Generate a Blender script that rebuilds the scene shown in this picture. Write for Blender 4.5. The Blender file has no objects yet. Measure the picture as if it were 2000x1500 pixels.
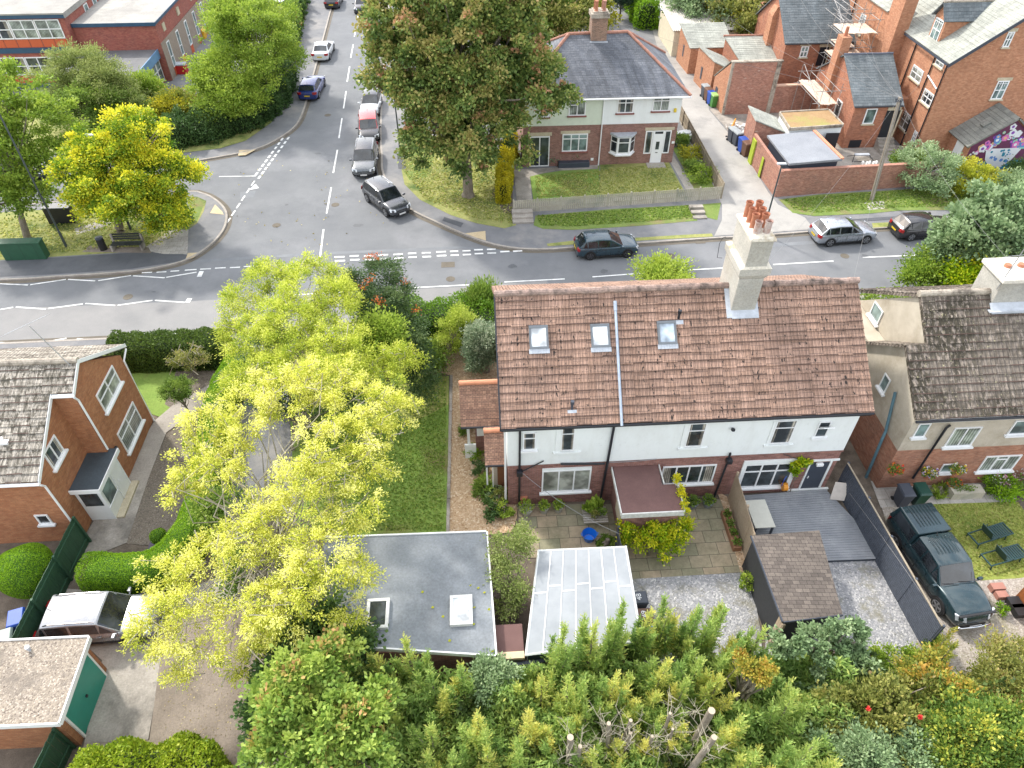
import bpy, math, random
import numpy as np
from mathutils import Vector, Matrix

R = math.radians
SC = bpy.context.scene
COL = SC.collection

# ------------------------------------------------------------------ camera
F = 1387.0; CH = 27.0; TH = R(43.7); PS = R(3.5)
_s, _c = math.sin, math.cos
FW = Vector((_s(PS)*_c(TH), _c(PS)*_c(TH), -_s(TH)))
RT = Vector((_c(PS), -_s(PS), 0))
UP = Vector((_s(PS)*_s(TH), _c(PS)*_s(TH), _c(TH)))
cam = bpy.data.cameras.new('camera')
cam.sensor_width = 36.0
cam.lens = 36.0*F/2000.0
cam.clip_start = 0.5; cam.clip_end = 1500
camo = bpy.data.objects.new('camera', cam); COL.objects.link(camo)
M3 = Matrix((RT, UP, -FW)).transposed()
camo.matrix_world = Matrix.Translation((0, 0, CH)) @ M3.to_4x4()
SC.camera = camo

# ------------------------------------------------------------------ light
SUN_DIR = Vector((-0.50, 0.60, 0.74)).normalized()      # towards the sun
elev = math.asin(SUN_DIR.z)
azim = math.atan2(SUN_DIR.x, SUN_DIR.y)                  # clockwise from +Y
w = bpy.data.worlds.new('World'); SC.world = w; w.use_nodes = True
nt = w.node_tree; nt.nodes.clear()
sky = nt.nodes.new('ShaderNodeTexSky'); sky.sky_type = 'NISHITA'; sky.sun_disc = False
sky.sun_elevation = elev; sky.sun_rotation = azim
sky.air_density = 1.0; sky.dust_density = 3.0; sky.ozone_density = 1.0
bg = nt.nodes.new('ShaderNodeBackground'); bg.inputs[1].default_value = 0.15
wo = nt.nodes.new('ShaderNodeOutputWorld')
tc = nt.nodes.new('ShaderNodeTexCoord'); mp_ = nt.nodes.new('ShaderNodeMapping'); mp_.inputs['Scale'].default_value = (1.2, 1.2, 2.6)
cn = nt.nodes.new('ShaderNodeTexNoise'); cn.inputs['Scale'].default_value = 2.2; cn.inputs['Detail'].default_value = 8; cn.inputs['Roughness'].default_value = 0.6
cr = nt.nodes.new('ShaderNodeValToRGB'); cr.color_ramp.elements[0].position = 0.36; cr.color_ramp.elements[1].position = 0.58
cm_ = nt.nodes.new('ShaderNodeMix'); cm_.data_type = 'RGBA'; cm_.inputs[7].default_value = (7.6, 7.7, 7.9, 1)   # broken white cloud over the sky
nt.links.new(tc.outputs['Generated'], mp_.inputs[0]); nt.links.new(mp_.outputs[0], cn.inputs['Vector']); nt.links.new(cn.outputs['Fac'], cr.inputs[0])
nt.links.new(cr.outputs[0], cm_.inputs[0]); nt.links.new(sky.outputs[0], cm_.inputs[6]); nt.links.new(cm_.outputs[2], bg.inputs[0]); nt.links.new(bg.outputs[0], wo.inputs[0])
sl = bpy.data.lights.new('sun', 'SUN'); sl.energy = 2.0; sl.angle = R(4.0); sl.color = (1.0, 0.95, 0.87)
so = bpy.data.objects.new('sun', sl); COL.objects.link(so)
so.rotation_euler = (-SUN_DIR).to_track_quat('-Z', 'Y').to_euler(); so.location = (-40, 60, 80)
SC.view_settings.view_transform = 'Standard'; SC.view_settings.look = 'None'
SC.view_settings.exposure = 1.16; SC.view_settings.gamma = 1.0
SC.render.engine = 'CYCLES'
SC.cycles.max_bounces = 6; SC.cycles.diffuse_bounces = 3; SC.cycles.glossy_bounces = 3
SC.cycles.transmission_bounces = 4; SC.cycles.transparent_max_bounces = 6

# measured points: a pixel of the photo turned into a point on a level plane / on a wall plane
def _ray(x, y):
    return FW + RT*((x-1000)/F) + UP*((750-y)/F)
def P(x, y, z=0.0):
    d = _ray(x, y); t = (z-CH)/d.z
    return Vector((t*d.x, t*d.y, z))
def V(x, y, Y):
    d = _ray(x, y); t = Y/d.y
    return Vector((t*d.x, Y, CH+t*d.z))
def VX(x, y, X):
    d = _ray(x, y); t = X/d.x
    return Vector((X, t*d.y, CH+t*d.z))

# ------------------------------------------------------------------ materials
def lin(c):
    return tuple(((v/12.92) if v <= 0.04045 else ((v+0.055)/1.055)**2.4) for v in c)
class NT:
    def __init__(s, name):
        s.m = bpy.data.materials.new(name); s.m.use_nodes = True
        s.t = s.m.node_tree; s.t.nodes.clear()
        s.out = s.n('ShaderNodeOutputMaterial'); s.b = s.n('ShaderNodeBsdfPrincipled')
        s.l(s.b.outputs[0], s.out.inputs[0])
    def n(s, k, **kw):
        x = s.t.nodes.new(k)
        for a, v in kw.items(): setattr(x, a, v)
        return x
    def l(s, a, b): s.t.links.new(a, b)
    def uv(s): return s.n('ShaderNodeUVMap').outputs[0]
    def pos(s): return s.n('ShaderNodeNewGeometry').outputs['Position']
    def noise(s, vec, scale, detail=4, rough=0.6):
        x = s.n('ShaderNodeTexNoise'); s.l(vec, x.inputs['Vector'])
        x.inputs['Scale'].default_value = scale; x.inputs['Detail'].default_value = detail
        x.inputs['Roughness'].default_value = rough
        return x.outputs['Fac']
    def ramp(s, fac, stops):
        x = s.n('ShaderNodeValToRGB'); s.l(fac, x.inputs[0]); e = x.color_ramp.elements
        while len(e) < len(stops): e.new(0.5)
        for i, (p, c) in enumerate(stops):
            e[i].position = p; e[i].color = (*c, 1) if len(c) == 3 else c
        return x.outputs[0]
    def mix(s, fac, a, b, mode='MIX'):
        x = s.n('ShaderNodeMix', data_type='RGBA', blend_type=mode)
        for i, v in ((0, fac), (6, a), (7, b)):
            if hasattr(v, 'is_linked'): s.l(v, x.inputs[i])
            elif i == 0: x.inputs[0].default_value = v
            else: x.inputs[i].default_value = (*v, 1)
        return x.outputs[2]
    def math(s, op, a, b=0.0, clamp=False):
        x = s.n('ShaderNodeMath', operation=op, use_clamp=clamp)
        for i, v in ((0, a), (1, b)):
            if hasattr(v, 'is_linked'): s.l(v, x.inputs[i])
            else: x.inputs[i].default_value = v
        return x.outputs[0]
    def bump(s, h, strength=0.5, dist=0.02):
        x = s.n('ShaderNodeBump'); s.l(h, x.inputs['Height'])
        x.inputs['Strength'].default_value = strength; x.inputs['Distance'].default_value = dist
        s.l(x.outputs[0], s.b.inputs['Normal'])
    def mapping(s, vec, scale=(1, 1, 1)):
        x = s.n('ShaderNodeMapping'); s.l(vec, x.inputs[0]); x.inputs['Scale'].default_value = scale
        return x.outputs[0]
    def done(s, col, rough=0.8, metal=0.0, spec=None):
        if hasattr(col, 'is_linked'): s.l(col, s.b.inputs['Base Color'])
        else: s.b.inputs['Base Color'].default_value = (*col, 1)
        s.b.inputs['Roughness'].default_value = rough; s.b.inputs['Metallic'].default_value = metal
        if spec is not None: s.b.inputs['Specular IOR Level'].default_value = spec
        return s.m
MC = {}
def mottled(name, c1, c2, scale=1.5, rough=0.85, fine=25, bump=0.3, c3=None, contrast=0.2, bdist=0.01):
    if name in MC: return MC[name]
    t = NT(name); p = t.pos()
    a = t.noise(p, scale, 6, 0.65); f = t.noise(p, fine, 3, 0.7)
    st = [(0.5-contrast, c1), (0.5+contrast, c2)]
    col = t.ramp(a, st)
    if c3 is not None:
        g = t.ramp(t.noise(p, scale*0.31+0.05, 5, 0.7), [(0.5, (0, 0, 0)), (0.66, (1, 1, 1))])
        col = t.mix(g, col, c3)
    fr = t.ramp(f, [(0.25, (0.72, 0.72, 0.72)), (0.75, (1.25, 1.25, 1.25))])
    col = t.mix(0.8, col, fr, 'MULTIPLY')
    t.bump(f, bump, bdist)
    MC[name] = t.done(col, rough); return MC[name]
def gravel(name, cols, scale=22, rough=0.9, size=0.4, big=None):
    if name in MC: return MC[name]
    t = NT(name); p = t.pos()
    v = t.n('ShaderNodeTexVoronoi'); t.l(p, v.inputs['Vector']); v.inputs['Scale'].default_value = scale
    v.inputs['Randomness'].default_value = 1
    sep = t.n('ShaderNodeSeparateColor'); t.l(v.outputs['Color'], sep.inputs[0])
    n = len(cols)
    col = t.ramp(sep.outputs[0], [(i/(n-1), c) for i, c in enumerate(cols)])
    if big is not None:
        g = t.ramp(t.noise(p, 0.9, 6, 0.75), [(0.52, (0, 0, 0)), (0.68, (1, 1, 1))])
        col = t.mix(g, col, big)
    d = t.ramp(v.outputs['Distance'], [(0.0, (1, 1, 1)), (1.0, (0, 0, 0))])
    t.bump(d, 0.7, size/scale)
    MC[name] = t.done(col, rough); return MC[name]
def plain(name, c, rough=0.6, metal=0.0, var=0.12, scale=3.0, spec=None):
    if name in MC: return MC[name]
    t = NT(name)
    if var > 0:
        f = t.noise(t.pos(), scale, 5, 0.7)
        fr = t.ramp(f, [(0.3, (1-var,)*3), (0.7, (1+var,)*3)])
        col = t.mix(1.0, c, fr, 'MULTIPLY')
    else: col = c
    MC[name] = t.done(col, rough, metal, spec); return MC[name]
def brick(name, c1, c2, mortar, w=0.225, h=0.075, dirt=(0.12, 0.1, 0.09), dirtamt=0.35, mort=0.008, pale=None, bias=0.0):
    if name in MC: return MC[name]
    t = NT(name); uv = t.uv()
    b = t.n('ShaderNodeTexBrick'); t.l(uv, b.inputs['Vector'])
    b.inputs['Color1'].default_value = (*c1, 1); b.inputs['Color2'].default_value = (*c2, 1)
    b.inputs['Mortar'].default_value = (*mortar, 1); b.inputs['Scale'].default_value = 1
    b.inputs['Mortar Size'].default_value = mort; b.inputs['Bias'].default_value = bias
    b.inputs['Brick Width'].default_value = w; b.inputs['Row Height'].default_value = h
    p = t.pos()
    g = t.ramp(t.noise(p, 0.8, 6, 0.7), [(0.45, (0, 0, 0)), (0.75, (dirtamt,)*3)])
    col = t.mix(g, b.outputs['Color'], dirt)
    fr = t.ramp(t.noise(p, 4.0, 5, 0.75), [(0.3, (0.75,)*3), (0.7, (1.2,)*3)])
    col = t.mix(0.9, col, fr, 'MULTIPLY')
    if pale is not None:
        g = t.ramp(t.noise(t.mapping(p, (1, 1, 3.5)), 1.7, 6, 0.75), [(0.60, (0, 0, 0)), (0.68, (0.8,)*3)])
        col = t.mix(g, col, pale)
    t.bump(b.outputs['Fac'], -0.4, 0.01)
    MC[name] = t.done(col, 0.9); return MC[name]
def tiles(name, c1, c2, w=0.3, h=0.34, roll=0.15, moss=None, mossamt=0.6, gap=(0.05, 0.035, 0.03), rollamp=0.5,
          offset=0.0, spots=(0.03, 0.022, 0.02), spot=0.67, lichen=None, streak=0.0):
    """roof covering: UV u along the eaves, v up the slope, in metres"""
    if name in MC: return MC[name]
    t = NT(name); uv = t.uv(); p = t.pos()
    b = t.n('ShaderNodeTexBrick', offset=offset); t.l(uv, b.inputs['Vector'])
    b.inputs['Color1'].default_value = (*c1, 1); b.inputs['Color2'].default_value = (*c2, 1)
    b.inputs['Mortar'].default_value = (*gap, 1); b.inputs['Scale'].default_value = 1
    b.inputs['Mortar Size'].default_value = 0.008; b.inputs['Mortar Smooth'].default_value = 0.3
    b.inputs['Brick Width'].default_value = w; b.inputs['Row Height'].default_value = h
    col = b.outputs['Color']
    fr = t.ramp(t.noise(p, 0.5, 6, 0.7), [(0.3, (0.78,)*3), (0.7, (1.2,)*3)])
    col = t.mix(0.9, col, fr, 'MULTIPLY')
    fr = t.ramp(t.noise(p, 9, 4, 0.7), [(0.3, (0.8,)*3), (0.7, (1.2,)*3)])
    col = t.mix(0.9, col, fr, 'MULTIPLY')
    if streak:
        g = t.ramp(t.noise(t.mapping(uv, (1.1, 0.16, 1)), 1.0, 5, 0.6), [(0.42, (1-streak,)*3), (0.62, (1+streak,)*3)])
        col = t.mix(1.0, col, g, 'MULTIPLY')
    if roll:
        sx = t.n('ShaderNodeSeparateXYZ'); t.l(uv, sx.inputs[0])
        wv = t.math('SINE', t.math('MULTIPLY', sx.outputs[0], 2*math.pi/roll))
        # the low half of each roll is darker in colour
        g = t.ramp(wv, [(0.0, (0.74,)*3), (0.25, (1.0,)*3)])
        g2 = t.ramp(t.math('MULTIPLY_ADD', wv, 0.5), [(0, (0, 0, 0)), (1, (1, 1, 1))])
        col = t.mix(0.8, col, g, 'MULTIPLY')
        t.bump(wv, rollamp, 0.02)
    if moss is not None:
        g = t.ramp(t.noise(t.mapping(uv, (1, 0.45, 1)), 5.5, 5, 0.75), [(1-mossamt-0.03, (0, 0, 0)), (1-mossamt+0.03, (1, 1, 1))])
        area = t.ramp(t.noise(p, 0.35, 3, 0.6), [(0.30, (0, 0, 0)), (0.55, (1, 1, 1))])
        col = t.mix(t.mix(1.0, g, area, 'MULTIPLY'), col, moss)
    if lichen is not None:
        g = t.ramp(t.noise(p, 7, 4, 0.8), [(0.62, (0, 0, 0)), (0.68, (1, 1, 1))])
        col = t.mix(g, col, lichen)
    if spots is not None:
        g = t.ramp(t.noise(t.mapping(uv, (2.4, 1.0, 1)), 3.0, 3, 0.6), [(spot, (0, 0, 0)), (spot+0.02, (1, 1, 1))])
        col = t.mix(g, col, spots)
    MC[name] = t.done(col, 0.85); return MC[name]
def glassy(name, c, rough=0.06, stripes=None):
    if name in MC: return MC[name]
    t = NT(name); p = t.pos(); uv = t.uv()
    f = t.noise(p, 1.3, 3, 0.5)
    col = t.ramp(f, [(0.38, tuple(v*0.5 for v in c)), (0.52, tuple(v*1.1 for v in c)), (0.66, tuple(v*2.0 for v in c))])
    if stripes:
        sx = t.n('ShaderNodeSeparateXYZ'); t.l(uv, sx.inputs[0])
        wv = t.math('SINE', t.math('MULTIPLY', sx.outputs[0], 2*math.pi/stripes))
        g = t.ramp(wv, [(0.0, (0.55,)*3), (0.5, (1.1,)*3)])
        col = t.mix(1.0, col, g, 'MULTIPLY')
    MC[name] = t.done(col, rough, 0.0, 0.8); return MC[name]
def carpaint(name, c, metal=0.3):
    if name in MC: return MC[name]
    t = NT(name); t.b.inputs['Coat Weight'].default_value = 1.0; t.b.inputs['Coat Roughness'].default_value = 0.04
    f = t.noise(t.pos(), 2.0, 5, 0.6); g = t.ramp(f, [(0.3, (0.9,)*3), (0.7, (1.1,)*3)])
    col = t.mix(1.0, c, g, 'MULTIPLY')
    rr = t.ramp(t.noise(t.pos(), 2.0, 2, 0.5), [(0.3, (0.24,)*3), (0.7, (0.32,)*3)])
    m = t.done(col, 0.3, metal); t.l(rr, t.b.inputs['Roughness'])
    MC[name] = m; return m
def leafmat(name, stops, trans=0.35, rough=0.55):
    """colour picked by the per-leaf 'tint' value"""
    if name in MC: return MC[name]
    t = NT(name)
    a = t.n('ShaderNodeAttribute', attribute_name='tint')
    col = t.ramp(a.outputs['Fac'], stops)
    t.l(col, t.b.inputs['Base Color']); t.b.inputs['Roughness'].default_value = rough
    t.b.inputs['Specular IOR Level'].default_value = 0.35
    tr = t.n('ShaderNodeBsdfTranslucent'); t.l(col, tr.inputs[0])
    mx = t.n('ShaderNodeMixShader'); mx.inputs[0].default_value = trans
    t.l(t.b.outputs[0], mx.inputs[1]); t.l(tr.outputs[0], mx.inputs[2]); t.l(mx.outputs[0], t.out.inputs[0])
    MC[name] = t.m; return t.m

# ------------------------------------------------------------------ mesh builder
class MB:
    def __init__(s): s.v = []; s.f = []; s.mi = []
    def poly(s, pts, m=0):
        i = len(s.v); s.v += [tuple(p) for p in pts]; s.f.append(tuple(range(i, i+len(pts)))); s.mi.append(m); return s
    def box(s, x0, x1, y0, y1, z0, z1, m=0):
        if x0 > x1: x0, x1 = x1, x0
        if y0 > y1: y0, y1 = y1, y0
        if z0 > z1: z0, z1 = z1, z0
        return s.hexa([(x0, y0, z0), (x1, y0, z0), (x1, y1, z0), (x0, y1, z0)], [(x0, y0, z1), (x1, y0, z1), (x1, y1, z1), (x0, y1, z1)], m)
    def hexa(s, lo, hi, m=0):
        i = len(s.v); n = len(lo); s.v += [tuple(p) for p in lo] + [tuple(p) for p in hi]
        s.f.append(tuple(i+k for k in reversed(range(n)))); s.f.append(tuple(i+n+k for k in range(n)))
        for k in range(n): s.f.append((i+k, i+(k+1) % n, i+n+(k+1) % n, i+n+k))
        s.mi += [m]*(n+2); return s
    def obox(s, c, a, b, h, m=0):
        """centre, two half vectors, half height vector"""
        c, a, b, h = Vector(c), Vector(a), Vector(b), Vector(h)
        q = [c-a-b, c+a-b, c+a+b, c-a+b]
        if a.cross(b).dot(h) < 0: q.reverse()
        return s.hexa([p-h for p in q], [p+h for p in q], m)
    def prism(s, pts, z0, z1, m=0):
        pts = [(p[0], p[1]) for p in pts]
        ar = sum(pts[i][0]*pts[(i+1) % len(pts)][1]-pts[(i+1) % len(pts)][0]*pts[i][1] for i in range(len(pts)))
        if ar < 0: pts = pts[::-1]
        return s.hexa([(x, y, z0) for x, y in pts], [(x, y, z1) for x, y in pts], m)
    def tube(s, path, r, n=8, m=0, cap=True):
        path = [Vector(p) for p in path]
        rr = r if isinstance(r, (list, tuple)) else [r]*len(path)
        base = len(s.v)
        for i, p in enumerate(path):
            d = (path[min(i+1, len(path)-1)]-path[max(i-1, 0)])
            d = d.normalized() if d.length > 1e-9 else Vector((0, 0, 1))
            a = d.cross(Vector((0, 0, 1)))
            if a.length < 0.05: a = Vector((1, 0, 0))
            a.normalize(); b = d.cross(a).normalized()
            for k in range(n):
                t = 2*math.pi*k/n; s.v.append(tuple(p+(a*math.cos(t)+b*math.sin(t))*rr[i]))
        for i in range(len(path)-1):
            for k in range(n):
                q = base+i*n; s.f.append((q+k, q+n+k, q+n+(k+1) % n, q+(k+1) % n)); s.mi.append(m)
        if cap:
            s.f.append(tuple(base+k for k in range(n))); e = base+(len(path)-1)*n
            s.f.append(tuple(e+k for k in reversed(range(n)))); s.mi += [m, m]
        return s
    def cyl(s, p, r, h, n=16, m=0, r2=None):
        x, y, z = p; return s.tube([(x, y, z), (x, y, z+h)], [r, r if r2 is None else r2], n, m)
    def build(s, name, mats, parent=None, local=False, smooth=False, bevel=0.0, subsurf=0, uvs=True):
        me = bpy.data.meshes.new(name)
        if not isinstance(mats, (list, tuple)): mats = [mats]
        vv = s.v
        me.from_pydata([(0, 0, 0)]*0 + list(vv), [], s.f)
        for m in mats: me.materials.append(m)
        if len(mats) > 1: me.polygons.foreach_set('material_index', s.mi)
        if uvs:
            co = np.array(vv, dtype=float); uvl = me.uv_layers.new(name='UVMap'); arr = np.zeros((len(me.loops), 2))
            me.update()
            for pl in me.polygons:
                n = pl.normal
                if abs(n.z) > 0.985: t = Vector((1, 0, 0)); b = Vector((0, 1, 0))
                else:
                    t = Vector((-n.y, n.x, 0)).normalized(); b = n.cross(t)
                    if b.z < 0: b = -b
                for li in pl.loop_indices:
                    q = co[me.loops[li].vertex_index]
                    arr[li, 0] = q[0]*t.x+q[1]*t.y+q[2]*t.z; arr[li, 1] = q[0]*b.x+q[1]*b.y+q[2]*b.z
            uvl.data.foreach_set('uv', arr.ravel())
        if parent is not None and not local:
            me.transform(world_of(parent).inverted())
        if smooth: me.polygons.foreach_set('use_smooth', [True]*len(me.polygons))
        o = bpy.data.objects.new(name, me); COL.objects.link(o)
        if parent is not None: o.parent = parent
        if bevel:
            b = o.modifiers.new('bevel', 'BEVEL'); b.width = bevel; b.segments = 2; b.limit_method = 'ANGLE'
        if subsurf:
            b = o.modifiers.new('sub', 'SUBSURF'); b.levels = subsurf; b.render_levels = subsurf
        me.update(); return o
def world_of(o):
    m = o.matrix_basis.copy() if o.type != 'EMPTY' else Matrix.Translation(o.location) @ o.rotation_euler.to_matrix().to_4x4()
    return (world_of(o.parent) @ m) if o.parent else m
def tag(o, label=None, cat=None, group=None, kind=None):
    if label: o['label'] = label
    if cat: o['category'] = cat
    if group: o['group'] = group
    if kind: o['kind'] = kind
    return o
def thing(name, label, cat, loc=(0, 0, 0), rotz=0.0, group=None):
    o = bpy.data.objects.new(name, None); COL.objects.link(o)
    o.location = loc; o.rotation_euler = (0, 0, rotz); o.empty_display_size = 0.3
    return tag(o, label, cat, group)
def dup(root, loc, rotz, label, group=None, scale=None):
    r = root.copy(); COL.objects.link(r); r.location = loc; r.rotation_euler = (0, 0, rotz)
    if scale: r.scale = (scale,)*3
    r['label'] = label
    if group: r['group'] = group
    for ch in list(root.children):
        c = ch.copy(); COL.objects.link(c); c.parent = r
        for g in ch.children:
            d = g.copy(); COL.objects.link(d); d.parent = c
    return r
def smoothpath(pts, n=4):
    """Catmull-Rom through 2D/3D points"""
    pts = [Vector(p) for p in pts]; out = []
    for i in range(len(pts)-1):
        p0 = pts[max(i-1, 0)]; p1 = pts[i]; p2 = pts[i+1]; p3 = pts[min(i+2, len(pts)-1)]
        for k in range(n):
            t = k/n
            out.append(0.5*((2*p1)+(-p0+p2)*t+(2*p0-5*p1+4*p2-p3)*t*t+(-p0+3*p1-3*p2+p3)*t**3))
    out.append(pts[-1]); return out
_sheet_n = 0
def sheet(name, pts, z, mat, label=None, th=0.003):
    """flat ground sheet through world or pixel points (2-tuples in pixels)"""
    global _sheet_n
    q = [(P(a, b, z)[0], P(a, b, z)[1]) for a, b in pts]
    if z > .05: _sheet_n += 1; z = KZ+.004+.0007*_sheet_n
    mb = MB().poly([(x, y, z) for x, y in q])
    me_o = mb.build(name, mat); me_o['kind'] = 'structure'
    if me_o.data.polygons[0].normal.z < 0: me_o.data.flip_normals()
    return me_o
# ================================================================== GROUND
m_asph = mottled('asphalt', (0.135, 0.142, 0.152), (0.18, 0.187, 0.195), 0.35, 0.9, 60, 0.35, c3=(0.20, 0.205, 0.215))
m_asph_pale = mottled('pale_asphalt', (0.20, 0.20, 0.20), (0.255, 0.25, 0.245), 0.4, 0.9, 60, 0.35)
m_pave = mottled('footway_asphalt', (0.14, 0.145, 0.155), (0.21, 0.21, 0.215), 0.7, 0.9, 50, 0.4, c3=(0.25, 0.24, 0.23))
m_pave_dark = mottled('dark_footway', (0.075, 0.08, 0.09), (0.105, 0.11, 0.12), 0.9, 0.9, 50, 0.4)
m_kerb = mottled('kerbstone', (0.27, 0.24, 0.21), (0.40, 0.37, 0.33), 2.0, 0.9, 20, 0.4)
m_gutter = mottled('gutter_grit', (0.11, 0.095, 0.075), (0.16, 0.14, 0.11), 1.2, 0.95, 30, 0.6)
m_paint = mottled('road_paint', (0.62, 0.63, 0.62), (0.82, 0.82, 0.80), 3.0, 0.7, 30, 0.2, c3=(0.42, 0.43, 0.43))
m_grass = mottled('grass_lawn', (0.13, 0.22, 0.035), (0.21, 0.30, 0.06), 0.8, 0.95, 9, 0.9, c3=(0.17, 0.16, 0.055), bdist=0.03)
m_grass2 = mottled('grass_dry', (0.21, 0.24, 0.06), (0.32, 0.31, 0.11), 1.2, 0.95, 9, 0.9, c3=(0.07, 0.12, 0.02), bdist=0.03)
m_grass3 = mottled('grass_verge', (0.11, 0.18, 0.03), (0.19, 0.24, 0.06), 1.2, 0.95, 9, 0.9, c3=(0.19, 0.165, 0.07), bdist=0.03)
m_grassR = mottled('grass_bright', (0.19, 0.24, 0.04), (0.28, 0.31, 0.07), 1.2, 0.95, 9, 0.9, c3=(0.11, 0.17, 0.025), bdist=0.03)
m_soil = mottled('soil', (0.105, 0.085, 0.065), (0.19, 0.155, 0.12), 1.6, 0.95, 22, 0.9, c3=(0.075, 0.06, 0.045), bdist=0.03)
m_mulch = gravel('mulch', [(0.09, 0.075, 0.06), (0.17, 0.14, 0.11), (0.13, 0.11, 0.085), (0.24, 0.21, 0.17)], 26, size=0.5)
m_earth = mottled('bare_earth', (0.17, 0.14, 0.11), (0.28, 0.235, 0.195), 0.6, 0.95, 14, 0.8, c3=(0.13, 0.11, 0.085), bdist=0.02)
m_conc = mottled('concrete', (0.27, 0.245, 0.215), (0.40, 0.365, 0.32), 0.9, 0.9, 14, 0.4, c3=(0.16, 0.145, 0.125))
m_conc2 = mottled('lane_concrete', (0.30, 0.29, 0.27), (0.38, 0.365, 0.34), 0.5, 0.9, 40, 0.3, c3=(0.24, 0.235, 0.225))
m_tactile = mottled('buff_paving', (0.46, 0.36, 0.22), (0.56, 0.46, 0.30), 2.0, 0.9, 20, 0.3)
m_buffgravel = gravel('buff_gravel', [(0.30, 0.19, 0.10), (0.50, 0.36, 0.23), (0.40, 0.27, 0.16), (0.62, 0.50, 0.36)], 15, size=0.5)
m_greygravel = gravel('grey_gravel', [(0.17, 0.175, 0.185), (0.32, 0.32, 0.325), (0.23, 0.235, 0.25), (0.50, 0.49, 0.48)], 16, size=0.6, big=(0.19, 0.18, 0.13))
m_browngravel = gravel('drive_gravel', [(0.24, 0.21, 0.18), (0.40, 0.36, 0.31), (0.31, 0.27, 0.24), (0.50, 0.46, 0.41)], 20, size=0.5, big=(0.17, 0.16, 0.08))
m_flags = brick('patio_flags', (0.235, 0.225, 0.15), (0.37, 0.29, 0.20), (0.075, 0.07, 0.055), 0.92, 0.62, dirt=(0.12, 0.13, 0.07), dirtamt=0.6, mort=0.012)
m_slab = brick('grey_slabs', (0.36, 0.34, 0.31), (0.44, 0.41, 0.37), (0.15, 0.14, 0.12), 0.6, 0.6, mort=0.008)

def S(o): o['kind'] = 'structure'; return o
def wsheet(name, pts, z, mat):
    mb = MB().poly([(p[0], p[1], z) for p in pts]); o = mb.build(name, mat)
    if o.data.polygons[0].normal.z < 0: o.data.flip_normals()
    return S(o)

S(MB().poly([(-700, -500, -0.12), (700, -500, -0.12), (700, 900, -0.12), (-700, 900, -0.12)]).build('ground', m_grass2))
S(MB().poly([(-300, 25, 0), (300, 25, 0), (300, 400, 0), (-300, 400, 0)]).build('road', m_asph))
sheet('road', [(-900, 603), (0, 603), (160, 597), (375, 588), (560, 577), (700, 570), (900, 560), (1000, 553), (1068, 546), (1070, 600), (600, 690), (0, 720), (-900, 760)], 0.004, m_asph_pale)

KZ = 0.10
for q_ in ([(382, 508), (500, 500), (640, 492), (900, 481), (1000, 490), (1000, 493), (900, 485), (640, 497), (500, 505), (382, 513)], [(1000, 553), (1068, 546), (1075, 560), (1010, 566)], [(470, 375), (500, 372), (496, 385), (468, 388)], [(1440, 480), (1590, 470), (1592, 476), (1442, 487)]):
    sheet('road', q_, 0.003, mottled('asphalt_seam', (.155, .165, .18), (.21, .22, .23), .8, .9, 50, .3))
def wp(a, b, z=KZ): v = P(a, b, z); return (v.x, v.y)
def kerb(path, left=True, wd=0.14):
    """kerbstones along the edge of a raised block, path in world xy; the stones lie just inside the edge"""
    p = [Vector((a, b, 0)) for a, b in path]
    mb = MB(); g = MB()
    nrm = []
    for i in range(len(p)):
        d = (p[min(i+1, len(p)-1)]-p[max(i-1, 0)]).normalized()
        nrm.append(Vector((-d.y, d.x, 0))*(1 if left else -1))
    for i in range(len(p)-1):
        a, b = p[i], p[i+1]; na, nb = nrm[i], nrm[i+1]
        lo = [a-na*0.01, b-nb*0.01, b+nb*wd, a+na*wd]
        if not left: lo = lo[::-1]
        mb.hexa([q+Vector((0, 0, -0.05)) for q in lo], [q+Vector((0, 0, KZ+0.012)) for q in lo])
        q = [a-na*0.03, b-nb*0.03, b-nb*0.32, a-na*0.32]
        g.poly([v+Vector((0, 0, 0.008)) for v in q])
    o = S(mb.build('kerb', m_kerb)); g = S(g.build('gutter', m_gutter))
    for f in g.data.polygons:
        if f.normal.z < 0: g.data.flip_normals(); break
def block(name, pts, mat):
    return S(MB().prism(pts, -0.11, KZ).build(name, mat))

# north-west corner: the school side
kNW = smoothpath([wp(*q)+(0,) for q in [(-300, 335), (0, 334), (200, 330), (345, 318), (430, 306), (500, 291), (545, 270), (580, 243), (597, 205), (612, 150), (640, 45), (652, 0)]], 4)
kNW = [(v.x, v.y) for v in kNW] + [(-16.6, 130), (-16.6, 300)]
block('pavement', kNW+[(-250, 300), (-250, kNW[0][1])], m_pave)
kerb(kNW, left=True)
# island under the yellow maple
isl = [(-500, 402), (0, 399), (110, 393), (350, 374), (395, 376), (425, 391), (443, 413), (441, 440), (425, 465), (400, 487), (370, 505), (330, 518), (250, 531), (100, 541), (0, 547), (-500, 566)]
kI = smoothpath([wp(*q)+(0,) for q in isl], 4); kI = [(v.x, v.y) for v in kI]
block('pavement', kI, m_pave)
kerb(kI, left=False)
sheet('pavement', [(-500, 520), (0, 510), (250, 494), (325, 490), (366, 498), (360, 508), (330, 514), (250, 526), (100, 536), (0, 541), (-500, 560)], KZ+0.004, m_pave_dark)
sheet('grass', [(-500, 425), (0, 415), (110, 408), (340, 382), (385, 384), (403, 392), (398, 412), (385, 436), (368, 448), (320, 488), (250, 492), (0, 508), (-500, 518)], KZ+0.006, m_grass2)
sheet('grass', [(250, 424), (340, 384), (388, 386), (398, 400), (385, 432), (360, 446), (300, 455), (262, 460)], KZ+0.010, m_grass3)
sheet('path', [(276, 488), (330, 450), (368, 448), (366, 496), (320, 496)], KZ+0.010, m_slab)
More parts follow.
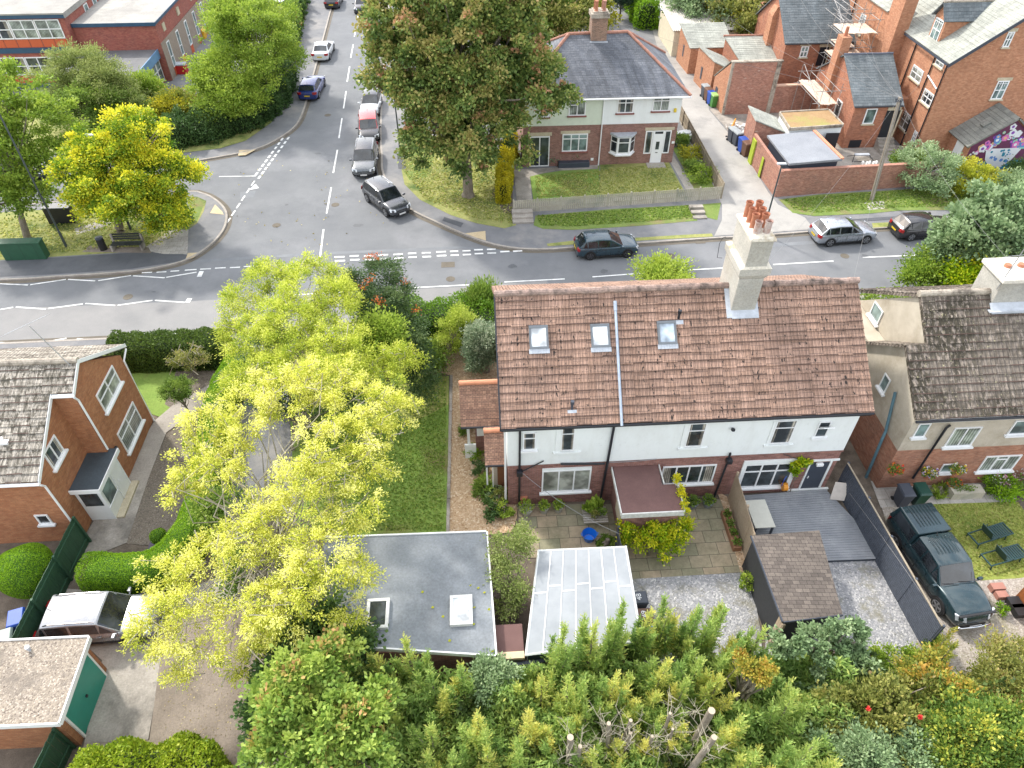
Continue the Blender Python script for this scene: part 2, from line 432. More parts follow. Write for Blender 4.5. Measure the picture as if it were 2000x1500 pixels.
sheet('path', [(144, 447), (215, 425), (218, 438), (150, 458)], KZ+0.010, m_slab)
sheet('path', [(160, 492), (175, 480), (290, 483), (296, 494)], KZ+0.009, m_earth)
for q in [[(410, 416), (420, 399), (434, 413), (437, 419)], [(362, 508), (367, 494), (389, 493), (378, 503)]]:
    sheet('tactile_paving', q, KZ+0.014, m_tactile)
sheet('tactile_paving', [(905, 456), (948, 451), (949, 470)], KZ+0.006, m_tactile)
sheet('tactile_paving', [(467, 293), (500, 292), (480, 303), (465, 304)], KZ+0.006, m_tactile)

# north-east corner with the big maple, the semi and the back lane
kNE0 = [wp(*q)+(0,) for q in [(742, 250), (744, 300), (746, 335), (765, 375), (800, 408), (850, 433), (900, 455), (948, 473), (1000, 484), (1060, 487), (1130, 483), (1250, 475), (1395, 465)]]
kNE = [(-9.6, 300), (-9.6, 130)] + [(v.x, v.y) for v in smoothpath([(-9.5, 110, 0), (-9.3, 90, 0), (-8.6, 75, 0)]+kNE0, 4)]
kE = [(v.x, v.y) for v in smoothpath([wp(*q)+(0,) for q in [(1590, 452), (1710, 446), (1850, 437), (2000, 427), (2300, 408), (2800, 385)]], 3)]
block('pavement', kNE+kE+[(250, 60), (250, 300)], m_pave)
kerb(kNE, left=True); kerb(kE, left=True)
kerb([wp(1395, 465), wp(1500, 459), wp(1590, 452)], left=True, wd=0.13)
sheet('grass', [(778, 262), (800, 258), (880, 270), (975, 300), (1000, 330), (1003, 418), (1008, 440), (985, 446), (930, 436), (880, 420), (820, 390), (790, 360), (782, 320)], KZ+0.006, m_grass2)
sheet('grass', [(778, 262), (800, 258), (850, 300), (840, 345), (800, 352), (786, 330)], KZ+0.010, m_grass3)
sheet('soil', [(975, 330), (1000, 330), (1003, 418), (985, 416), (960, 380)], KZ+0.010, m_soil)
sheet('grass', [(1046, 421), (1200, 408), (1355, 400), (1362, 431), (1250, 441), (1120, 449), (1060, 447), (1042, 440)], KZ+0.008, m_grass3)
sheet('grass', [(1372, 399), (1408, 396), (1401, 430), (1378, 424)], KZ+0.008, m_grass3)
sheet('grass', [(1068, 476), (1130, 469), (1250, 464), (1330, 459), (1390, 456), (1393, 462), (1250, 470), (1130, 477), (1070, 481)], KZ+0.006, m_grass2)
sheet('grass', [(1703, 436), (1740, 434), (1760, 441), (1705, 445)], KZ+0.006, m_grass2)
for q_ in ([(1150, 466), (1230, 461), (1232, 467), (1152, 472)], [(775, 300), (790, 300), (793, 330), (778, 330)], [(868, 424), (905, 436), (900, 444), (864, 431)], [(1640, 430), (1760, 422), (1762, 427), (1642, 436)]):
    sheet('pavement', q_, KZ, m_pave_dark)
sheet('lane', [(1275, -40), (1400, -40), (1400, 60), (1377, 165), (1385, 215), (1452, 295), (1500, 375), (1520, 400), (1572, 425), (1590, 448), (1395, 461), (1410, 430), (1410, 400), (1320, 225), (1275, 60)], KZ+0.006, m_conc2)
sheet('yard', [(1385, 213), (1480, 190), (1600, 150), (1640, 260), (1640, 340), (1500, 340), (1452, 290)], KZ+0.003, m_conc)
sheet('yard', [(1600, 280), (1790, 285), (1790, 325), (1600, 330)], KZ+0.010, m_conc)
sheet('grass', [(1521, 390), (1600, 380), (1790, 369), (1900, 360), (2100, 350), (2100, 400), (1950, 410), (1760, 411), (1700, 417), (1590, 422), (1548, 416)], KZ+0.010, m_grass3)
sheet('path', [(1688, 396), (1725, 393), (1733, 407), (1695, 410)], KZ+0.014, m_slab)
# the semi's front garden
sheet('grass', [(1035, 343), (1170, 322), (1172, 386), (1042, 395)], KZ+0.010, m_grass)
sheet('grass', [(1172, 322), (1306, 316), (1338, 376), (1172, 386)], KZ+0.010, m_grass2)
sheet('path', [(1003, 332), (1072, 328), (1168, 322), (1168, 330), (1080, 334), (1035, 345), (1040, 396), (1010, 398)], KZ+0.013, m_conc)
sheet('path', [(1172, 312), (1300, 302), (1314, 302), (1358, 372), (1343, 376), (1308, 314), (1172, 321)], KZ+0.015, m_conc)
sheet('soil', [(1314, 290), (1340, 280), (1398, 370), (1358, 374)], KZ+0.012, m_grass)
# soil and scrub under the hedges of the school
sheet('grass', [(-300, 330), (0, 300), (300, 298), (345, 300), (430, 290), (480, 275), (530, 240), (555, 190), (580, 110), (590, 30), (600, -30), (560, -30), (540, 60), (400, 180), (240, 190), (0, 200), (-300, 200)], KZ+0.006, m_grass2)
sheet('yard', [(330, 165), (410, 60), (420, -20), (560, -20), (540, 60), (470, 150), (440, 200), (330, 200)], KZ+0.012, m_pave)

# south side: gardens
kS = [(-120, 32.6), (-40, 33.1), (-27.9, 33.4), (-20, 33.5), (-14.6, 33.6), (-5, 34.0), (5, 34.25), (20, 34.7), (45, 35.3), (120, 36.5)]
block('soil', kS+[(120, -40), (-120, -40)], m_soil)
kerb(kS, left=False)
wsheet('pavement', kS[:-1]+[(45, 33.4), (20, 32.8), (5, 32.4), (-5, 32.1), (-14.6, 31.8), (-120, 31)], KZ+0.004, m_pave)
sheet('grass', [(200, 760), (235, 725), (345, 722), (332, 800), (313, 815), (270, 800)], KZ+0.008, m_grass)
sheet('grass', [(-60, 690), (470, 668), (475, 700), (360, 720), (200, 735), (-60, 740)], KZ+0.005, m_grass)
sheet('mulch', [(345, 722), (440, 716), (437, 745), (380, 790), (338, 800), (322, 790)], KZ+0.008, m_mulch)
sheet('mulch', [(325, 850), (450, 760), (500, 760), (420, 900), (345, 1070), (248, 1062), (290, 935)], KZ+0.009, m_mulch)
sheet('path', [(302, 822), (340, 790), (438, 735), (480, 690), (490, 710), (442, 760), (325, 845), (290, 935), (248, 1060), (150, 1100), (150, 1060), (170, 1040)], KZ+0.012, m_conc)
sheet('driveway', [(430, 655), (585, 650), (600, 800), (610, 1000), (640, 1200), (560, 1290), (330, 1210), (290, 1445), (165, 1452), (200, 1290), (100, 1200), (130, 1130), (250, 1140), (400, 1090), (440, 950), (475, 760)], KZ+0.006, m_conc)
sheet('driveway', [(430, 652), (585, 648), (600, 800), (606, 980), (450, 1000), (475, 760)], KZ+0.010, m_pave)
sheet('soil', [(325, 1200), (400, 1180), (600, 1190), (640, 1500), (300, 1500), (150, 1520), (165, 1452), (292, 1446)], KZ+0.010, m_earth)
sheet('driveway', [(150, 1100), (300, 1150), (400, 1090), (430, 1060), (420, 1130), (330, 1165), (130, 1150)], KZ+0.014, m_soil)
sheet('grass', [(560, 700), (870, 735), (877, 735), (874, 1045), (580, 1045)], KZ+0.008, m_grass)
sheet('grass', [(780, 735), (876, 735), (876, 790), (800, 830), (770, 800)], KZ+0.012, m_grass2)
sheet('gravel_path', [(820, 680), (960, 680), (1010, 745), (1010, 1010), (1000, 1040), (950, 1045), (876, 1045), (884, 735), (850, 725)], KZ+0.010, m_buffgravel)
sheet('patio', [(1008, 985), (1225, 985), (1240, 1085), (1030, 1090)], KZ+0.014, m_flags)
sheet('patio', [(1212, 980), (1412, 975), (1447, 1118), (1230, 1132)], KZ+0.018, m_flags)
sheet('gravel_path', [(1400, 960), (1420, 970), (1462, 1118), (1446, 1118), (1412, 990)], KZ+0.022, m_buffgravel)
sheet('gravel', [(1225, 1132), (1465, 1118), (1485, 1230), (1500, 1400), (1200, 1400)], KZ+0.010, m_greygravel)
sheet('gravel', [(1560, 1090), (1725, 1085), (1800, 1240), (1830, 1400), (1480, 1420), (1500, 1200)], KZ+0.012, m_greygravel)
sheet('gravel', [(1720, 985), (1800, 975), (1840, 1100), (1915, 1135), (2000, 1125), (2200, 1110), (2300, 1400), (1800, 1420), (1790, 1240)], KZ+0.014, m_browngravel)
sheet('grass', [(1797, 986), (1985, 980), (2080, 1090), (2030, 1122), (1990, 1130), (1915, 1134), (1850, 1110)], KZ+0.018, m_grassR)
sheet('patio', [(1700, 940), (1985, 925), (1985, 980), (1797, 986), (1720, 992)], KZ+0.017, m_slab)
# edging stones of the lawn
mb = MB()
a = P(882, 735, KZ); b = P(875, 1043, KZ); n = 11
for i in range(n):
    p = a.lerp(b, i/n); q = a.lerp(b, (i+0.985)/n)
    mb.box(p.x-0.09+random.Random(i).uniform(-.01, .01), p.x+0.06, q.y, p.y, 0.05, KZ+0.12)
e = mb.build('lawn_edging', m_conc, bevel=0.01); e['kind'] = 'structure'

# ------------------------------------------------------------------ road markings
def stripe(mb, a, b, w=0.10, z=0.012):
    a = Vector((a[0], a[1], z)); b = Vector((b[0], b[1], z)); d = (b-a).normalized(); n = Vector((-d.y, d.x, 0))*w/2
    mb.poly([a-n, b-n, b+n, a+n])
def pstripe(mb, q, w=0.10, z=0.012):
    a, b = P(q[0], q[1], 0), P(q[2], q[3], 0); stripe(mb, a, b, w, z)
mb = MB()
# centre dashes of the side road
for q in [(625, 503, 632, 448), (638, 417, 647, 366), (651, 338, 659, 293), (662, 270, 668, 231), (671, 212, 676, 178), (678, 160, 683, 130), (685, 113, 690, 87), (692, 72, 696, 50), (698, 38, 701, 20)]:
    pstripe(mb, q, 0.12)
# centre line of the main road (right half)
for q in [(809, 562, 928, 556), (985, 551, 1103, 545), (1157, 541, 1281, 532), (1333, 528, 1445, 522), (1510, 517, 1628, 510), (1685, 503, 1808, 498), (1862, 492, 1985, 484), (560, 577, 700, 569)]:
    pstripe(mb, q, 0.11)
# give way double dashes of the main junction
for x0, x1, y in [(653, 673, 502), (683, 701, 500), (711, 730, 500), (739, 758, 498), (768, 787, 497), (797, 813, 495), (824, 841, 494), (852, 871, 492), (879, 895, 491), (903, 919, 490), (926, 943, 488), (951, 968, 487)]:
    pstripe(mb, (x0, y+.3, x1, y-.3), 0.17); pstripe(mb, (x0+1, y+7.8, x1+1, y+7.2), 0.17)
pstripe(mb, (977, 492, 995, 491), 0.17); pstripe(mb, (1002, 491, 1020, 490), 0.17)
# edge dashes on the left side of the junction
for q in [(277, 533, 297, 532), (306, 532, 325, 531), (333, 530, 350, 529), (361, 528, 384, 526.5), (391, 526, 412, 525), (420, 524, 441, 523), (449, 523, 469, 522), (476, 521, 497, 520), (503, 520, 523, 519)]:
    pstripe(mb, q, 0.12)
# give way dashes of the left side street
a0, a1 = Vector((563, 270)), Vector((507, 346))
for i in range(10):
    p = a0.lerp(a1, i/9.0)
    for s in (0, 1):
        if s and i > 8: continue
        q = P(p.x-s*11+(-1 if s else 0), p.y+s*2, 0); d = (P(507, 346, 0)-P(563, 270, 0)).normalized()
        stripe(mb, q-d*0.22, q+d*0.26, 0.18)
for i in range(6):
    p = Vector((495, 357)).lerp(Vector((447, 430)), i/5.0); q = P(p.x, p.y, 0); d = (P(440, 432, 0)-P(495, 355, 0)).normalized()
    stripe(mb, q-d*0.3, q+d*0.45, 0.12)
for q in [(428, 345, 500, 344), (358, 349, 382, 347)]: pstripe(mb, q, 0.10)
# lane triangle
mb.poly([P(487, 371, 0.012), P(499, 359, 0.012), P(506, 367, 0.012)])
S(mb.build('road_marking', m_paint))
mb = MB()
zz = [[(-120, 553), (-60, 556), (0, 554.5), (55, 557), (59, 556.5), (129, 546), (133, 546), (186, 549), (192, 548.5), (256, 538.5), (260, 539), (322, 543), (325, 542), (384, 532)],
      [(-80, 614), (0, 605), (26, 600.5), (31, 600), (90, 604), (94, 603), (162, 594), (167, 593), (225, 597), (230, 596.5), (298, 587), (303, 587), (361, 591)],
      [(-90, 666), (0, 669.5), (55, 673), (62, 673), (130, 661), (150, 662), (194, 665), (201, 665), (272, 653), (277, 652.5), (336, 657)]]
for row, st in zip(zz, (0, 0, 0)):
    n = len(row)
    i = 0 if n % 2 == 0 else 1
    while i+1 < n:
        pstripe(mb, (*row[i], *row[i+1]), 0.11, 0.016); i += 2
for q in [(389, 541, 394, 530), (366, 591, 371, 583), (340, 656, 348, 646)]:
    pstripe(mb, q, 0.3, 0.016)
S(mb.build('zigzag_marking', m_paint))
# manhole covers and patches
mb = MB()
for x, y, a in [(875, 517, 0.45), (1250, 475, 0.0), (1367, 472, 0.35), (700, 565, 0.3), (594, 330, 0.0)]:
    if a: c = P(x, y, 0.0); mb.box(c.x-a, c.x+a, c.y-a*.7, c.y+a*.7, 0.001, 0.010)
for x, y in ((655, 400), (540, 440), (1310, 500), (880, 545), (1650, 500), (640, 225), (250, 580)): c = P(x, y, 0); mb.cyl((c.x, c.y, .001), .3, .010, 14)
S(mb.build('manhole_cover', m_gutter))
oil = mottled('oil_stain', (.09, .095, .10), (.115, .12, .13), 2, .7, 20, .2); rs_ = random.Random(4); mb = MB()
for x, y in ((560, 400), (700, 440), (1180, 530), (1690, 500), (690, 160), (620, 300), (1480, 500), (300, 570), (1000, 520), (655, 210)):
    c = P(x, y, 0); r_ = rs_.uniform(.12, .4); mb.poly([(c.x+math.cos(k*.57)*r_*rs_.uniform(.6, 1.2), c.y+math.sin(k*.57)*r_*rs_.uniform(.4, .8), .0075) for k in range(11)])
S(mb.build('oil_stain', oil))
def bm_fix(o):
    import bmesh
    b = bmesh.new(); b.from_mesh(o.data); bmesh.ops.recalc_face_normals(b, faces=b.faces); b.to_mesh(o.data); b.free()
# ================================================================== BUILDING PARTS
t = NT('white_render'); t_a = t.ramp(t.noise(t.mapping(t.uv(), (1.6, .5, 1)), 1.0, 6, .7), [(.25, (.67, .69, .67)), (.55, (.75, .78, .77))])
t_b = t.ramp(t.noise(t.pos(), 3.5, 5, .75), [(.26, (.88,)*3), (.42, (1.0,)*3)]); m_white = t.done(t.mix(1.0, t_a, t_b, 'MULTIPLY'), .85)
m_green_rend = plain('pale_green_render', (0.60, 0.66, 0.54), 0.85, var=0.06)
m_upvc = plain('white_upvc', (0.78, 0.79, 0.79), 0.35, var=0.03)
m_black = plain('black_plastic', (0.016, 0.018, 0.024), 0.4, var=0.1)
m_leadgrey = plain('lead', (0.42, 0.45, 0.49), 0.55, var=0.15, scale=5)
m_stone = mottled('sandstone', (0.42, 0.36, 0.25), (0.55, 0.49, 0.36), 2, 0.85, 20, 0.2)
m_brick_main = brick('brick_rear', (0.20, 0.075, 0.06), (0.34, 0.155, 0.12), (0.26, 0.20, 0.18), dirtamt=0.5, dirt=(0.09, 0.05, 0.045))
m_brick_semi = brick('brick_semi', (0.20, 0.085, 0.065), (0.30, 0.15, 0.115), (0.28, 0.22, 0.19), dirtamt=0.3)
m_brick_left = brick('brick_left', (0.34, 0.125, 0.05), (0.43, 0.19, 0.085), (0.22, 0.13, 0.085), mort=0.007, dirtamt=0.25, dirt=(0.2, 0.08, 0.05))
m_brick_terr = brick('brick_terrace', (0.38, 0.16, 0.085), (0.50, 0.245, 0.14), (0.36, 0.22, 0.14), mort=0.006, dirtamt=0.25, dirt=(0.25, 0.11, 0.07))
m_brick_old = brick('brick_yard', (0.30, 0.11, 0.075), (0.46, 0.21, 0.14), (0.34, 0.25, 0.20), mort=0.009, dirtamt=0.4, pale=(0.52, 0.42, 0.35))
m_brick_sch = brick('brick_school', (0.28, 0.07, 0.055), (0.37, 0.12, 0.085), (0.26, 0.13, 0.10), mort=0.006, dirtamt=0.2)
m_roof_main = tiles('concrete_tiles', (0.285, 0.175, 0.125), (0.37, 0.235, 0.175), w=0.30, h=0.345, roll=0.15, rollamp=0.75, spot=0.625, spots=(0.02, 0.014, 0.012), lichen=None, streak=0.10)
m_roof_moss = tiles('mossy_tiles', (0.20, 0.165, 0.135), (0.30, 0.25, 0.205), w=0.30, h=0.345, roll=0.2, rollamp=0.8, moss=(0.040, 0.033, 0.020), mossamt=0.53, lichen=(0.40, 0.37, 0.22))
m_roof_left = tiles('weathered_tiles', (0.30, 0.27, 0.225), (0.44, 0.40, 0.34), w=0.30, h=0.345, roll=0.15, rollamp=0.6, moss=(0.09, 0.08, 0.06), mossamt=0.48, lichen=None)
m_roof_slate = tiles('slate_blue', (0.105, 0.115, 0.135), (0.155, 0.165, 0.185), w=0.34, h=0.22, roll=0, offset=0.5, gap=(0.05, 0.05, 0.055), streak=0.25, spots=(0.02, 0.02, 0.02), spot=0.74)
m_roof_slate2 = tiles('slate_grey_green', (0.27, 0.28, 0.25), (0.36, 0.37, 0.325), w=0.5, h=0.33, roll=0, offset=0.5, gap=(0.16, 0.16, 0.14), streak=0.1, spots=None)
m_roof_slate3 = tiles('slate_dark', (0.10, 0.12, 0.13), (0.155, 0.175, 0.185), w=0.4, h=0.26, roll=0, offset=0.5, gap=(0.05, 0.055, 0.06), streak=0.12, spots=None)
m_roof_plain = tiles('plain_clay_tiles', (0.20, 0.11, 0.08), (0.34, 0.20, 0.14), w=0.165, h=0.115, roll=0, offset=0.5, gap=(0.06, 0.045, 0.04), spots=None)
m_ridge_orange = plain('orange_ridge', (0.62, 0.27, 0.16), 0.8, var=0.15, scale=5)
m_ridge_main = mottled('mossy_ridge', (0.20, 0.15, 0.13), (0.42, 0.30, 0.25), 3.0, 0.9, 12, 0.9, c3=(0.05, 0.04, 0.035), bdist=0.03)
m_ridge_semi = plain('red_ridge', (0.36, 0.18, 0.13), 0.85, var=0.25, scale=6)
m_pebble = mottled('pebbledash', (0.42, 0.37, 0.29), (0.54, 0.49, 0.40), 1.2, 0.95, 70, 0.7, c3=(0.36, 0.31, 0.235))
m_ridge_grey = mottled('grey_ridge', (0.30, 0.26, 0.21), (0.45, 0.40, 0.33), 3.0, 0.9, 12, 0.9, c3=(0.12, 0.10, 0.08))
m_felt = mottled('grey_felt_roof', (0.175, 0.195, 0.215), (0.225, 0.245, 0.265), 0.8, 0.6, 12, 0.2, c3=(0.145, 0.16, 0.175))
m_felt2 = mottled('pale_felt_roof', (0.20, 0.215, 0.24), (0.27, 0.285, 0.31), 0.8, 0.7, 12, 0.15)
m_felt_red = mottled('maroon_felt', (0.115, 0.06, 0.055), (0.165, 0.09, 0.08), 0.9, 0.85, 40, 0.3)
m_felt_dark = mottled('dark_felt', (0.035, 0.05, 0.06), (0.055, 0.075, 0.09), 0.8, 0.5, 12, 0.1)
m_rust = mottled('orange_felt', (0.27, 0.165, 0.075), (0.36, 0.24, 0.12), 1.0, 0.9, 12, 0.3, c3=(0.28, 0.25, 0.08))
m_flatgrey = mottled('old_flat_roof', (0.23, 0.22, 0.205), (0.34, 0.33, 0.30), 0.5, 0.9, 15, 0.3, c3=(0.42, 0.40, 0.36))
m_glass = glassy('window_glass', (0.035, 0.045, 0.05))
m_curt = glassy('curtain_behind_glass', (0.30, 0.28, 0.24), 0.12, stripes=0.09)
m_glassb = glassy('window_blind', (0.24, 0.25, 0.22), 0.12)
m_glassv = glassy('window_vertical_blind', (0.22, 0.25, 0.22), 0.12, stripes=0.13)
m_glassg = glassy('window_green', (0.12, 0.17, 0.165), 0.08)
m_glasssky = glassy('skylight_glass', (0.30, 0.36, 0.42), 0.05)
m_glasswhite = glassy('skylight_blind', (0.62, 0.66, 0.69), 0.10)
m_darkgrey = plain('dark_grey_paint', (0.045, 0.055, 0.075), 0.45, var=0.08)
m_wood = mottled('fence_wood', (0.24, 0.20, 0.145), (0.34, 0.29, 0.215), 1.5, 0.9, 30, 0.3)
m_wood_pale = mottled('pale_fence_wood', (0.36, 0.33, 0.26), (0.46, 0.43, 0.35), 1.5, 0.9, 30, 0.3, c3=(0.27, 0.28, 0.22))
m_terracotta = plain('terracotta', (0.40, 0.16, 0.09), 0.8, var=0.2, scale=6)

def slope(mb, e0, e1, r1, r0, course=0.345, lift=0.035, m=0, lap=0):
    """stepped courses from the eave e0-e1 up to the ridge r0-r1 (world points)"""
    e0, e1, r1, r0 = map(Vector, (e0, e1, r1, r0))
    n0 = (e1-e0).cross(r0-e0)
    if n0.length < 1e-6: n0 = (e1-e0).cross(r1-e0)
    n0.normalize()
    if n0.z < 0: n0 = -n0
    L = max((r0-e0).length, (r1-e1).length, 0.01)
    vert = abs(((r0+r1)/2-(e0+e1)/2).length)
    k = max(1, round(vert/course))
    rr = random.Random(int(abs(e0.x*100)))
    for i in range(k):
        t0, t1 = i/k, (i+1)/k
        l = lift*(1+rr.uniform(-.15, .15))
        a = e0.lerp(r0, t0)+n0*l; b = e1.lerp(r1, t0)+n0*l
        c = e1.lerp(r1, t1)+n0*0.004; d = e0.lerp(r0, t1)+n0*0.004
        if (b-a).cross(c-a).dot(n0) < 0: a, b, c, d = b, a, d, c
        if lap:   # old tiles: each short run sits a little high, low or slipped
            ns = max(1, int((b-a).length/.62)); us = (d-a).normalized()
            for q in range(ns):
                u0, u1 = q/ns, (q+1)/ns; j = n0*rr.uniform(-.010, .012)+us*rr.uniform(-.022, .012); j2 = j+us*rr.uniform(-.008, .008)
                p0, p1 = a.lerp(b, u0)+j, a.lerp(b, u1)+j2
                mb.poly([p0, p1, c.lerp(d, 1-u1), c.lerp(d, 1-u0)], m); mb.poly([p0-n0*(l+.01), p1-n0*(l+.01), p1, p0], m)
        else:
            mb.poly([a, b, c, d], m); mb.poly([a-n0*l, b-n0*l, b, a], m)
        if lap and i < k:   # shadow line under each course lap, painted as a dark strip
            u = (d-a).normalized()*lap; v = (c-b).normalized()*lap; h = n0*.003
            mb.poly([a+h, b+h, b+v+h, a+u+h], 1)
    return n0
def slab(mb, e0, e1, r1, r0, th=0.14, m=0):
    """solid board under the tiles"""
    q = [Vector(p) for p in (e0, e1, r1, r0)]
    n0 = (q[1]-q[0]).cross(q[3]-q[0])
    if n0.length < 1e-6: n0 = (q[1]-q[0]).cross(q[2]-q[0])
    n0.normalize()
    if n0.z < 0: n0 = -n0; q = q[::-1]
    mb.hexa([p-n0*th for p in q], [p-n0*0.001 for p in q], m)
def ridge(mb, a, b, r=0.13, seg=0.45, m=0, bumpy=0.01):
    a, b = Vector(a), Vector(b); L = (b-a).length; n = max(1, int(L/seg)); d = (b-a)/L
    rr = random.Random(3)
    for i in range(n):
        p = a+d*(L*i/n); q = a+d*(L*(i+1)/n+0.01); j = rr.uniform(-bumpy, bumpy)
        mb.tube([p+Vector((0, 0, j)), q+Vector((0, 0, j))], [r*1.04, r*0.96], 10, m)
class Wall:
    """plane for windows: origin, horizontal direction t (to the right seen from outside), outward normal n"""
    def __init__(s, o, t, n): s.o = Vector(o); s.t = Vector(t); s.n = Vector(n)
    def p(s, u, z, d=0.0): q = s.o+s.t*u+s.n*d; return Vector((q.x, q.y, z))
def wallbox(mb, W, u0, u1, z0, z1, d0, d1, m=0):
    lo = [W.p(u0, z0, d1), W.p(u1, z0, d1), W.p(u1, z0, d0), W.p(u0, z0, d0)]
    if (lo[1]-lo[0]).cross(lo[3]-lo[0]).z < 0: lo = lo[::-1]
    mb.hexa(lo, [Vector((q.x, q.y, z1)) for q in lo], m)
def window(parent, W, u0, u1, z0, z1, cols=(1,), transom=None, fr=0.06, glass=None, sill=True, name='window', bars=None, frame_mat=None,
           lintel=None, label=None, sillmat=None, proud=0.05, transom_cols=None):
    """frame (the window object) with sub-parts pane and sill"""
    glass = glass or m_glass
    f = MB()
    wallbox(f, W, u0, u1, z0, z0+fr, 0.002, proud); wallbox(f, W, u0, u1, z1-fr, z1, 0.002, proud)
    wallbox(f, W, u0, u0+fr, z0+fr, z1-fr, 0.002, proud); wallbox(f, W, u1-fr, u1, z0+fr, z1-fr, 0.002, proud)
    tot = sum(cols); x = u0+fr; wi = (u1-u0-2*fr); edges = [x]
    for c in cols: x += wi*c/tot; edges.append(x)
    for e in edges[1:-1]: wallbox(f, W, e-fr*0.45, e+fr*0.45, z0+fr, z1-fr, 0.002, proud-0.004)
    if transom:
        zt = z0+(z1-z0)*transom
        for i in range(len(cols)):
            if transom_cols is None or i in transom_cols:
                a = edges[i]+(0 if i == 0 else fr*.45); b = edges[i+1]-(0 if i == len(cols)-1 else fr*.45)
                wallbox(f, W, a, b, zt-fr*0.4, zt+fr*0.4, 0.002, proud-0.007)
    if bars:   # glazing bars in the top light
        nb, zb0, zb1 = bars; zt0 = z0+(z1-z0)*zb0
        for i in range(1, nb):
            xx = u0+fr+wi*i/nb; wallbox(f, W, xx-0.014, xx+0.014, zt0, z1-fr, 0.002, proud-0.011)
        zz_ = (zt0+z1)/2; wallbox(f, W, u0+fr, u1-fr, zz_-0.014, zz_+0.014, 0.002, proud-0.013)
    fo = f.build(name, frame_mat or m_upvc, parent)
    if label: fo['label'] = label
    g = MB(); g.poly([W.p(u0+fr*.5, z0+fr*.5, 0.014), W.p(u1-fr*.5, z0+fr*.5, 0.014), W.p(u1-fr*.5, z1-fr*.5, 0.014), W.p(u0+fr*.5, z1-fr*.5, 0.014)])
    g.build('pane', glass, fo)
    if glass is m_glass and (z1-z0) > .9 and int(abs(u0)*37) % 3:   # curtains hanging just inside
        cw = (u1-u0-2*fr)*.17
        for a_ in (u0+fr, u1-fr-cw):
            g = MB().poly([W.p(a_, z0+fr, .0155), W.p(a_+cw, z0+fr, .0155), W.p(a_+cw*.8, z1-fr, .0155), W.p(a_, z1-fr, .0155)])
            g.build('curtain', m_curt, fo)
    if sill:
        s = MB(); wallbox(s, W, u0-0.09, u1+0.09, z0-0.09, z0-0.003, 0.002, 0.15); s.build('sill', sillmat or m_upvc, fo)
    if lintel is not None:
        s = MB(); wallbox(s, W, u0-0.15, u1+0.15, z1+0.004, z1+0.24, 0.002, 0.022); s.build('lintel', lintel, fo)
    return fo
def gutter(parent, a, b, r=0.06, mat=None):
    return MB().tube([a, b], r, 8).build('gutter', mat or m_black, parent)
def downpipe(parent, pts, r=0.045, mat=None):
    return MB().tube(pts, r, 8).build('downpipe', mat or m_black, parent)
def board(mb, a, b, h, n, th=0.025, m=0):
    """fascia / bargeboard: from a to b, height h downwards, thickness along n"""
    a, b, n = Vector(a), Vector(b), Vector(n).normalized(); z = Vector((0, 0, h))
    lo = [a-z, b-z, b-z+n*th, a-z+n*th]
    if (lo[1]-lo[0]).cross(lo[3]-lo[0]).z < 0: lo = lo[::-1]
    mb.hexa(lo, [q+z for q in lo], m)
# ================================================================== FOLIAGE
G_yel = [(0, (0.20, 0.30, 0.02)), (.35, (0.36, 0.42, 0.03)), (.7, (0.60, 0.58, 0.06)), (1, (0.80, 0.74, 0.16))]
lf_willow = leafmat('leaf_golden', [(0, (0.16, 0.23, 0.02)), (.3, (0.40, 0.47, 0.04)), (.65, (0.72, 0.72, 0.10)), (1, (0.88, 0.86, 0.28))], .28)
lf_willow2 = leafmat('leaf_lime', [(0, (0.14, 0.22, 0.02)), (.35, (0.33, 0.43, 0.035)), (.7, (0.56, 0.62, 0.07)), (1, (0.76, 0.78, 0.17))], .28)
lf_yelmap = leafmat('leaf_yellow_maple', [(0, (0.10, 0.22, 0.02)), (.45, (0.30, 0.42, 0.03)), (.68, (0.58, 0.62, 0.035)), (1, (0.86, 0.76, 0.05))], .35)
lf_maple = leafmat('leaf_dark_maple', [(0, (0.07, 0.13, 0.03)), (.5, (0.19, 0.27, 0.065)), (.78, (0.36, 0.40, 0.10)), (.9, (0.46, 0.32, 0.14)), (1, (0.56, 0.28, 0.17))], .28)
lf_green = leafmat('leaf_green', [(0, (0.06, 0.12, 0.016)), (.5, (0.15, 0.25, 0.04)), (1, (0.30, 0.40, 0.07))], .35)
lf_lime = leafmat('leaf_bright', [(0, (0.11, 0.20, 0.025)), (.5, (0.26, 0.38, 0.045)), (1, (0.46, 0.56, 0.09))], .4)
lf_dark = leafmat('leaf_dark', [(0, (0.03, 0.075, 0.022)), (.5, (0.07, 0.14, 0.04)), (1, (0.16, 0.25, 0.07))], .3)
lf_rowan = leafmat('leaf_rowan', [(0, (0.035, 0.075, 0.025)), (.6, (0.085, 0.15, 0.05)), (1, (0.16, 0.22, 0.08))], .3)
lf_grey = leafmat('leaf_grey_green', [(0, (0.12, 0.20, 0.09)), (.5, (0.25, 0.36, 0.17)), (1, (0.44, 0.54, 0.30))], .3)
lf_var = leafmat('leaf_variegated', [(0, (0.09, 0.16, 0.08)), (.5, (0.22, 0.30, 0.17)), (1, (0.52, 0.56, 0.40))], .3)
lf_con = leafmat('leaf_cypress', [(0, (0.16, 0.27, 0.07)), (.4, (0.32, 0.47, 0.13)), (.75, (0.52, 0.62, 0.17)), (1, (0.74, 0.70, 0.19))], .45)
lf_cond = leafmat('leaf_conifer_dark', [(0, (0.012, 0.035, 0.02)), (.5, (0.03, 0.07, 0.035)), (1, (0.07, 0.12, 0.06))], .15)
lf_hedge = leafmat('leaf_hedge', [(0, (0.09, 0.20, 0.01)), (.5, (0.20, 0.38, 0.012)), (1, (0.36, 0.54, 0.03))], .35)
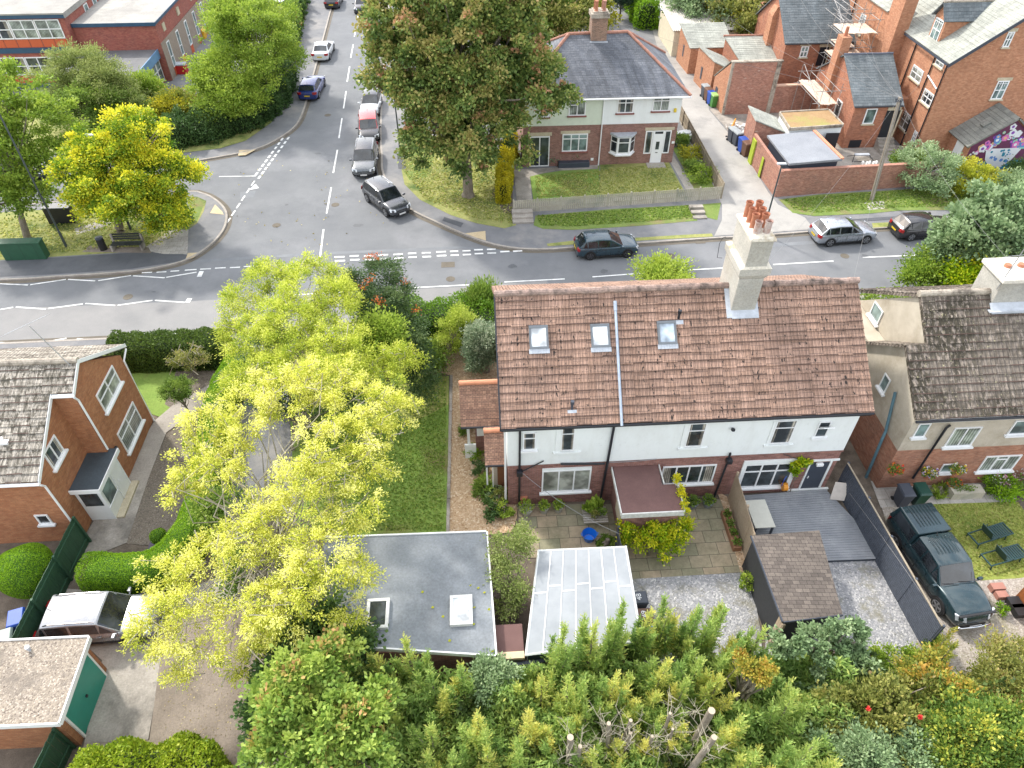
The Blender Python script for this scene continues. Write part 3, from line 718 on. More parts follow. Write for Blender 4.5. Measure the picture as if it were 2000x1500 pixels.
lf_privet = leafmat('leaf_privet', [(0, (0.03, 0.07, 0.012)), (.5, (0.09, 0.15, 0.025)), (1, (0.17, 0.25, 0.04))], .3)
lf_syc = leafmat('leaf_sycamore', [(0, (0.12, 0.23, 0.04)), (.5, (0.28, 0.42, 0.08)), (.84, (0.42, 0.52, 0.11)), (.93, (0.60, 0.48, 0.16)), (1, (0.62, 0.34, 0.15))], .35)
lf_autumn = leafmat('leaf_autumn', [(0, (0.13, 0.20, 0.04)), (.45, (0.30, 0.34, 0.06)), (.75, (0.50, 0.40, 0.06)), (1, (0.58, 0.36, 0.08))], .35)
lf_olive = leafmat('leaf_olive', [(0, (0.08, 0.12, 0.02)), (.5, (0.23, 0.26, 0.06)), (.85, (0.42, 0.41, 0.11)), (1, (0.46, 0.37, 0.15))], .4)
lf_hop = leafmat('leaf_hop', [(0, (0.12, 0.24, 0.008)), (.45, (0.27, 0.42, 0.01)), (1, (0.72, 0.66, 0.03))], .4)
m_bark = mottled('bark', (0.16, 0.13, 0.10), (0.27, 0.235, 0.19), 3, .95, 14, .8)
m_barkpale = mottled('pale_bark', (0.28, 0.25, 0.19), (0.42, 0.385, 0.30), 3, .95, 14, .8)
m_barkdark = mottled('dark_bark', (0.075, 0.06, 0.05), (0.14, 0.12, 0.10), 3, .95, 14, .8)
m_cut = plain('cut_wood', (.40, .33, .25), .8, var=.12, scale=14)

def leaves_mesh(name, C, D, L, W, tint, mat, parent=None, fold=0.0, three=False, local=True):
    """C centres (n,3), D directions (n,3) along the leaf, L length, W width"""
    n = len(C); rg = np.random.RandomState(n % 9973+1)
    D = D/np.maximum(np.linalg.norm(D, axis=1, keepdims=True), 1e-6)
    rnd = rg.normal(size=(n, 3)); S = np.cross(D, rnd); S /= np.maximum(np.linalg.norm(S, axis=1, keepdims=True), 1e-6)
    L = np.broadcast_to(np.asarray(L, float).reshape(-1, 1), (n, 1)); W = np.broadcast_to(np.asarray(W, float).reshape(-1, 1), (n, 1))
    if three:
        V_ = np.stack([C-D*L*.5-S*W*.5, C-D*L*.5+S*W*.5, C+D*L*.5], 1); k = 3
    else:
        V_ = np.stack([C-D*L*.5, C+S*W*.5+D*L*.05, C+D*L*.5, C-S*W*.5+D*L*.05], 1); k = 4
    me = bpy.data.meshes.new(name); me.vertices.add(n*k); me.vertices.foreach_set('co', V_.reshape(-1).astype(np.float32))
    me.loops.add(n*k); me.loops.foreach_set('vertex_index', np.arange(n*k, dtype=np.int32))
    me.polygons.add(n); me.polygons.foreach_set('loop_start', np.arange(0, n*k, k, dtype=np.int32)); me.polygons.foreach_set('loop_total', np.full(n, k, dtype=np.int32))
    me.materials.append(mat); me.update(calc_edges=True)
    at = me.attributes.new('tint', 'FLOAT', 'FACE'); at.data.foreach_set('value', np.clip(tint, 0, 1).astype(np.float32))
    if not local and parent is not None: me.transform(world_of(parent).inverted())
    o = bpy.data.objects.new(name, me); COL.objects.link(o)
    if parent is not None: o.parent = parent
    return o
def blob_points(rg, n, power=.33):
    d = rg.normal(size=(n, 3)); d /= np.linalg.norm(d, axis=1, keepdims=True); return d*(rg.uniform(size=(n, 1))**power), d
def leafball(name, parent, c, r, mat, n=200, ls=.08, tint=.5, seed=3, up=.5):
    rg = np.random.RandomState(seed+int(abs(c[0]*100)) % 99); p, d = blob_points(rg, n, .4)
    C = np.array(c)+p*np.array(r); D = d+np.array([0, 0, up])+rg.normal(size=(n, 3))*.5
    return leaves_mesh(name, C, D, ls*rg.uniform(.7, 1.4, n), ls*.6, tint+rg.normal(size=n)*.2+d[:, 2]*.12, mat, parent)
def lumps(rg, cen, rad, nb, rough=.25, floor=-.45):
    """clump centres over a lumpy ellipsoid"""
    out = []; ph = rg.uniform(0, 6.28, 9); k = rg.uniform(1.5, 4.5, 9)
    while len(out) < nb:
        d = rg.normal(size=3); d /= np.linalg.norm(d)
        if d[2] < floor: continue
        f = 1+rough*(math.sin(k[0]*d[0]*2+ph[0])+math.sin(k[1]*d[1]*2+ph[1])+math.sin(k[2]*d[2]*2+ph[2]))/3*1.6
        t = rg.uniform(.35, 1)**.45
        out.append((np.array(cen)+d*np.array(rad)*f*t, d, t))
    return out
def tree(name, label, base, crowns, mat, leaf=.16, nb=90, per=120, br=.55, flat=.65, trunk=.25, bark=None, cat='tree', group=None, rough=.28,
         tint=.5, tspread=.22, tipup=.15, drop=0.0, aspect=.62, seed=1, forks=26, tops=None, floor=-.5, kind_shape=False, droop=0.0, limb_r=.4, z0=.1, bare=0, twist=1.0):
    """crowns: list of (centre xyz, radii xyz) in world space"""
    rg = np.random.RandomState(seed); o = thing(name, label, cat, (base[0], base[1], z0), 0, group); B = np.array([base[0], base[1], z0])
    vol = [c[1][0]*c[1][1]*c[1][2] for c in crowns]; tot = sum(v**.67 for v in vol)
    Cs, Ds, Ts, Fl = [], [], [], []; cl = []
    for (cen, rad), v in zip(crowns, vol):
        k = max(3, int(nb*v**.67/tot)); cl += [(c-B, d, t, rad) for c, d, t in lumps(rg, cen, rad, k, rough, floor)]
    zmin = min(c[0][2] for c in cl); zmax = max(c[0][2] for c in cl)
    for c, d, t, rad in cl:
        bt = tint+rg.normal()*tspread*.6; r = br*rg.uniform(.65, 1.35); n = int(per*(r/br)**1.6*rg.uniform(.7, 1.2))
        p = rg.normal(size=(n, 3))*.50; p *= np.minimum(1, 1.5/np.maximum(np.linalg.norm(p, axis=1, keepdims=True), 1e-6)); dd = p/np.maximum(np.linalg.norm(p, axis=1, keepdims=True), .2); q = p*np.array([r, r, r*flat]); 
        if droop: q[:, 2] -= droop*(p[:, 0]**2+p[:, 1]**2)*r
        Fl.append((p[:, 2] > .15) & (rg.uniform() < (tops or 0)*2.2) & (t > .6)); Cs.append(c+q); Ds.append(dd*.8+d*.5+np.array([0, 0, tipup-droop])+rg.normal(size=(n, 3))*.45)
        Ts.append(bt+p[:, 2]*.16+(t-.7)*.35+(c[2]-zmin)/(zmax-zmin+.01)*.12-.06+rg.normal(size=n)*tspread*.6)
    C = np.concatenate(Cs); D = np.concatenate(Ds); T = np.concatenate(Ts); n = len(C)
    if tops: F_ = np.concatenate(Fl); T = np.where(F_ & (rg.uniform(size=n) < .8), rg.uniform(.87, 1, n), np.minimum(T, .84))
    leaves_mesh('crown', C, D, leaf*rg.uniform(.65, 1.35, n), leaf*aspect*rg.uniform(.7, 1.2, n), T, mat, o)
    mb = MB(); cm = sum((np.array(c[0]) for c in crowns), np.zeros(3))/len(crowns)-B
    top = Vector((cm[0]*.6, cm[1]*.6, max(.6, cm[2]*.75))); h0 = Vector((top.x*.25, top.y*.25, top.z*.45))
    mb.tube([(0, 0, -.1), (0, 0, .3), tuple(h0), tuple(top)], [trunk*1.5, trunk, trunk*.8, trunk*.5], 9)
    idx = rg.permutation(len(cl))[:forks]
    for i in idx:
        e = Vector(cl[i][0]); s = h0.lerp(top, rg.uniform(0, 1)); m1 = s.lerp(e, .4)+Vector(rg.normal(size=3)*.2*twist*min(1.0, (e-s).length*.3)); m2 = s.lerp(e, .75)+Vector(rg.normal(size=3)*.22*twist*min(1.0, (e-s).length*.3))
        mb.tube([tuple(s), tuple(m1), tuple(m2), tuple(e)], [trunk*limb_r, trunk*limb_r*.65, trunk*limb_r*.35, trunk*.06], 5, cap=False)
    for i in range(bare):
        e0 = Vector(cl[rg.randint(len(cl))][0]); e = e0+Vector(rg.normal(size=3)).normalized()*br*1.2; m1 = e0.lerp(e, .5)+Vector(rg.normal(size=3)*.12); s = e0-Vector(rg.normal(size=3)*.28)
        mb.tube([tuple(s), tuple(e0), tuple(m1), tuple(e)], [.020, .016, .012, .006], 4, cap=False)
    mb.build('trunk', bark or m_bark, o, local=True, uvs=False)
    return o
def shrub(name, label, base, r, h, mat, leaf=.1, nb=26, per=90, group=None, cat='shrub', seed=1, br=None, **k):
    c = (base[0], base[1], .1+h*.52)
    return tree(name, label, base, [(c, (r, k.pop('ry', r), h*.5))], mat, leaf=leaf, nb=nb, per=per, br=br or r*.38, trunk=.05, cat=cat, group=group, seed=seed, forks=8, floor=-.7, **k)
def hedge(name, label, path, w, h, mat, leaf=.07, dens=260, cat='hedge', rnd=.35, z0=.1, rough=.05, base_mat=None, clipped=True, tint=.5, top_tint=.15, group=None):
    """clipped hedge along a path: a solid core under a skin of leaves"""
    p = [Vector((a[0], a[1], 0)) for a in path]; o = thing(name, label, cat, (p[0].x, p[0].y, z0), 0, group); rg = np.random.RandomState(len(path)*7+int(w*10))
    segs = []; L = 0
    for i in range(len(p)-1): segs.append((L, p[i], p[i+1])); L += (p[i+1]-p[i]).length
    # core: rounded section swept along the path
    K = 10; prof = []
    for j in range(K+1):
        t = j/K; a = math.pi*t
        x = -math.cos(a); zc = math.sin(a)
        e = .55; prof.append((math.copysign(abs(x)**e, x)*w/2, (zc**e)*h))
    nrm = []
    for i in range(len(p)):
        d = (p[min(i+1, len(p)-1)]-p[max(i-1, 0)]).normalized(); nrm.append(Vector((-d.y, d.x, 0)))
    mb = MB(); 
    pts = []
    for i, q in enumerate(p):
        s = 1.0
        cf = .93-rough*1.3; pts.append([tuple(q+nrm[i]*x*cf+Vector((0, 0, z0+z*(cf+.03)))) for x, z in prof])
    for e_, f_ in ((0, 1), (-1, -2)):   # the core stops short of the leafy ends
        dv = (p[f_]-p[e_]).normalized()*min(.3, w*.18); pts[e_] = [(x+dv.x, y+dv.y, z0+(z-z0)*.93) for x, y, z in pts[e_]]
    for r in pts: mb.v += r
    for i in range(len(p)-1):
        for j in range(K): a = i*(K+1)+j; mb.f.append((a, a+K+1, a+K+2, a+1)); mb.mi.append(0)
    mb.f.append(tuple(range(K+1))); mb.f.append(tuple((len(p)-1)*(K+1)+j for j in reversed(range(K+1)))); mb.mi += [0, 0]
    mb.build('core', base_mat or plain('hedge_inside', (.018, .035, .008), .95, var=.3, scale=8), o, uvs=False)
    per_ = w+2*h; n = int(L*per_*dens); u = rg.uniform(0, L, n); t = rg.uniform(0, 1, n); C = np.zeros((n, 3)); D = np.zeros((n, 3)); ph = rg.uniform(0, 6, 6)
    k_in = None
    cum = np.array([s[0] for s in segs]+[L]); si = np.clip(np.searchsorted(cum, u, side='right')-1, 0, len(segs)-1)
    A = np.array([s[1] for s in segs]); Bq = np.array([s[2] for s in segs]); ln = np.maximum(cum[1:]-cum[:-1], 1e-6)
    f = ((u-cum[si])/ln[si])[:, None]; Q = A[si]*(1-f)+Bq[si]*f; NA = np.array(nrm); Nn = NA[si]*(1-f)+NA[si+1]*f
    # arc length param over the profile
    pr = np.array(prof); dl = np.r_[0, np.cumsum(np.linalg.norm(np.diff(pr, axis=0), axis=1))]; tt = t*dl[-1]
    px = np.interp(tt, dl, pr[:, 0]); pz = np.interp(tt, dl, pr[:, 1]); k = 1+rough*(np.sin(u*2.3+ph[0])+np.sin(u*5.1+t*6+ph[1])+np.sin(t*14+u*1.7+ph[2]))/2
    px *= k; pz *= k; dp = 1-np.abs(rg.normal(size=n))*rough*.6; px *= dp; pz *= dp; out = np.stack([px/(w/2), pz/h], 1); out /= np.maximum(np.linalg.norm(out, axis=1, keepdims=True), 1e-6)
    C = Q+Nn*px[:, None]; C[:, 2] = z0+pz
    D = Nn*out[:, :1]; D[:, 2] = out[:, 1]; C += D*rg.normal(size=(n, 1))*leaf*.35; C[:, 2] = np.maximum(C[:, 2], z0+.02); D += rg.normal(size=(n, 3))*.75
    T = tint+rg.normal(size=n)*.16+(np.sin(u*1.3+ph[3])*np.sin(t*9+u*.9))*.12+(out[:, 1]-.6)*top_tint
    ne = int(w*h*dens*1.1)
    for e_, f_ in ((0, 1), (-1, -2)):
        tv = np.array((p[e_]-p[f_]).normalized()); jx = rg.uniform(0, dl[-1], ne); uu = rg.uniform(0, 1, ne)**.5; ex = np.interp(jx, dl, pr[:, 0])*uu; ez = np.interp(jx, dl, pr[:, 1])*uu
        Ce = np.array(p[e_])+np.array(nrm[e_])*ex[:, None]+tv*((1-uu**2)[:, None]*w*.10+rg.normal(size=(ne, 1))*leaf*.4); Ce[:, 2] = z0+.02+np.maximum(ez, 0)
        C = np.concatenate([C, Ce]); D = np.concatenate([D, tv+rg.normal(size=(ne, 3))*.75]); T = np.concatenate([T, tint-.05+rg.normal(size=ne)*.16])
    n = len(C); B = np.array([p[0].x, p[0].y, z0])
    leaves_mesh('leaves', C-B, D, leaf*rg.uniform(.6, 1.3, n), leaf*.7, T, mat, o); return o
def plume(name, label, base, h, r, mat, seed=1, group=None, tint=.5, dens=1.0, cat='tree', spray=.34, lean=(0, 0), bark=None, z0=.1, start=.12, tspread=.16, k=6, tip=1.0):
    """cypress: several feathery leaders round a stem, each clothed in narrow upswept sprays"""
    rg = np.random.RandomState(seed); o = thing(name, label, cat, (base[0], base[1], z0), 0, group)
    Cs, Ds, Ls, Ts = [], [], [], []; mb = MB()
    for q in range(k):
        a = rg.uniform(0, 6.283); rad = 0 if q == 0 else r*rg.uniform(.35, .95); ht = h if q == 0 else h*(1-rg.uniform(.06, .42)); z1 = h*start if q == 0 else ht*rg.uniform(.25, .5)
        b0 = np.array([math.cos(a)*rad*.45, math.sin(a)*rad*.45, z1]); b1 = np.array([math.cos(a)*rad+lean[0]*ht, math.sin(a)*rad+lean[1]*ht, ht]); Ln = ht-z1; bt = tint+rg.normal()*tspread
        mb.tube([tuple(b0), tuple((b0+b1)/2+rg.normal(size=3)*.06), tuple(b1)], [.02+.012*h*(q == 0), .016, .005], 4)
        for i in range(int(Ln*46*dens)):
            t = rg.uniform(0, 1)**1.15; c = b0*(1-t)+b1*t; th = rg.uniform(0, 6.283); w = (r*1.0 if q == 0 else r*.72)*((1-t)**.95+.05)*rg.uniform(.35, 1.2)
            out = np.array([math.cos(th), math.sin(th), .55+t*1.3+rg.normal()*.25]); out /= np.linalg.norm(out); side = np.cross(out, rg.normal(size=3)); side /= np.linalg.norm(side)
            sp = spray*rg.uniform(.6, 1.3)*(1-.3*t); c = c+out*w*.5; st = bt+rg.normal()*tspread*.5; m = 7; sag = np.array([0, 0, -.25])
            for jj in range(m):
                s = jj/(m-1); sg = (-1 if jj % 2 else 1); d = out*(1.1-.2*s)+side*sg*.8*(1-s)+sag*s*.4+rg.normal(size=3)*.12
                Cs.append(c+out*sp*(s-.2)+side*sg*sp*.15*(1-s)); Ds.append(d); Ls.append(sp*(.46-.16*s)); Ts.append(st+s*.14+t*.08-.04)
    Ls = np.array(Ls); leaves_mesh('crown', np.array(Cs), np.array(Ds), Ls, Ls*.26+.012, np.array(Ts), mat, o)
    mb.tube([(0, 0, -.1), (lean[0]*h*.5, lean[1]*h*.5, h*.5), (lean[0]*h, lean[1]*h, h*.95)], [.05+.012*h, .04, .01], 6).build('trunk', bark or m_bark, o, local=True, uvs=False)
    return o
def crown_px(items):
    """items: pixel x, y, height z of the clump centre, radius x/y, radius z"""
    return [(tuple(P(a, b, z)), (r, r, rz)) for a, b, z, r, rz in items]
# ================================================================== MAIN HOUSE (pair under one roof)
YW, YR = 19.95, 24.2
EZ, RZ = 5.62, 9.09
EY0 = 19.72; BY = 28.7; BZ = 6.25
X0, X1 = 0.74, 16.40
house = thing('semi_detached_house', 'white rendered pair of houses with brown ribbed tile roof, rooflights and tall cream chimney stack', 'house', (8.5, YW, 0))
mb = MB(); mb.box(1.05, 16.02, YW+0.02, 28.3, 0, 2.95); mb.build('brick_wall', m_brick_main, house)
mb = MB(); mb.box(1.02, 16.05, YW, 28.33, 2.95, 5.5)
mb.hexa([(1.02, YW, 5.5), (1.25, YW, 5.5), (1.25, 28.33, 5.5), (1.02, 28.33, 5.5)], [(1.02, YR-.2, 8.7), (1.25, YR-.2, 8.7), (1.25, YR+.2, 8.7), (1.02, YR+.2, 8.7)])
mb.hexa([(15.82, YW, 5.5), (16.05, YW, 5.5), (16.05, 28.33, 5.5), (15.82, 28.33, 5.5)], [(15.82, YR-.2, 8.7), (16.05, YR-.2, 8.7), (16.05, YR+.2, 8.7), (15.82, YR+.2, 8.7)])
mb.build('rendered_wall', m_white, house)
mb = MB(); mb.box(1.0, 16.07, YW-0.02, YW, 2.86, 2.94); mb.build('brick_course', m_brick_main, house)
mb = MB()
A, B, C_, D = (X0, EY0, EZ), (X1, EY0, EZ), (X1-.03, YR, RZ), (X0, YR, RZ)
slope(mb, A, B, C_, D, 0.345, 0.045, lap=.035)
slope(mb, (X1, BY, BZ), (X0, BY, BZ), D, C_, 0.345, 0.04)
slab(mb, A, B, C_, D, 0.14); slab(mb, (X1, BY, BZ), (X0, BY, BZ), D, C_, 0.14)
m_lap = mottled('lap_shade', (.035, .024, .02), (.12, .07, .055), 2.5, .95, 9, .2)  # dark colour of the painted shadow lines between tile courses
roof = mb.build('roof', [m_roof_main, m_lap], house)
mb = MB(); ridge(mb, (X0-.02, YR, RZ+.03), (X1, YR, RZ+.03), 0.15, 0.45, bumpy=0.02); mb.build('ridge_tiles', m_ridge_main, roof)
mb = MB()
for a in ((X0-.03, EY0), ):
    mb.hexa([(X0-.04, EY0-.02, EZ-.16), (X0+.02, EY0-.02, EZ-.16), (X0+.02, YR, RZ-.16), (X0-.04, YR, RZ-.16)], [(X0-.04, EY0-.02, EZ+.06), (X0+.02, EY0-.02, EZ+.06), (X0+.02, YR, RZ+.06), (X0-.04, YR, RZ+.06)])
mb.build('bargeboard', m_black, roof)
mb = MB(); mb.box(X0+.02, X1-.02, EY0+.02, EY0+.06, EZ-.24, EZ-.05); mb.box(X0+.02, X1-.02, EY0+.06, YW-.003, EZ-.24, EZ-.2); mb.build('fascia', m_black, house)
gutter(house, (X0, EY0-.03, EZ-.07), (X1, EY0-.03, EZ-.07), 0.055)
# capping over the roof between the two houses
zs = lambda y, off=0.0: EZ+(RZ-EZ)/(YR-EY0)*(y-EY0)+off
nslope = Vector((0, -(RZ-EZ), YR-EY0)).normalized()
def onslope(px, py):
    d = _ray(px, py); k = (RZ-EZ)/(YR-EY0)
    t = (EZ-CH-k*EY0)/(d.z-k*d.y); return Vector((t*d.x, t*d.y, CH+t*d.z))
mb = MB()
pa_, pb_ = onslope(1201, 596)+nslope*.07, onslope(1214, 832)+nslope*.07; mb.tube([pa_, pb_], 0.06, 8); mb.tube([pa_+(pa_-pb_)*.03, pa_+(pb_-pa_)*.05], 0.08, 8)
mb.build('roof_pipe', plain('galvanised', (0.36, 0.42, 0.50), 0.4, 0.3, 0.2), house)
def rooflight(parent, c, hx, hl, glass, name='rooflight', label=None):
    s = Vector((0, YR-EY0, RZ-EZ)).normalized(); x = Vector((1, 0, 0)); n = nslope
    f = MB(); fw = 0.09
    for u0, u1, v0, v1, h in ((-hx, hx, -hl, -hl+fw, .11), (-hx, hx, hl-fw*1.3, hl, .115), (-hx, -hx+fw, -hl+fw, hl-fw*1.3, .105), (hx-fw, hx, -hl+fw, hl-fw*1.3, .105)):
        f.obox(c+x*(u0+u1)/2+s*(v0+v1)/2+n*h/2, x*(u1-u0)/2, s*(v1-v0)/2, n*h/2)
    fo = f.build(name, plain('rooflight_grey', (0.14, 0.155, 0.17), 0.45, 0.2), parent)
    if label: fo['label'] = label
    MB().obox(c+n*.05, x*(hx-fw*.9), s*(hl-fw*1.0), n*.03).build('pane', glass, fo)
    fl = MB().obox(c-s*(hl+.10)+n*.055, x*(hx+.03), s*.10, n*.012)
    for k in range(7): fl.obox(c-s*(hl+.10)+n*.07+x*(-hx+hx*2*(k+.5)/7), x*.03, s*.10, n*.012)
    fl.build('flashing', m_leadgrey, fo)
for (px, py), g, l in (((1052, 661), m_glasswhite, None), ((1172, 658), m_glasswhite, None), ((1302, 652), m_glasssky, 'rooflight without a blind')):
    rooflight(house, onslope(px, py-2), 0.40, 0.50, g, label=l)
for px, py, r in ((1325, 617, .07), (1117, 793, .07)):
    c = onslope(px, py+6); mb = MB(); mb.cyl(c-Vector((0, 0, .05)), r*.75, .35, 12); mb.cyl(c+Vector((0, 0, .30)), r*1.15, .16, 12)
    v = mb.build('roof_vent', m_black if px > 1200 else m_darkgrey, roof, smooth=False)
    MB().obox(c-Vector((0, .12, .07)), (0.19, 0, 0), Vector((0, YR-EY0, RZ-EZ)).normalized()*.1, nslope*.012).build('flashing', m_leadgrey, v)
# chimney
chy = mottled('lime_render', (0.34, 0.335, 0.305), (0.48, 0.46, 0.41), 1.0, 0.95, 14, 0.5, c3=(0.36, 0.34, 0.29), bdist=0.02)
flaunch = mottled('chimney_flaunching', (0.54, 0.50, 0.42), (0.72, 0.67, 0.56), 2.2, 0.95, 9, 1.0, c3=(0.33, 0.24, 0.12), bdist=0.05)
lo = [(10.72, 23.30), (11.76, 23.30), (11.76, 25.25), (10.72, 25.25)]
mb = MB(); mb.prism(lo, 7.6, 10.05)
mb.hexa([(x, y, 10.05) for x, y in lo], [(x+(.13 if x > 11 else -.06), y+(-.08 if y < 24 else .05), 10.25) for x, y in lo])
mb.prism([(10.62, 23.20), (11.93, 23.20), (11.93, 25.32), (10.62, 25.32)], 10.25, 10.58)
up_ = [(10.80, 23.25), (11.70, 23.25), (11.70, 25.15), (10.80, 25.15)]
mb.prism(up_, 10.66, 11.88)
ch = mb.build('chimney', chy, house, bevel=0.03)
mb = MB(); mb.hexa([(10.60, 23.17, 10.58), (11.95, 23.17, 10.58), (11.95, 25.34, 10.58), (10.60, 25.34, 10.58)], [(10.78, 23.27, 10.72), (11.72, 23.27, 10.72), (11.72, 25.17, 10.72), (10.78, 25.17, 10.72)])
mb.hexa([(10.72, 23.17, 11.88), (11.78, 23.17, 11.88), (11.78, 25.23, 11.88), (10.72, 25.23, 11.88)], [(10.74, 23.2, 11.98), (11.76, 23.2, 11.98), (11.76, 25.2, 11.98), (10.74, 25.2, 11.98)])
mb.hexa([(10.74, 23.2, 11.98), (11.76, 23.2, 11.98), (11.76, 25.2, 11.98), (10.74, 25.2, 11.98)], [(10.95, 23.4, 12.1), (11.6, 23.4, 12.1), (11.6, 25.0, 12.1), (10.95, 25.0, 12.1)])
mb.build('chimney_cap', flaunch, ch, bevel=0.03)
k = 0
m_potw = mottled('weathered_pot', (0.40, 0.30, 0.27), (0.52, 0.45, 0.42), 3, 0.9, 20, 0.4, c3=(0.30, 0.12, 0.07))
m_soot = plain('soot', (0.012, 0.010, 0.009), 1.0)
for yy in (23.55, 23.98, 24.4, 24.82):
    for xx in (11.02, 11.42):
        mb = MB(); zt = 12.68+(0.05 if yy > 24.7 else 0)-(0.07 if yy < 23.7 else 0)
        rr_ = [(.15, 12.02), (.15, 12.07), (.142, 12.10), (.132, zt-.08), (.15, zt-.075), (.152, zt-.01), (.145, zt)]
        mb.tube([(xx, yy, z) for r_, z in rr_], [r_ for r_, z in rr_], 16, 0, cap=False)
        mb.tube([(xx, yy, zt), (xx, yy, zt-.06), (xx, yy, zt-.28)], [.14, .112, .108], 16, 0, cap=False)
        pot = mb.build('chimney_pot', m_potw if yy < 23.7 else m_terracotta, ch, smooth=False)
        MB().cyl((xx, yy, zt-.28), .108, .01, 16).build('flue', m_soot, pot)
mb = MB()
for x0_, x1_ in ((10.52, 10.74), ):
    a, b = 23.05, 24.2
    mb.hexa([(x0_, a, zs(a, .045)), (x1_, a, zs(a, .045)), (x1_, b, zs(b, .045)), (x0_, b, zs(b, .045))], [(x0_, a, zs(a, .07)), (x1_, a, zs(a, .07)), (x1_, b, zs(b, .07)), (x0_, b, zs(b, .07))])
for x0_, x1_, a, b in ((10.74, 11.9, 23.02, 23.31), (11.75, 11.9, 23.31, 24.0)):
    mb.hexa([(x0_, a, zs(a, .045)), (x1_, a, zs(a, .045)), (x1_, b, zs(b, .045)), (x0_, b, zs(b, .045))], [(x0_, a, zs(a, .07)), (x1_, a, zs(a, .07)), (x1_, b, zs(b, .07)), (x0_, b, zs(b, .07))])
mb.build('flashing', m_leadgrey, ch)
MB().tube([(10.55, 25.1, 9.9), (10.35, 25.15, 9.9), (10.3, 25.15, 10.6), (10.38, 25.12, 10.9), (10.5, 25.1, 10.95)], 0.012, 5).build('aerial_bracket', m_black, ch)

WM = Wall((0, YW, 0), (1, 0, 0), (0, -1, 0)); WB = Wall((0, YW+.02, 0), (1, 0, 0), (0, -1, 0))
def wr(Wp, xl, xr, yb, yt):
    a = V(xl, yb, Wp.o.y); b = V(xr, yb, Wp.o.y); return a.x, b.x, a.z, V((xl+xr)/2, yt, Wp.o.y).z
def surround(parent, W, u0, u1, z0, z1, s=0.16, proud=0.035):
    mb = MB(); wallbox(mb, W, u0-s, u0-.002, z0-.05, z1+.0, 0.001, proud); wallbox(mb, W, u1+.002, u1+s, z0-.05, z1, 0.001, proud)
    wallbox(mb, W, u0-s-.08, u1+s+.08, z0-.15, z0-.052, 0.001, .09)
    mb.build('window_surround', m_white, parent)
u = wr(WM, 1021, 1046, 878, 844); window(house, WM, *u, transom=.66, fr=.05)
u = wr(WM, 1094, 1120, 880, 831); surround(house, WM, *u, s=.22); window(house, WM, *u, transom=.68, fr=.05, sill=False)
u = wr(WM, 1336, 1369, 872, 826); surround(house, WM, *u, s=.2); window(house, WM, *u, transom=.68, fr=.05, sill=False)
u = wr(WM, 1501, 1540, 866, 821); surround(house, WM, *u, s=.12); window(house, WM, *u, transom=.68, fr=.05, sill=False)
u = wr(WM, 1588, 1611, 853, 823); window(house, WM, *u, transom=.55, fr=.05, label='small window with its top light open')
mb = MB(); mb.obox(WM.p((u[0]+u[1])/2+.05, u[3]-.18, .22), (.25, 0, 0), (0, -.12, .1), (0, .012, .015)); mb.build('open_light', m_upvc, house)
u = wr(WB, 1057, 1150, 961, 917); window(house, WB, *u, cols=(1, 1, 1), fr=.07, glass=m_glassb, label='wide three-pane window with pale blinds')
mb = MB(); wallbox(mb, WB, u[0], u[1], u[3]+.002, u[3]+.15, .002, .03); mb.build('window_head', m_white, house)
u = wr(WB, 1287, 1388, 946, 909); window(house, WB, *u, cols=(1, 1, 1, 1), fr=.07, label='four-pane kitchen window')
u = wr(WB, 1440, 1534, 952, 905); window(house, WB, *u, cols=(1, 1, 1), transom=.68, fr=.08, label='large white bay-like window above the deck')
mb = MB(); wallbox(mb, WB, u[0]-.12, u[0]-.002, u[2]-.05, u[3]+.25, .002, .07); wallbox(mb, WB, u[1]+.002, u[1]+.12, u[2]-.05, u[3]+.25, .002, .07); wallbox(mb, WB, u[0], u[1], u[3]+.002, u[3]+.25, .002, .07); mb.build('window_surround', m_white, house)
# back door above the deck
d0 = V(1556, 967, YW); d1 = V(1590, 967, YW); zt = 2.15
mb = MB(); wallbox(mb, WB, d0.x, d1.x, .3, zt, .002, .03); dr = mb.build('back_door', m_darkgrey, house)
mb = MB()
for a, b in ((d0.x-.08, d0.x-.002), (d1.x+.002, d1.x+.1)): wallbox(mb, WB, a, b, .3, zt+.1, .002, .06)
wallbox(mb, WB, d0.x-.6, d1.x+.5, .16, .28, .002, .12); wallbox(mb, WB, d0.x-.1, d1.x+.4, zt+.12, zt+.22, .002, .06)
mb.build('door_frame', m_white, dr)
MB().box(d0.x+.1, d0.x+.14, YW-.06, YW-.02, 1.1, 1.25).build('handle', m_upvc, dr)
# drains and pipes on the rear wall
downpipe(house, [(1.55, YW-.07, 5.4), (1.55, YW-.07, .12)], .05)
mb = MB(); mb.box(1.42, 1.68, YW-.24, YW-.02, 2.45, 2.72); mb.tube([(1.55, YW-.12, 2.6), (2.6, YW-.06, 3.25)], .03, 6); mb.build('hopper', m_black, house, bevel=.01)
downpipe(house, [(5.47, YW-.10, 5.45), (5.42, YW-.09, 3.2), (5.32, YW-.09, .12)], .06)
downpipe(house, [(3.35, YW-.07, 3.0), (5.3, YW-.07, 2.88)], .05)
downpipe(house, [(10.85, YW-.08, 3.2), (10.85, YW-.08, 2.7), (10.75, YW-.08, .12)], .05)
mb = MB(); mb.box(10.75, 11.0, YW-.25, YW-.02, 2.62, 2.85); mb.tube([(13.3, YW-.06, 2.95), (13.9, YW-.06, 2.62), (14.8, YW-.06, 2.45)], .02, 5); mb.build('hopper', m_black, house, bevel=.01)
mb = MB(); c = V(1430, 836, YW); mb.cyl((c.x, YW-.13, c.z), .09, .06, 10); mb.box(c.x-.03, c.x+.03, YW-.1, YW-.001, c.z-.02, c.z+.03); mb.build('wall_lamp', m_black, house)
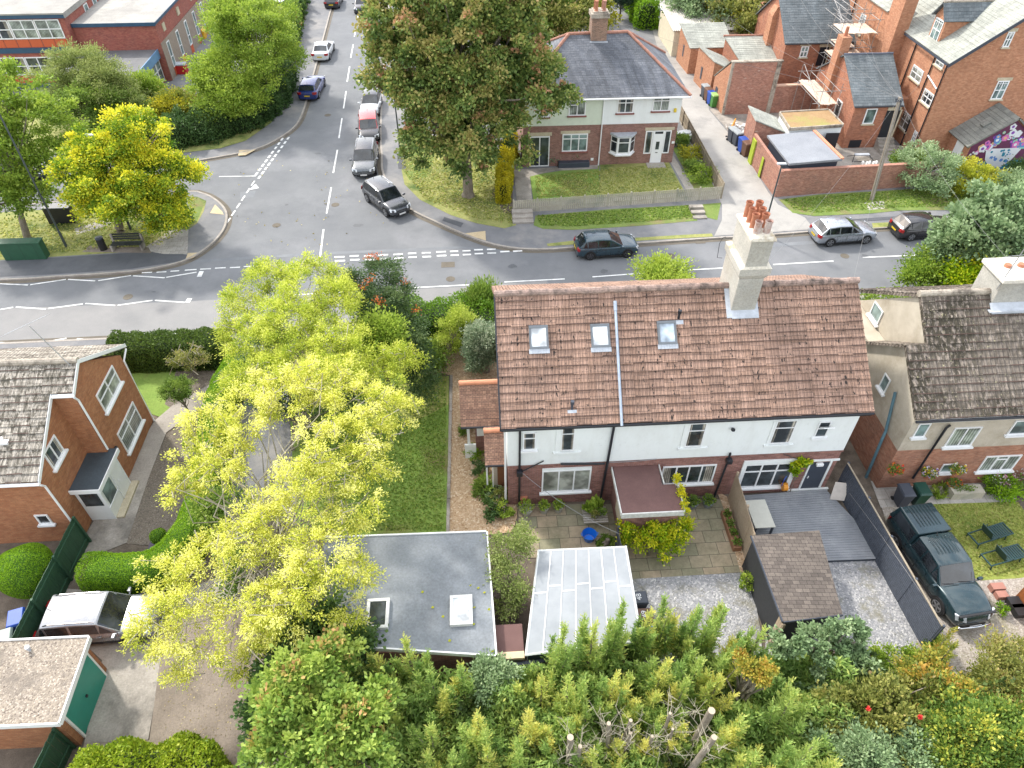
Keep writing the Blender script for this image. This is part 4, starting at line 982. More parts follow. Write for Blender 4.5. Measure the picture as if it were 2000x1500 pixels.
c = V(1600, 905, YW); MB().box(c.x-.16, c.x+.16, YW-.15, YW+.01, c.z-.08, c.z+.08).build('flood_light', m_upvc, house, bevel=.03)
# open gutter and pipe on the left gable
downpipe(house, [(.93, 19.98, 5.3), (.93, 19.98, .1)], .05, m_upvc)
# tiled porches on the left gable
def tiled_porch(nm, xa, xb, y0, yr, y1, z0, zr, z1):
    p = MB(); a, b, c, d = (xa, y0, z0), (xb, y0, z0), (xb, yr, zr), (xa, yr, zr)
    slope(p, a, b, c, d, .115, .012); slope(p, (xb, y1, z1), (xa, y1, z1), d, c, .115, .012)
    slab(p, a, b, c, d, .09); slab(p, (xb, y1, z1), (xa, y1, z1), d, c, .09)
    po = p.build(nm, m_roof_plain, house)
    p = MB(); ridge(p, (xa-.01, yr, zr+.02), (xb, yr, zr+.02), .12, .38); p.build('ridge_tiles', m_ridge_orange, po)
    gutter(po, (xa, y0-.04, z0-.03), (xb, y0-.04, z0-.03), .05)
    return po
pr1 = tiled_porch('porch_roof', -1.02, 0.96, 22.85, 24.45, 26.0, 2.45, 3.78, 2.5)
MB().box(-.35, .99, 23.15, 25.6, 0, 2.42).build('porch_wall', m_brick_main, house)
mb = MB(); mb.box(-.28, 1.0, 23.10, 23.146, 1.5, 2.40); mb.box(-.75, -.62, 23.0, 23.15, 0, 2.35); mb.box(-.9, -.35, 22.9, 23.0, 0, 1.1); mb.build('porch_post', m_white, house)
pr2 = tiled_porch('porch_roof', 0.05, 0.98, 20.5, 21.85, 22.5, 2.4, 3.2, 2.75)
MB().box(.42, .99, 20.75, 22.4, 0, 2.36).build('porch_wall', m_pebble, house)
mb = MB(); mb.box(.60, .92, 20.70, 20.746, .1, 2.05); mb.build('side_door', plain('brown_door', (0.20, 0.085, 0.04), .6), house)
mb = MB(); mb.box(.08, .16, 20.66, 20.74, 0, 2.36); mb.box(.36, .41, 20.64, 20.72, 0, 2.36); mb.build('porch_post', m_white, house)
# maroon flat roofed extension
ext = [(5.72, 19.94), (7.74, 19.94), (7.68, 18.84), (8.26, 18.84), (8.32, 17.42), (5.68, 17.42)]
inn = [(5.84, 19.96), (7.6, 19.96), (7.55, 18.95), (8.1, 18.95), (8.18, 17.56), (5.82, 17.56)]
MB().prism(inn, 0, 2.36).build('extension_wall', m_brick_main, house)
mb = MB(); mb.prism(ext, 2.36, 2.54); er = mb.build('extension_roof', m_felt_red, house)
mb = MB(); mb.box(5.66, 8.34, 17.36, 17.418, 2.28, 2.57); mb.box(8.325, 8.36, 17.42, 18.86, 2.36, 2.58); mb.box(5.63, 5.678, 17.42, 19.93, 2.36, 2.58); mb.box(7.745, 7.79, 18.86, 19.93, 2.36, 2.60)
mb.build('fascia', plain('weathered_white', (.58, .58, .55), .6, var=.2, scale=5), er)
mb = MB(); mb.box(5.80, 5.815, 17.9, 18.9, .9, 1.75); mb.build('lattice_window', m_stone, house)

# ================================================================== PEBBLEDASHED HOUSE (right)
rh = thing('detached_house', 'pebbledashed house with moss-covered tile roof and red brick lower walls beside the black pickup', 'house', (22, 19.8, 0))
WX0 = 18.52; YN = 19.85
MB().box(WX0+.02, 34, YN+.02, 27.8, 0, 2.85).build('brick_wall', m_brick_left if False else brick('brick_right', (0.30, 0.11, 0.06), (0.42, 0.20, 0.12), (0.27, 0.19, 0.14), dirtamt=.4), rh)
mb = MB(); mb.box(WX0, 34, YN, 27.82, 2.85, 5.1)
k = .766; rz = lambda y: 5.2+k*(y-19.55)
mb.hexa([(WX0, YN, 5.1), (19.32, YN, 5.1), (19.32, 24.7, 5.1), (WX0, 24.7, 5.1)], [(WX0, 22.05, 6.98), (19.32, 22.05, 6.98), (19.32, 22.15, 6.98), (WX0, 22.15, 6.98)])
mb.hexa([(19.33, 20.3, 5.13), (19.6, 20.3, 5.13), (19.6, 27.9, 5.13), (19.33, 27.9, 5.13)], [(19.33, 23.8, 8.35), (19.6, 23.8, 8.35), (19.6, 23.9, 8.35), (19.33, 23.9, 8.35)])
mb.build('rendered_wall', m_pebble, rh)
YRR, ZRR = 23.86, 8.52
mb = MB()
e0, e1 = Vector((18.28, 19.55, 5.2)), Vector((36, 19.55, 5.2))
yj = 22.1
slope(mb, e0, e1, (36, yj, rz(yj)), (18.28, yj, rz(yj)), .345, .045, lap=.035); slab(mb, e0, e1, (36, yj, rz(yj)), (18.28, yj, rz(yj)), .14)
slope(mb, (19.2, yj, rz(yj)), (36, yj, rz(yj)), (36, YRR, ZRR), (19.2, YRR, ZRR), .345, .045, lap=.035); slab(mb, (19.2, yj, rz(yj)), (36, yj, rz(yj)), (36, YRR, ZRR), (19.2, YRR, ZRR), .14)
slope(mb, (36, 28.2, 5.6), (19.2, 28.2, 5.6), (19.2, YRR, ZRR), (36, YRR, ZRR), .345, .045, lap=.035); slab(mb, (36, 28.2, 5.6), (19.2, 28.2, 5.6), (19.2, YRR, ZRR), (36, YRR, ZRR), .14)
# small pent roof on the gable
zj = rz(yj); slope(mb, (19.34, 24.9, 4.98), (18.28, 24.9, 4.98), (18.28, yj+.01, zj), (19.34, yj+.01, zj), .345, .03); slab(mb, (19.34, 24.9, 4.98), (18.28, 24.9, 4.98), (18.28, yj+.01, zj), (19.34, yj+.01, zj), .10)
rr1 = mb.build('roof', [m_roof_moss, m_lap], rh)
mb = MB(); ridge(mb, (19.15, YRR, ZRR+.03), (36, YRR, ZRR+.03), .15); mb.build('ridge_tiles', m_ridge_grey, rr1)
gutter(rh, (18.3, 19.5, 5.1), (36, 19.5, 5.1), .06, m_black)
mb = MB(); mb.box(18.9, 36, 19.56, 19.60, 4.93, 5.12); mb.build('fascia', m_upvc, rh)
WR_ = Wall((0, YN, 0), (1, 0, 0), (0, -1, 0))
u = wr(WR_, 1781, 1803, 853, 827); window(rh, WR_, *u, fr=.05, glass=m_glassg)
u = wr(WR_, 1842, 1893, 872, 835); window(rh, WR_, *u, cols=(1, 1), fr=.06, glass=m_glassv)
u = wr(WR_, 1965, 2040, 848, 820); window(rh, WR_, *u, cols=(1, 1), fr=.06, glass=m_glassg)
WR2 = Wall((0, YN+.02, 0), (1, 0, 0), (0, -1, 0))
u = wr(WR2, 1832, 1858, 922, 906); window(rh, WR2, *u, fr=.05, glass=m_glassg)
u = wr(WR2, 1906, 1972, 920, 890); window(rh, WR2, *u, cols=(1, 1, 1), transom=.75, transom_cols=(1,), fr=.07, glass=m_glassv)
WS = Wall((WX0, 0, 0), (0, -1, 0), (-1, 0, 0))
window(rh, WS, -22.75, -22.2, 4.1, 4.95, fr=.06, glass=m_glassg)
window(rh, Wall((19.32, 0, 0), (0, -1, 0), (-1, 0, 0)), -26.6, -25.7, 5.3, 6.1, fr=.06, glass=m_glassg)
m_teal = plain('teal_pipe', (0.085, 0.17, 0.21), .5, var=.15)
downpipe(rh, [(18.40, 21.5, 4.9), (18.40, 20.9, 3.0), (18.30, 20.75, 2.6), (18.35, 20.55, .1)], .07, m_teal)
downpipe(rh, [tuple(V(1856, 830, YN-.1)), tuple(V(1848, 836, YN-.1)), tuple(V(1783, 934, YN-.1))], .055)
c0 = Vector((22.35, 23.3, 0))
mb = MB(); mb.box(22.3, 25.0, 23.4, 24.9, 7.5, 9.3); rc = mb.build('chimney', chy, rh, bevel=.04)
mb = MB(); mb.box(22.2, 25.1, 23.3, 25.0, 9.3, 9.5); mb.build('chimney_cap', mottled('cream_cap', (.55, .52, .45), (.70, .66, .58), 2, .9, 12, .5), rc, bevel=.03)
for xx in (22.9, 23.5):
    MB().tube([(xx, 24.3, 9.5), (xx, 24.3, 9.62)], [.16, .13], 14).build('chimney_pot', m_terracotta, rc)
mb = MB(); mb.box(22.1, 25.2, 23.0, 23.39, 8.0, 8.04); mb.obox((23.7, 23.2, 8.1), (1.5, 0, 0), (0, .2, .15), (0, -.01, .015)); mb.build('flashing', m_leadgrey, rc)
mb = MB(); mb.tube([(22.25, 23.5, 8.9), (22.4, 23.45, 11.0)], .02, 6)
mb.tube([(21.9, 23.6, 10.5), (23.2, 23.2, 10.9)], .012, 5)
for i in range(10): t = i/9; mb.tube([(21.9+1.3*t, 23.6-.4*t-.12, 10.5+.4*t+.1), (21.9+1.3*t, 23.6-.4*t+.12, 10.5+.4*t-.1)], .007, 4)
mb.build('tv_aerial', plain('aerial_metal', (.45, .46, .48), .4, .6), rh)

# ================================================================== BRICK HOUSE (left)
lh = thing('detached_house', 'orange brick house with weathered tiles, white trims and a grey flat-roofed porch', 'house', (-18, 19.3, 0))
XA, XB = -17.08, -17.97
yA0, yA1 = 22.3, 26.5    # wall A
YL, ZL = 23.5, 6.95      # ridge
YB0 = 19.25; ZB0 = 4.6   # near wall
mb = MB()
mb.prism([(XA, yA0), (XA, yA1), (-32, yA1), (-32, yA0)], 0, 4.62)
mb.hexa([(XA, yA0, 4.62), (XA, yA1, 4.62), (-32, yA1, 4.62), (-32, yA0, 4.62)][::-1], [(XA, yA0, 6.1), (XA, YL-.02, 6.85), (-32, YL-.02, 6.85), (-32, yA0, 6.1)][::-1])
mb.prism([(XB, YB0), (XB, yA0), (-32, yA0), (-32, YB0)], 0, 4.35)
mb.hexa([(XB, YB0, 4.35), (XB, yA0-.002, 4.35), (-32, yA0-.002, 4.35), (-32, YB0, 4.35)], [(XB, YB0+.1, 4.37), (XB, yA0-.002, 6.1), (-32, yA0-.002, 6.1), (-32, YB0+.1, 4.37)])
mb.build('brick_wall', m_brick_left, lh)
kz = (ZL-4.45)/(YL-19.07)
lz = lambda y: 4.45+kz*(y-19.07)
mb = MB()
yc = 22.25
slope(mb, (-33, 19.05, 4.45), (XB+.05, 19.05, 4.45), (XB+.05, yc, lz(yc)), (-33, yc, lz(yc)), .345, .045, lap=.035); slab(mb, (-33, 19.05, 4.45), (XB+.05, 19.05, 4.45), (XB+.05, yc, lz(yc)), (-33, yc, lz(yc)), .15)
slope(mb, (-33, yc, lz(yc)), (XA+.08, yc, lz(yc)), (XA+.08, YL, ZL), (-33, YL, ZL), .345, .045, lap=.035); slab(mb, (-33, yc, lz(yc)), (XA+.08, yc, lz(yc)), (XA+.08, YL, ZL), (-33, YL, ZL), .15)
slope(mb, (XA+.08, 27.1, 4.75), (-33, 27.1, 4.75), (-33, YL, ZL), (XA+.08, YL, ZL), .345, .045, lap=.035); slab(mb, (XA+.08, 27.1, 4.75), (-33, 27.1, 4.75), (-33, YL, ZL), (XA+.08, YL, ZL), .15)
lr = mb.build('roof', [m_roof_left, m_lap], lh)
mb = MB(); ridge(mb, (-33, YL, ZL+.02), (XA+.1, YL, ZL+.02), .15); mb.build('ridge_tiles', m_ridge_grey, lr)
mb = MB()
board(mb, (XA+.09, 27.1, 4.83), (XA+.09, YL, ZL+.05), .2, (1, 0, 0)); board(mb, (XA+.09, YL, ZL+.05), (XA+.09, yc-.05, lz(yc)+.03), .2, (1, 0, 0))
board(mb, (XB+.06, yc, lz(yc)+.03), (XB+.06, 19.03, 4.48), .2, (1, 0, 0)); board(mb, (-33, 19.02, 4.42), (XB+.1, 19.02, 4.42), .16, (0, -1, 0)); board(mb, (XB+.1, yc-.04, lz(yc)), (XA+.1, yc-.04, lz(yc)), .16, (0, -1, 0))
mb.build('fascia', m_upvc, lr)
gutter(lh, (-33, 18.96, 4.36), (XB+.12, 18.96, 4.36), .06, m_upvc); gutter(lh, (XB+.1, yc-.1, lz(yc)-.1), (XA+.14, yc-.1, lz(yc)-.1), .06, m_upvc)
downpipe(lh, [(XB+.1, 18.98, 4.3), (XB+.07, 19.18, 4.0), (XB+.07, 19.22, .1)], .045, m_upvc)
downpipe(lh, [(XA+.1, yc-.12, lz(yc)-.14), (XA+.07, yA0+.03, lz(yc)-.5), (XA+.07, yA0+.03, 2.6)], .045, m_upvc)
downpipe(lh, [(XA+.1, 27.0, 4.6), (XA+.07, 26.45, 4.3), (XA+.07, 26.45, .1)], .045, m_upvc)
MB().cyl((V(33, 897, 20.6).x, 20.55, lz(20.55)), .09, .2, 12).box(V(33, 897, 20.6).x-.25, V(33, 897, 20.6).x+.25, 20.4, 20.8, lz(20.55)-.05, lz(20.55)+.06).build('roof_vent', m_upvc, lr)
WA = Wall((XA, 0, 0), (0, 1, 0), (1, 0, 0)); WBB = Wall((XB, 0, 0), (0, 1, 0), (1, 0, 0))
window(lh, WA, 23.5, 25.55, 3.75, 4.85, cols=(1, 1), transom=.6, fr=.07, glass=m_glassb)
window(lh, WA, 23.45, 25.65, 1.0, 2.36, cols=(1, 1), transom=.66, fr=.07, glass=m_glassv)
window(lh, WBB, 20.1, 21.2, 3.9, 4.9, cols=(1, 1), fr=.07)
window(lh, Wall((0, YB0, 0), (1, 0, 0), (0, -1, 0)), -19.25, -18.7, 1.42, 2.05, fr=.07)
MB().box(XA+.001, XA+.12, 22.75, 22.95, 1.95, 2.15).build('wall_lamp', m_black, lh, bevel=.03)
# porch
pc = [(-17.96, 20.2), (-16.78, 20.2), (-16.78, 22.45), (-17.07, 22.45), (-17.07, 22.29), (-17.96, 22.29)]
mb = MB(); mb.prism([(-17.96, 20.12), (-16.7, 20.12), (-16.7, 22.5), (-17.06, 22.5), (-17.06, 22.28), (-17.96, 22.28)], 2.3, 2.46); pch = mb.build('porch_roof', m_felt_dark, lh)
mb = MB(); mb.box(-17.96, -16.66, 20.07, 20.117, 2.25, 2.48); mb.box(-16.698, -16.65, 20.12, 22.5, 2.25, 2.48); mb.build('fascia', m_upvc, pch)
mb = MB(); mb.box(-17.95, -16.85, 20.27, 22.28, .1, 2.3); pw = mb.build('porch_wall', m_upvc, lh)
WP = Wall((-16.85, 0, 0), (0, 1, 0), (1, 0, 0))
for a, b, z0_ in ((20.42, 21.25, 1.0), (21.5, 22.15, 1.35)):
    g = MB(); g.poly([WP.p(a, z0_, .012), WP.p(b, z0_, .012), WP.p(b, 2.2, .012), WP.p(a, 2.2, .012)]); g.build('pane', m_glassg, pw)
mb = MB(); wallbox(mb, WP, 21.36, 22.27, .25, 2.26, .002, .02); 
for a, b in ((21.36, 21.42), (22.21, 22.27)): wallbox(mb, WP, a, b, .25, 2.26, .022, .05)
wallbox(mb, WP, 20.27, 21.34, .92, .98, .002, .04); wallbox(mb, WP, 21.66, 21.7, 1.0, 1.25, .022, .05, 0); mb.build('porch_door', m_upvc, pw)
WQ = Wall((0, 20.27, 0), (1, 0, 0), (0, -1, 0))
g = MB(); g.poly([WQ.p(-17.8, 1.15, .012), WQ.p(-17.0, 1.15, .012), WQ.p(-17.0, 2.15, .012), WQ.p(-17.8, 2.15, .012)]); g.build('pane', m_glass, pw)
MB().box(-16.845, -16.5, 20.3, 22.4, .1, .24).build('doorstep', m_stone, lh)
# aerial on the roof ridge
mb = MB(); b0 = Vector((XA-.15, 23.3, 6.8)); t0 = Vector((XA-.9, 23.35, 9.0))
mb.tube([b0, t0], .022, 6); mb.tube([t0-Vector((1.0, .2, .25)), t0+Vector((.75, .2, .35))], .014, 5)
for i in range(12):
    t = i/11; c = (t0-Vector((1.0, .2, .25))).lerp(t0+Vector((.75, .2, .35)), t); d = Vector((-.03, .28, -.12)); mb.tube([c-d, c+d], .008, 4)
mb.build('tv_aerial', MC.get('aerial_metal'), lh)

# ================================================================== GRAVEL ROOF GARAGE (bottom left)
gl = thing('garage', 'brick garage with chippings on its flat roof and a green up-and-over door', 'garage', (-15, 12, 0))
q = [(-14.66, 13.28), (-14.55, 10.24), (-21, 10.35), (-21, 13.35)]
MB().prism([(-14.85, 13.15), (-14.8, 10.36), (-20.9, 10.45), (-20.9, 13.25)], 0, 2.25).build('brick_wall', m_brick_left, gl)
mb = MB(); mb.prism(q, 2.25, 2.40); gr = mb.build('roof', gravel('roof_chippings', [(0.13, 0.105, 0.085), (0.33, 0.28, 0.22), (0.22, 0.185, 0.15), (0.46, 0.40, 0.33)], 20, size=.6, big=(.17, .145, .12)), gl)
mb = MB(); a = [Vector((x, y, 2.47)) for x, y in q]
for i, n in ((0, (1, 0, 0)), (1, (0, -1, 0)), (3, (0, 1, 0))):
    board(mb, a[i], a[(i+1) % 4], .24, n, .05)
mb.build('fascia', m_upvc, gr)
MB().cyl((-16.6, 12.9, 2.4), .05, .25, 10, r2=.09).build('vent', m_leadgrey, gr)
mb = MB(); mb.obox((-14.80, 11.76, 1.1), (.02, 0, 0), (0.02, 1.08, 0), (0, 0, 1.0)); gd = mb.build('garage_door', plain('green_door', (0.02, 0.26, 0.20), .45, var=.06), gl)
mb = MB(); mb.obox((-14.79, 12.88, 1.1), (.035, 0, 0), (0, .04, 0), (0, 0, 1.05)); mb.obox((-14.765, 10.65, 1.1), (.035, 0, 0), (0, .04, 0), (0, 0, 1.05)); mb.build('door_frame', m_upvc, gd)
MB().box(-14.775, -14.72, 11.7, 11.78, .95, 1.05).build('handle', m_black, gd)

# ================================================================== GREY FELT GARAGE, POLYCARBONATE ROOF, SHEDS
gg = thing('garage', 'grey felt flat-roofed garage with two white-framed rooflights beside the lawn', 'garage', (-3, 14.3, 0))
q = [tuple(P(*p, 2.55))[:2] for p in ((742, 1046), (950, 1040), (968, 1280), (690, 1262), (622, 1222))]
MB().prism([(q[0][0]-2.2, 16.8), (q[1][0]-.12, 16.8), (q[2][0]-.1, 11.8), (q[3][0], 12.1), (q[4][0]+.1, 13.2)], 0, 2.4).build('brick_wall', m_brick_main, gg)
q[0] = (q[0][0]-2.3, q[0][1])
mb = MB(); mb.prism(q, 2.4, 2.56); ggr = mb.build('roof', m_felt, gg)
mb = MB()
for i, n in ((0, (0, 1, 0)), (1, (1, 0, 0)), (2, (0, -1, 0)), (3, (-.5, -1, 0))):
    board(mb, Vector((*q[i], 2.62)), Vector((*q[(i+1) % 5], 2.62)), .2, n, .06)
mb.build('fascia', m_upvc, ggr)
for (px, py), w_, l_, gm, lab in (((738, 1200), .42, .6, m_glass, None), ((901, 1193), .42, .6, m_glasswhite, 'rooflight with a bright white pane')):
    c = P(px, py, 2.62); mb = MB()
    for x0_, x1_, y0_, y1_ in ((-w_, w_, -l_, -l_+.12), (-w_, w_, l_-.12, l_), (-w_, -w_+.12, -l_+.12, l_-.12), (w_-.12, w_, -l_+.12, l_-.12)): mb.box(c.x+x0_, c.x+x1_, c.y+y0_, c.y+y1_, 2.562, 2.74)
    o = mb.build('rooflight', plain('flaking_white', (.66, .66, .63), .6, var=.15, scale=9), ggr, bevel=.01)
    if lab: o['label'] = lab
    MB().box(c.x-w_+.11, c.x+w_-.11, c.y-l_+.11, c.y+l_-.11, 2.564, 2.69).build('pane', gm, o)

pc_ = thing('carport', 'translucent white ribbed plastic lean-to roof between the patio and the conifers', 'lean-to', (3.5, 13.8, 0))
def poly_z(x): return 2.35+(x-1.2)*.05
pa, pb, pcx, pd = (2.05, 15.95), (5.55, 15.8), (5.42, 11.85), (1.22, 11.67)
C4 = [Vector((x, y, poly_z(x))) for x, y in (pd, pcx, pb, pa)]
t = NT('polycarbonate'); t.b.inputs['Transmission Weight'].default_value = 0.0
f_ = t.noise(t.pos(), .9, 5, .6); m_poly = t.done(t.ramp(f_, [(.3, (.22, .24, .26)), (.7, (.31, .33, .35))]), .3)
mb = MB(); mb.hexa([p-Vector((0, 0, .03)) for p in C4], C4); pl_ = mb.build('roof_panel', m_poly, pc_)
mb = MB(); N_ = 7
def bil(u, v): return C4[0].lerp(C4[1], u).lerp(C4[3].lerp(C4[2], u), v)
for i in range(N_+1):
    u_ = i/N_; a, b = bil(u_, 0), bil(u_, 1); d = Vector((.018 if i % 2 else .013, 0, 0)); z_ = Vector((0, 0, .022+.004*(i % 3)))
    mb.hexa([a-d, a+d, b+d, b-d], [a-d+z_, a+d+z_, b+d+z_, b-d+z_])
for i in range(N_):
    v_ = .62 if i % 2 else .56
    for v__ in (v_, ):
        a, b = bil((i+.03)/N_, v__), bil((i+.97)/N_, v__); d = Vector((0, .025, 0)); mb.hexa([a-d, b-d, b+d, a+d], [a-d+Vector((0, 0, .012)), b-d+Vector((0, 0, .012)), b+d+Vector((0, 0, .012)), a+d+Vector((0, 0, .012))])
for a, b in ((C4[0], C4[1]), (C4[1], C4[2]), (C4[2], C4[3]), (C4[3], C4[0])):
    d = (b-a).normalized()*.03; mb.tube([a-d+Vector((0, 0, -.01)), b+d+Vector((0, 0, -.01))], .045, 4)
mb.build('glazing_bars', m_upvc, pl_)
mb = MB(); mb.prism([(1.3, 11.75), (5.35, 11.9), (5.35, 12.05), (1.3, 11.9)], 0, 2.3); mb.build('back_wall', m_felt_dark, pc_)
for i, p_ in enumerate(C4): MB().box(p_.x-.04+(.1 if i in (0, 3) else -.1), p_.x+.04+(.1 if i in (0, 3) else -.1), p_.y-.04+(.15 if i < 2 else -.15), p_.y+.04+(.15 if i < 2 else -.15), 0, p_.z-.04).build('post', m_white, pc_)
mb = MB(); mb.obox((5.3, 13.85, 1.5), (.015, 0, 0), (-.06, 1.9, 0), (0, 0, .85)); mb.build('side_screen', plain('frosted_side', (.42, .45, .47), .4), pc_)

st = thing('store', 'low store with a small maroon flat roof squeezed beside the grey garage', 'shed', (.7, 12, 0))
MB().box(.22, 1.1, 11.72, 12.9, 0, 2.0).build('wall', m_wood, st)
MB().box(.16, 1.17, 11.95, 13.0, 2.0, 2.1).build('roof', m_felt_red, st)
MB().box(.16, 1.17, 11.66, 11.92, 2.0, 2.14).build('timber_edge', plain('new_timber', (.62, .48, .32), .8, var=.15), st)
bw = MB(); bw.prism([(-1.3, 11.45), (2.5, 11.75), (2.5, 11.62), (-1.3, 11.32)], 0, 1.9); tag(bw.build('back_fence', m_darkgrey), 'dark grey boarded fence along the backs of the garage and plastic roof', 'fence')

sh = thing('garden_shed', 'black timber shed with brown rectangular-tab shingle roof beside the deck', 'shed', (12.3, 14.4, 0))
s0, s1, s2, s3 = [P(1468, 1046, 2.35), P(1600, 1036, 2.0), P(1646, 1200, 2.0), P(1530, 1214, 2.35)]
s3, s2 = P(1530, 1214, 2.3), P(1646, 1200, 1.95)
m_shing = tiles('felt_shingles', (0.085, 0.07, 0.06), (0.15, 0.125, 0.105), w=.30, h=.17, roll=0, offset=.5, gap=(0.012, 0.010, 0.009), spots=None)
mb = MB(); slope(mb, s1, s2, s3, s0, .34, .012); slab(mb, s1, s2, s3, s0, .06); srf = mb.build('roof', m_shing, sh)
cx_, cy_ = sum(p.x for p in (s0, s1, s2, s3))/4, sum(p.y for p in (s0, s1, s2, s3))/4
ww = [Vector((cx_+(p.x-cx_)*.95, cy_+(p.y-cy_)*.96, p.z-.09)) for p in (s0, s1, s2, s3)]
MB().hexa([Vector((p.x, p.y, 0)) for p in ww][::-1], ww[::-1]).build('wall', plain('black_boards', (.022, .024, .027), .7, var=.3, scale=8), sh)
mb = MB(); board(mb, s3+Vector((0, -.01, .02)), s2+Vector((0, -.01, .02)), .12, (0, -1, 0), .03); board(mb, s0+Vector((-.01, 0, .02)), s3+Vector((-.01, 0, .02)), .1, (-1, 0, 0), .04); mb.build('bargeboard', m_darkgrey, srf)

# ================================================================== SEMI ACROSS THE ROAD
h2 = thing('semi_detached_house', 'pair of semis, half pale green and half white, under a blue slate hipped roof', 'house', (10.3, 53.3, 0))
hx0, hx1, hy0, hy1 = 4.1, 16.3, 53.3, 61.5
MB().box(hx0+.03, hx1-.03, hy0+.03, hy1, 0, 3.45).build('brick_wall', m_brick_semi, h2)
MB().box(hx0, 10.25, hy0, hy1+.03, 3.45, 5.62).build('green_render', m_green_rend, h2)
MB().box(10.255, hx1, hy0, hy1+.03, 3.45, 5.62).build('white_render', m_white, h2)
E0, E1 = (3.65, 52.85, 5.7), (16.75, 52.85, 5.7); B0, B1 = (3.65, 62.0, 5.7), (16.75, 62.0, 5.7)
Rr0, Rr1 = (7.9, 57.6, 8.75), (12.5, 57.8, 8.75)
mb = MB()
slope(mb, E0, E1, Rr1, Rr0, .22, .012); slope(mb, B1, B0, Rr0, Rr1, .22, .012)
slope(mb, B0, E0, Rr0, Rr0, .22, .012); slope(mb, E1, B1, Rr1, Rr1, .22, .012)
mb.hexa([E0, E1, B1, B0], [Vector(p)-Vector((0, 0, .01)) for p in (Rr0, Rr1, Rr1, Rr0)])
# cross gable at the back right
slope(mb, (16.75, 60.6, 5.7), (16.75, 62.2, 5.72), (13.2, 61.4, 8.0), (13.2, 61.4, 8.0), .22, .012)
hr = mb.build('roof', m_roof_slate, h2)
mb = MB()
for a, b in ((Rr0, Rr1), (E0, Rr0), (E1, Rr1), (B0, Rr0), (B1, Rr1)): ridge(mb, Vector(a)+Vector((0, 0, .03)), Vector(b)+Vector((0, 0, .03)), .12, .4)
mb.build('ridge_tiles', m_ridge_semi, hr)
gutter(h2, (3.6, 52.8, 5.62), (16.8, 52.8, 5.62), .07, m_upvc)
downpipe(h2, [(10.25, 53.22, 5.6), (10.25, 53.22, .1)], .05, m_upvc)
mb = MB(); mb.box(9.55, 10.75, 57.1, 58.3, 7.8, 10.0); c2 = mb.build('chimney', brick('chimney_brick', (.20, .11, .07), (.34, .19, .12), (.30, .27, .23), dirtamt=.5), h2)
mb = MB(); mb.box(9.45, 10.85, 57.0, 58.4, 10.0, 10.3); mb.box(9.6, 10.7, 57.15, 58.25, 10.3, 10.42); mb.build('chimney_cap', m_ridge_grey, c2)
MB().box(9.45, 10.85, 56.95, 57.095, 7.9, 8.35).build('flashing', m_leadgrey, c2)
for xx, yy in ((9.85, 57.4), (10.45, 57.4), (9.85, 58.0), (10.45, 58.0)):
    mb = MB().tube([(xx, yy, 10.42), (xx, yy, 10.5), (xx, yy, 11.0), (xx, yy, 11.12)], [.16, .12, .12, .15], 12); mb.build('chimney_pot', m_terracotta if xx < 10 else m_ridge_semi, c2)
W2 = Wall((0, hy0, 0), (1, 0, 0), (0, -1, 0)); W2b = Wall((0, hy0+.03, 0), (1, 0, 0), (0, -1, 0))
m_redsill = plain('red_sill', (.23, .08, .065), .7)
u = wr(W2, 1054, 1072, 229, 200); window(h2, W2, *u, transom=.7, fr=.08, glass=m_glassb, sillmat=m_redsill)
u = wr(W2, 1110, 1143, 226, 196); window(h2, W2, *u, cols=(1, 1), transom=.7, transom_cols=(0,), fr=.08, glass=m_glassv, sillmat=m_redsill)
u = wr(W2, 1204, 1236, 221, 192); window(h2, W2, *u, cols=(1, 1), transom=.7, fr=.08, glass=m_glass, sillmat=m_redsill)
u = wr(W2, 1273, 1306, 217, 188); window(h2, W2, *u, cols=(1, 1), transom=.7, fr=.08, glass=m_glassv, sillmat=m_redsill)
u = wr(W2b, 1097, 1146, 296, 261); window(h2, W2b, *u, cols=(1, 1, 1), transom=.72, fr=.09, glass=m_glassg, sillmat=m_redsill, lintel=m_stone)
# sliding porch door, bay, front door
u = wr(W2b, 1034, 1072, 320, 266)
mb = MB(); wallbox(mb, W2b, u[0], u[1], .12, u[3], .002, .05); pd2 = mb.build('patio_door', m_upvc, h2)
for a, b in ((u[0]+.08, (u[0]+u[1])/2-.04), ((u[0]+u[1])/2+.04, u[1]-.08)): MB().poly([W2b.p(a, .22, .056), W2b.p(b, .22, .056), W2b.p(b, u[3]-.1, .056), W2b.p(a, u[3]-.1, .056)]).build('pane', m_glass, pd2)
mb = MB(); wallbox(mb, W2b, u[0]-.2, u[1]+.15, u[3]+.01, u[3]+.3, .002, .02); mb.build('lintel', m_stone, h2)
u = wr(W2b, 1191, 1237, 295, 262)
cxb = (u[0]+u[1])/2; hwb = (u[1]-u[0])/2; fy = hy0+.03
bay = [(u[0], fy), (u[0]+.45, fy-.55), (u[1]-.45, fy-.55), (u[1], fy)]
mb = MB(); mb.prism(bay, u[2]-.05, u[3]); byo = mb.build('bay_window', m_upvc, h2)
mb = MB()
for i in range(3):
    a = Vector((*bay[i], 0)); b = Vector((*bay[i+1], 0)); n = Vector((b.y-a.y, a.x-b.x, 0)).normalized(); 
    if n.y > 0: n = -n
    for z0_, z1_ in ((u[2]+.12, u[3]-.5), (u[3]-.42, u[3]-.1)):
        p0 = a.lerp(b, .12)+n*.012; p1 = a.lerp(b, .88)+n*.012
        mb.poly([(p0.x, p0.y, z0_), (p1.x, p1.y, z0_), (p1.x, p1.y, z1_), (p0.x, p0.y, z1_)])
mb.build('pane', m_glass, byo)
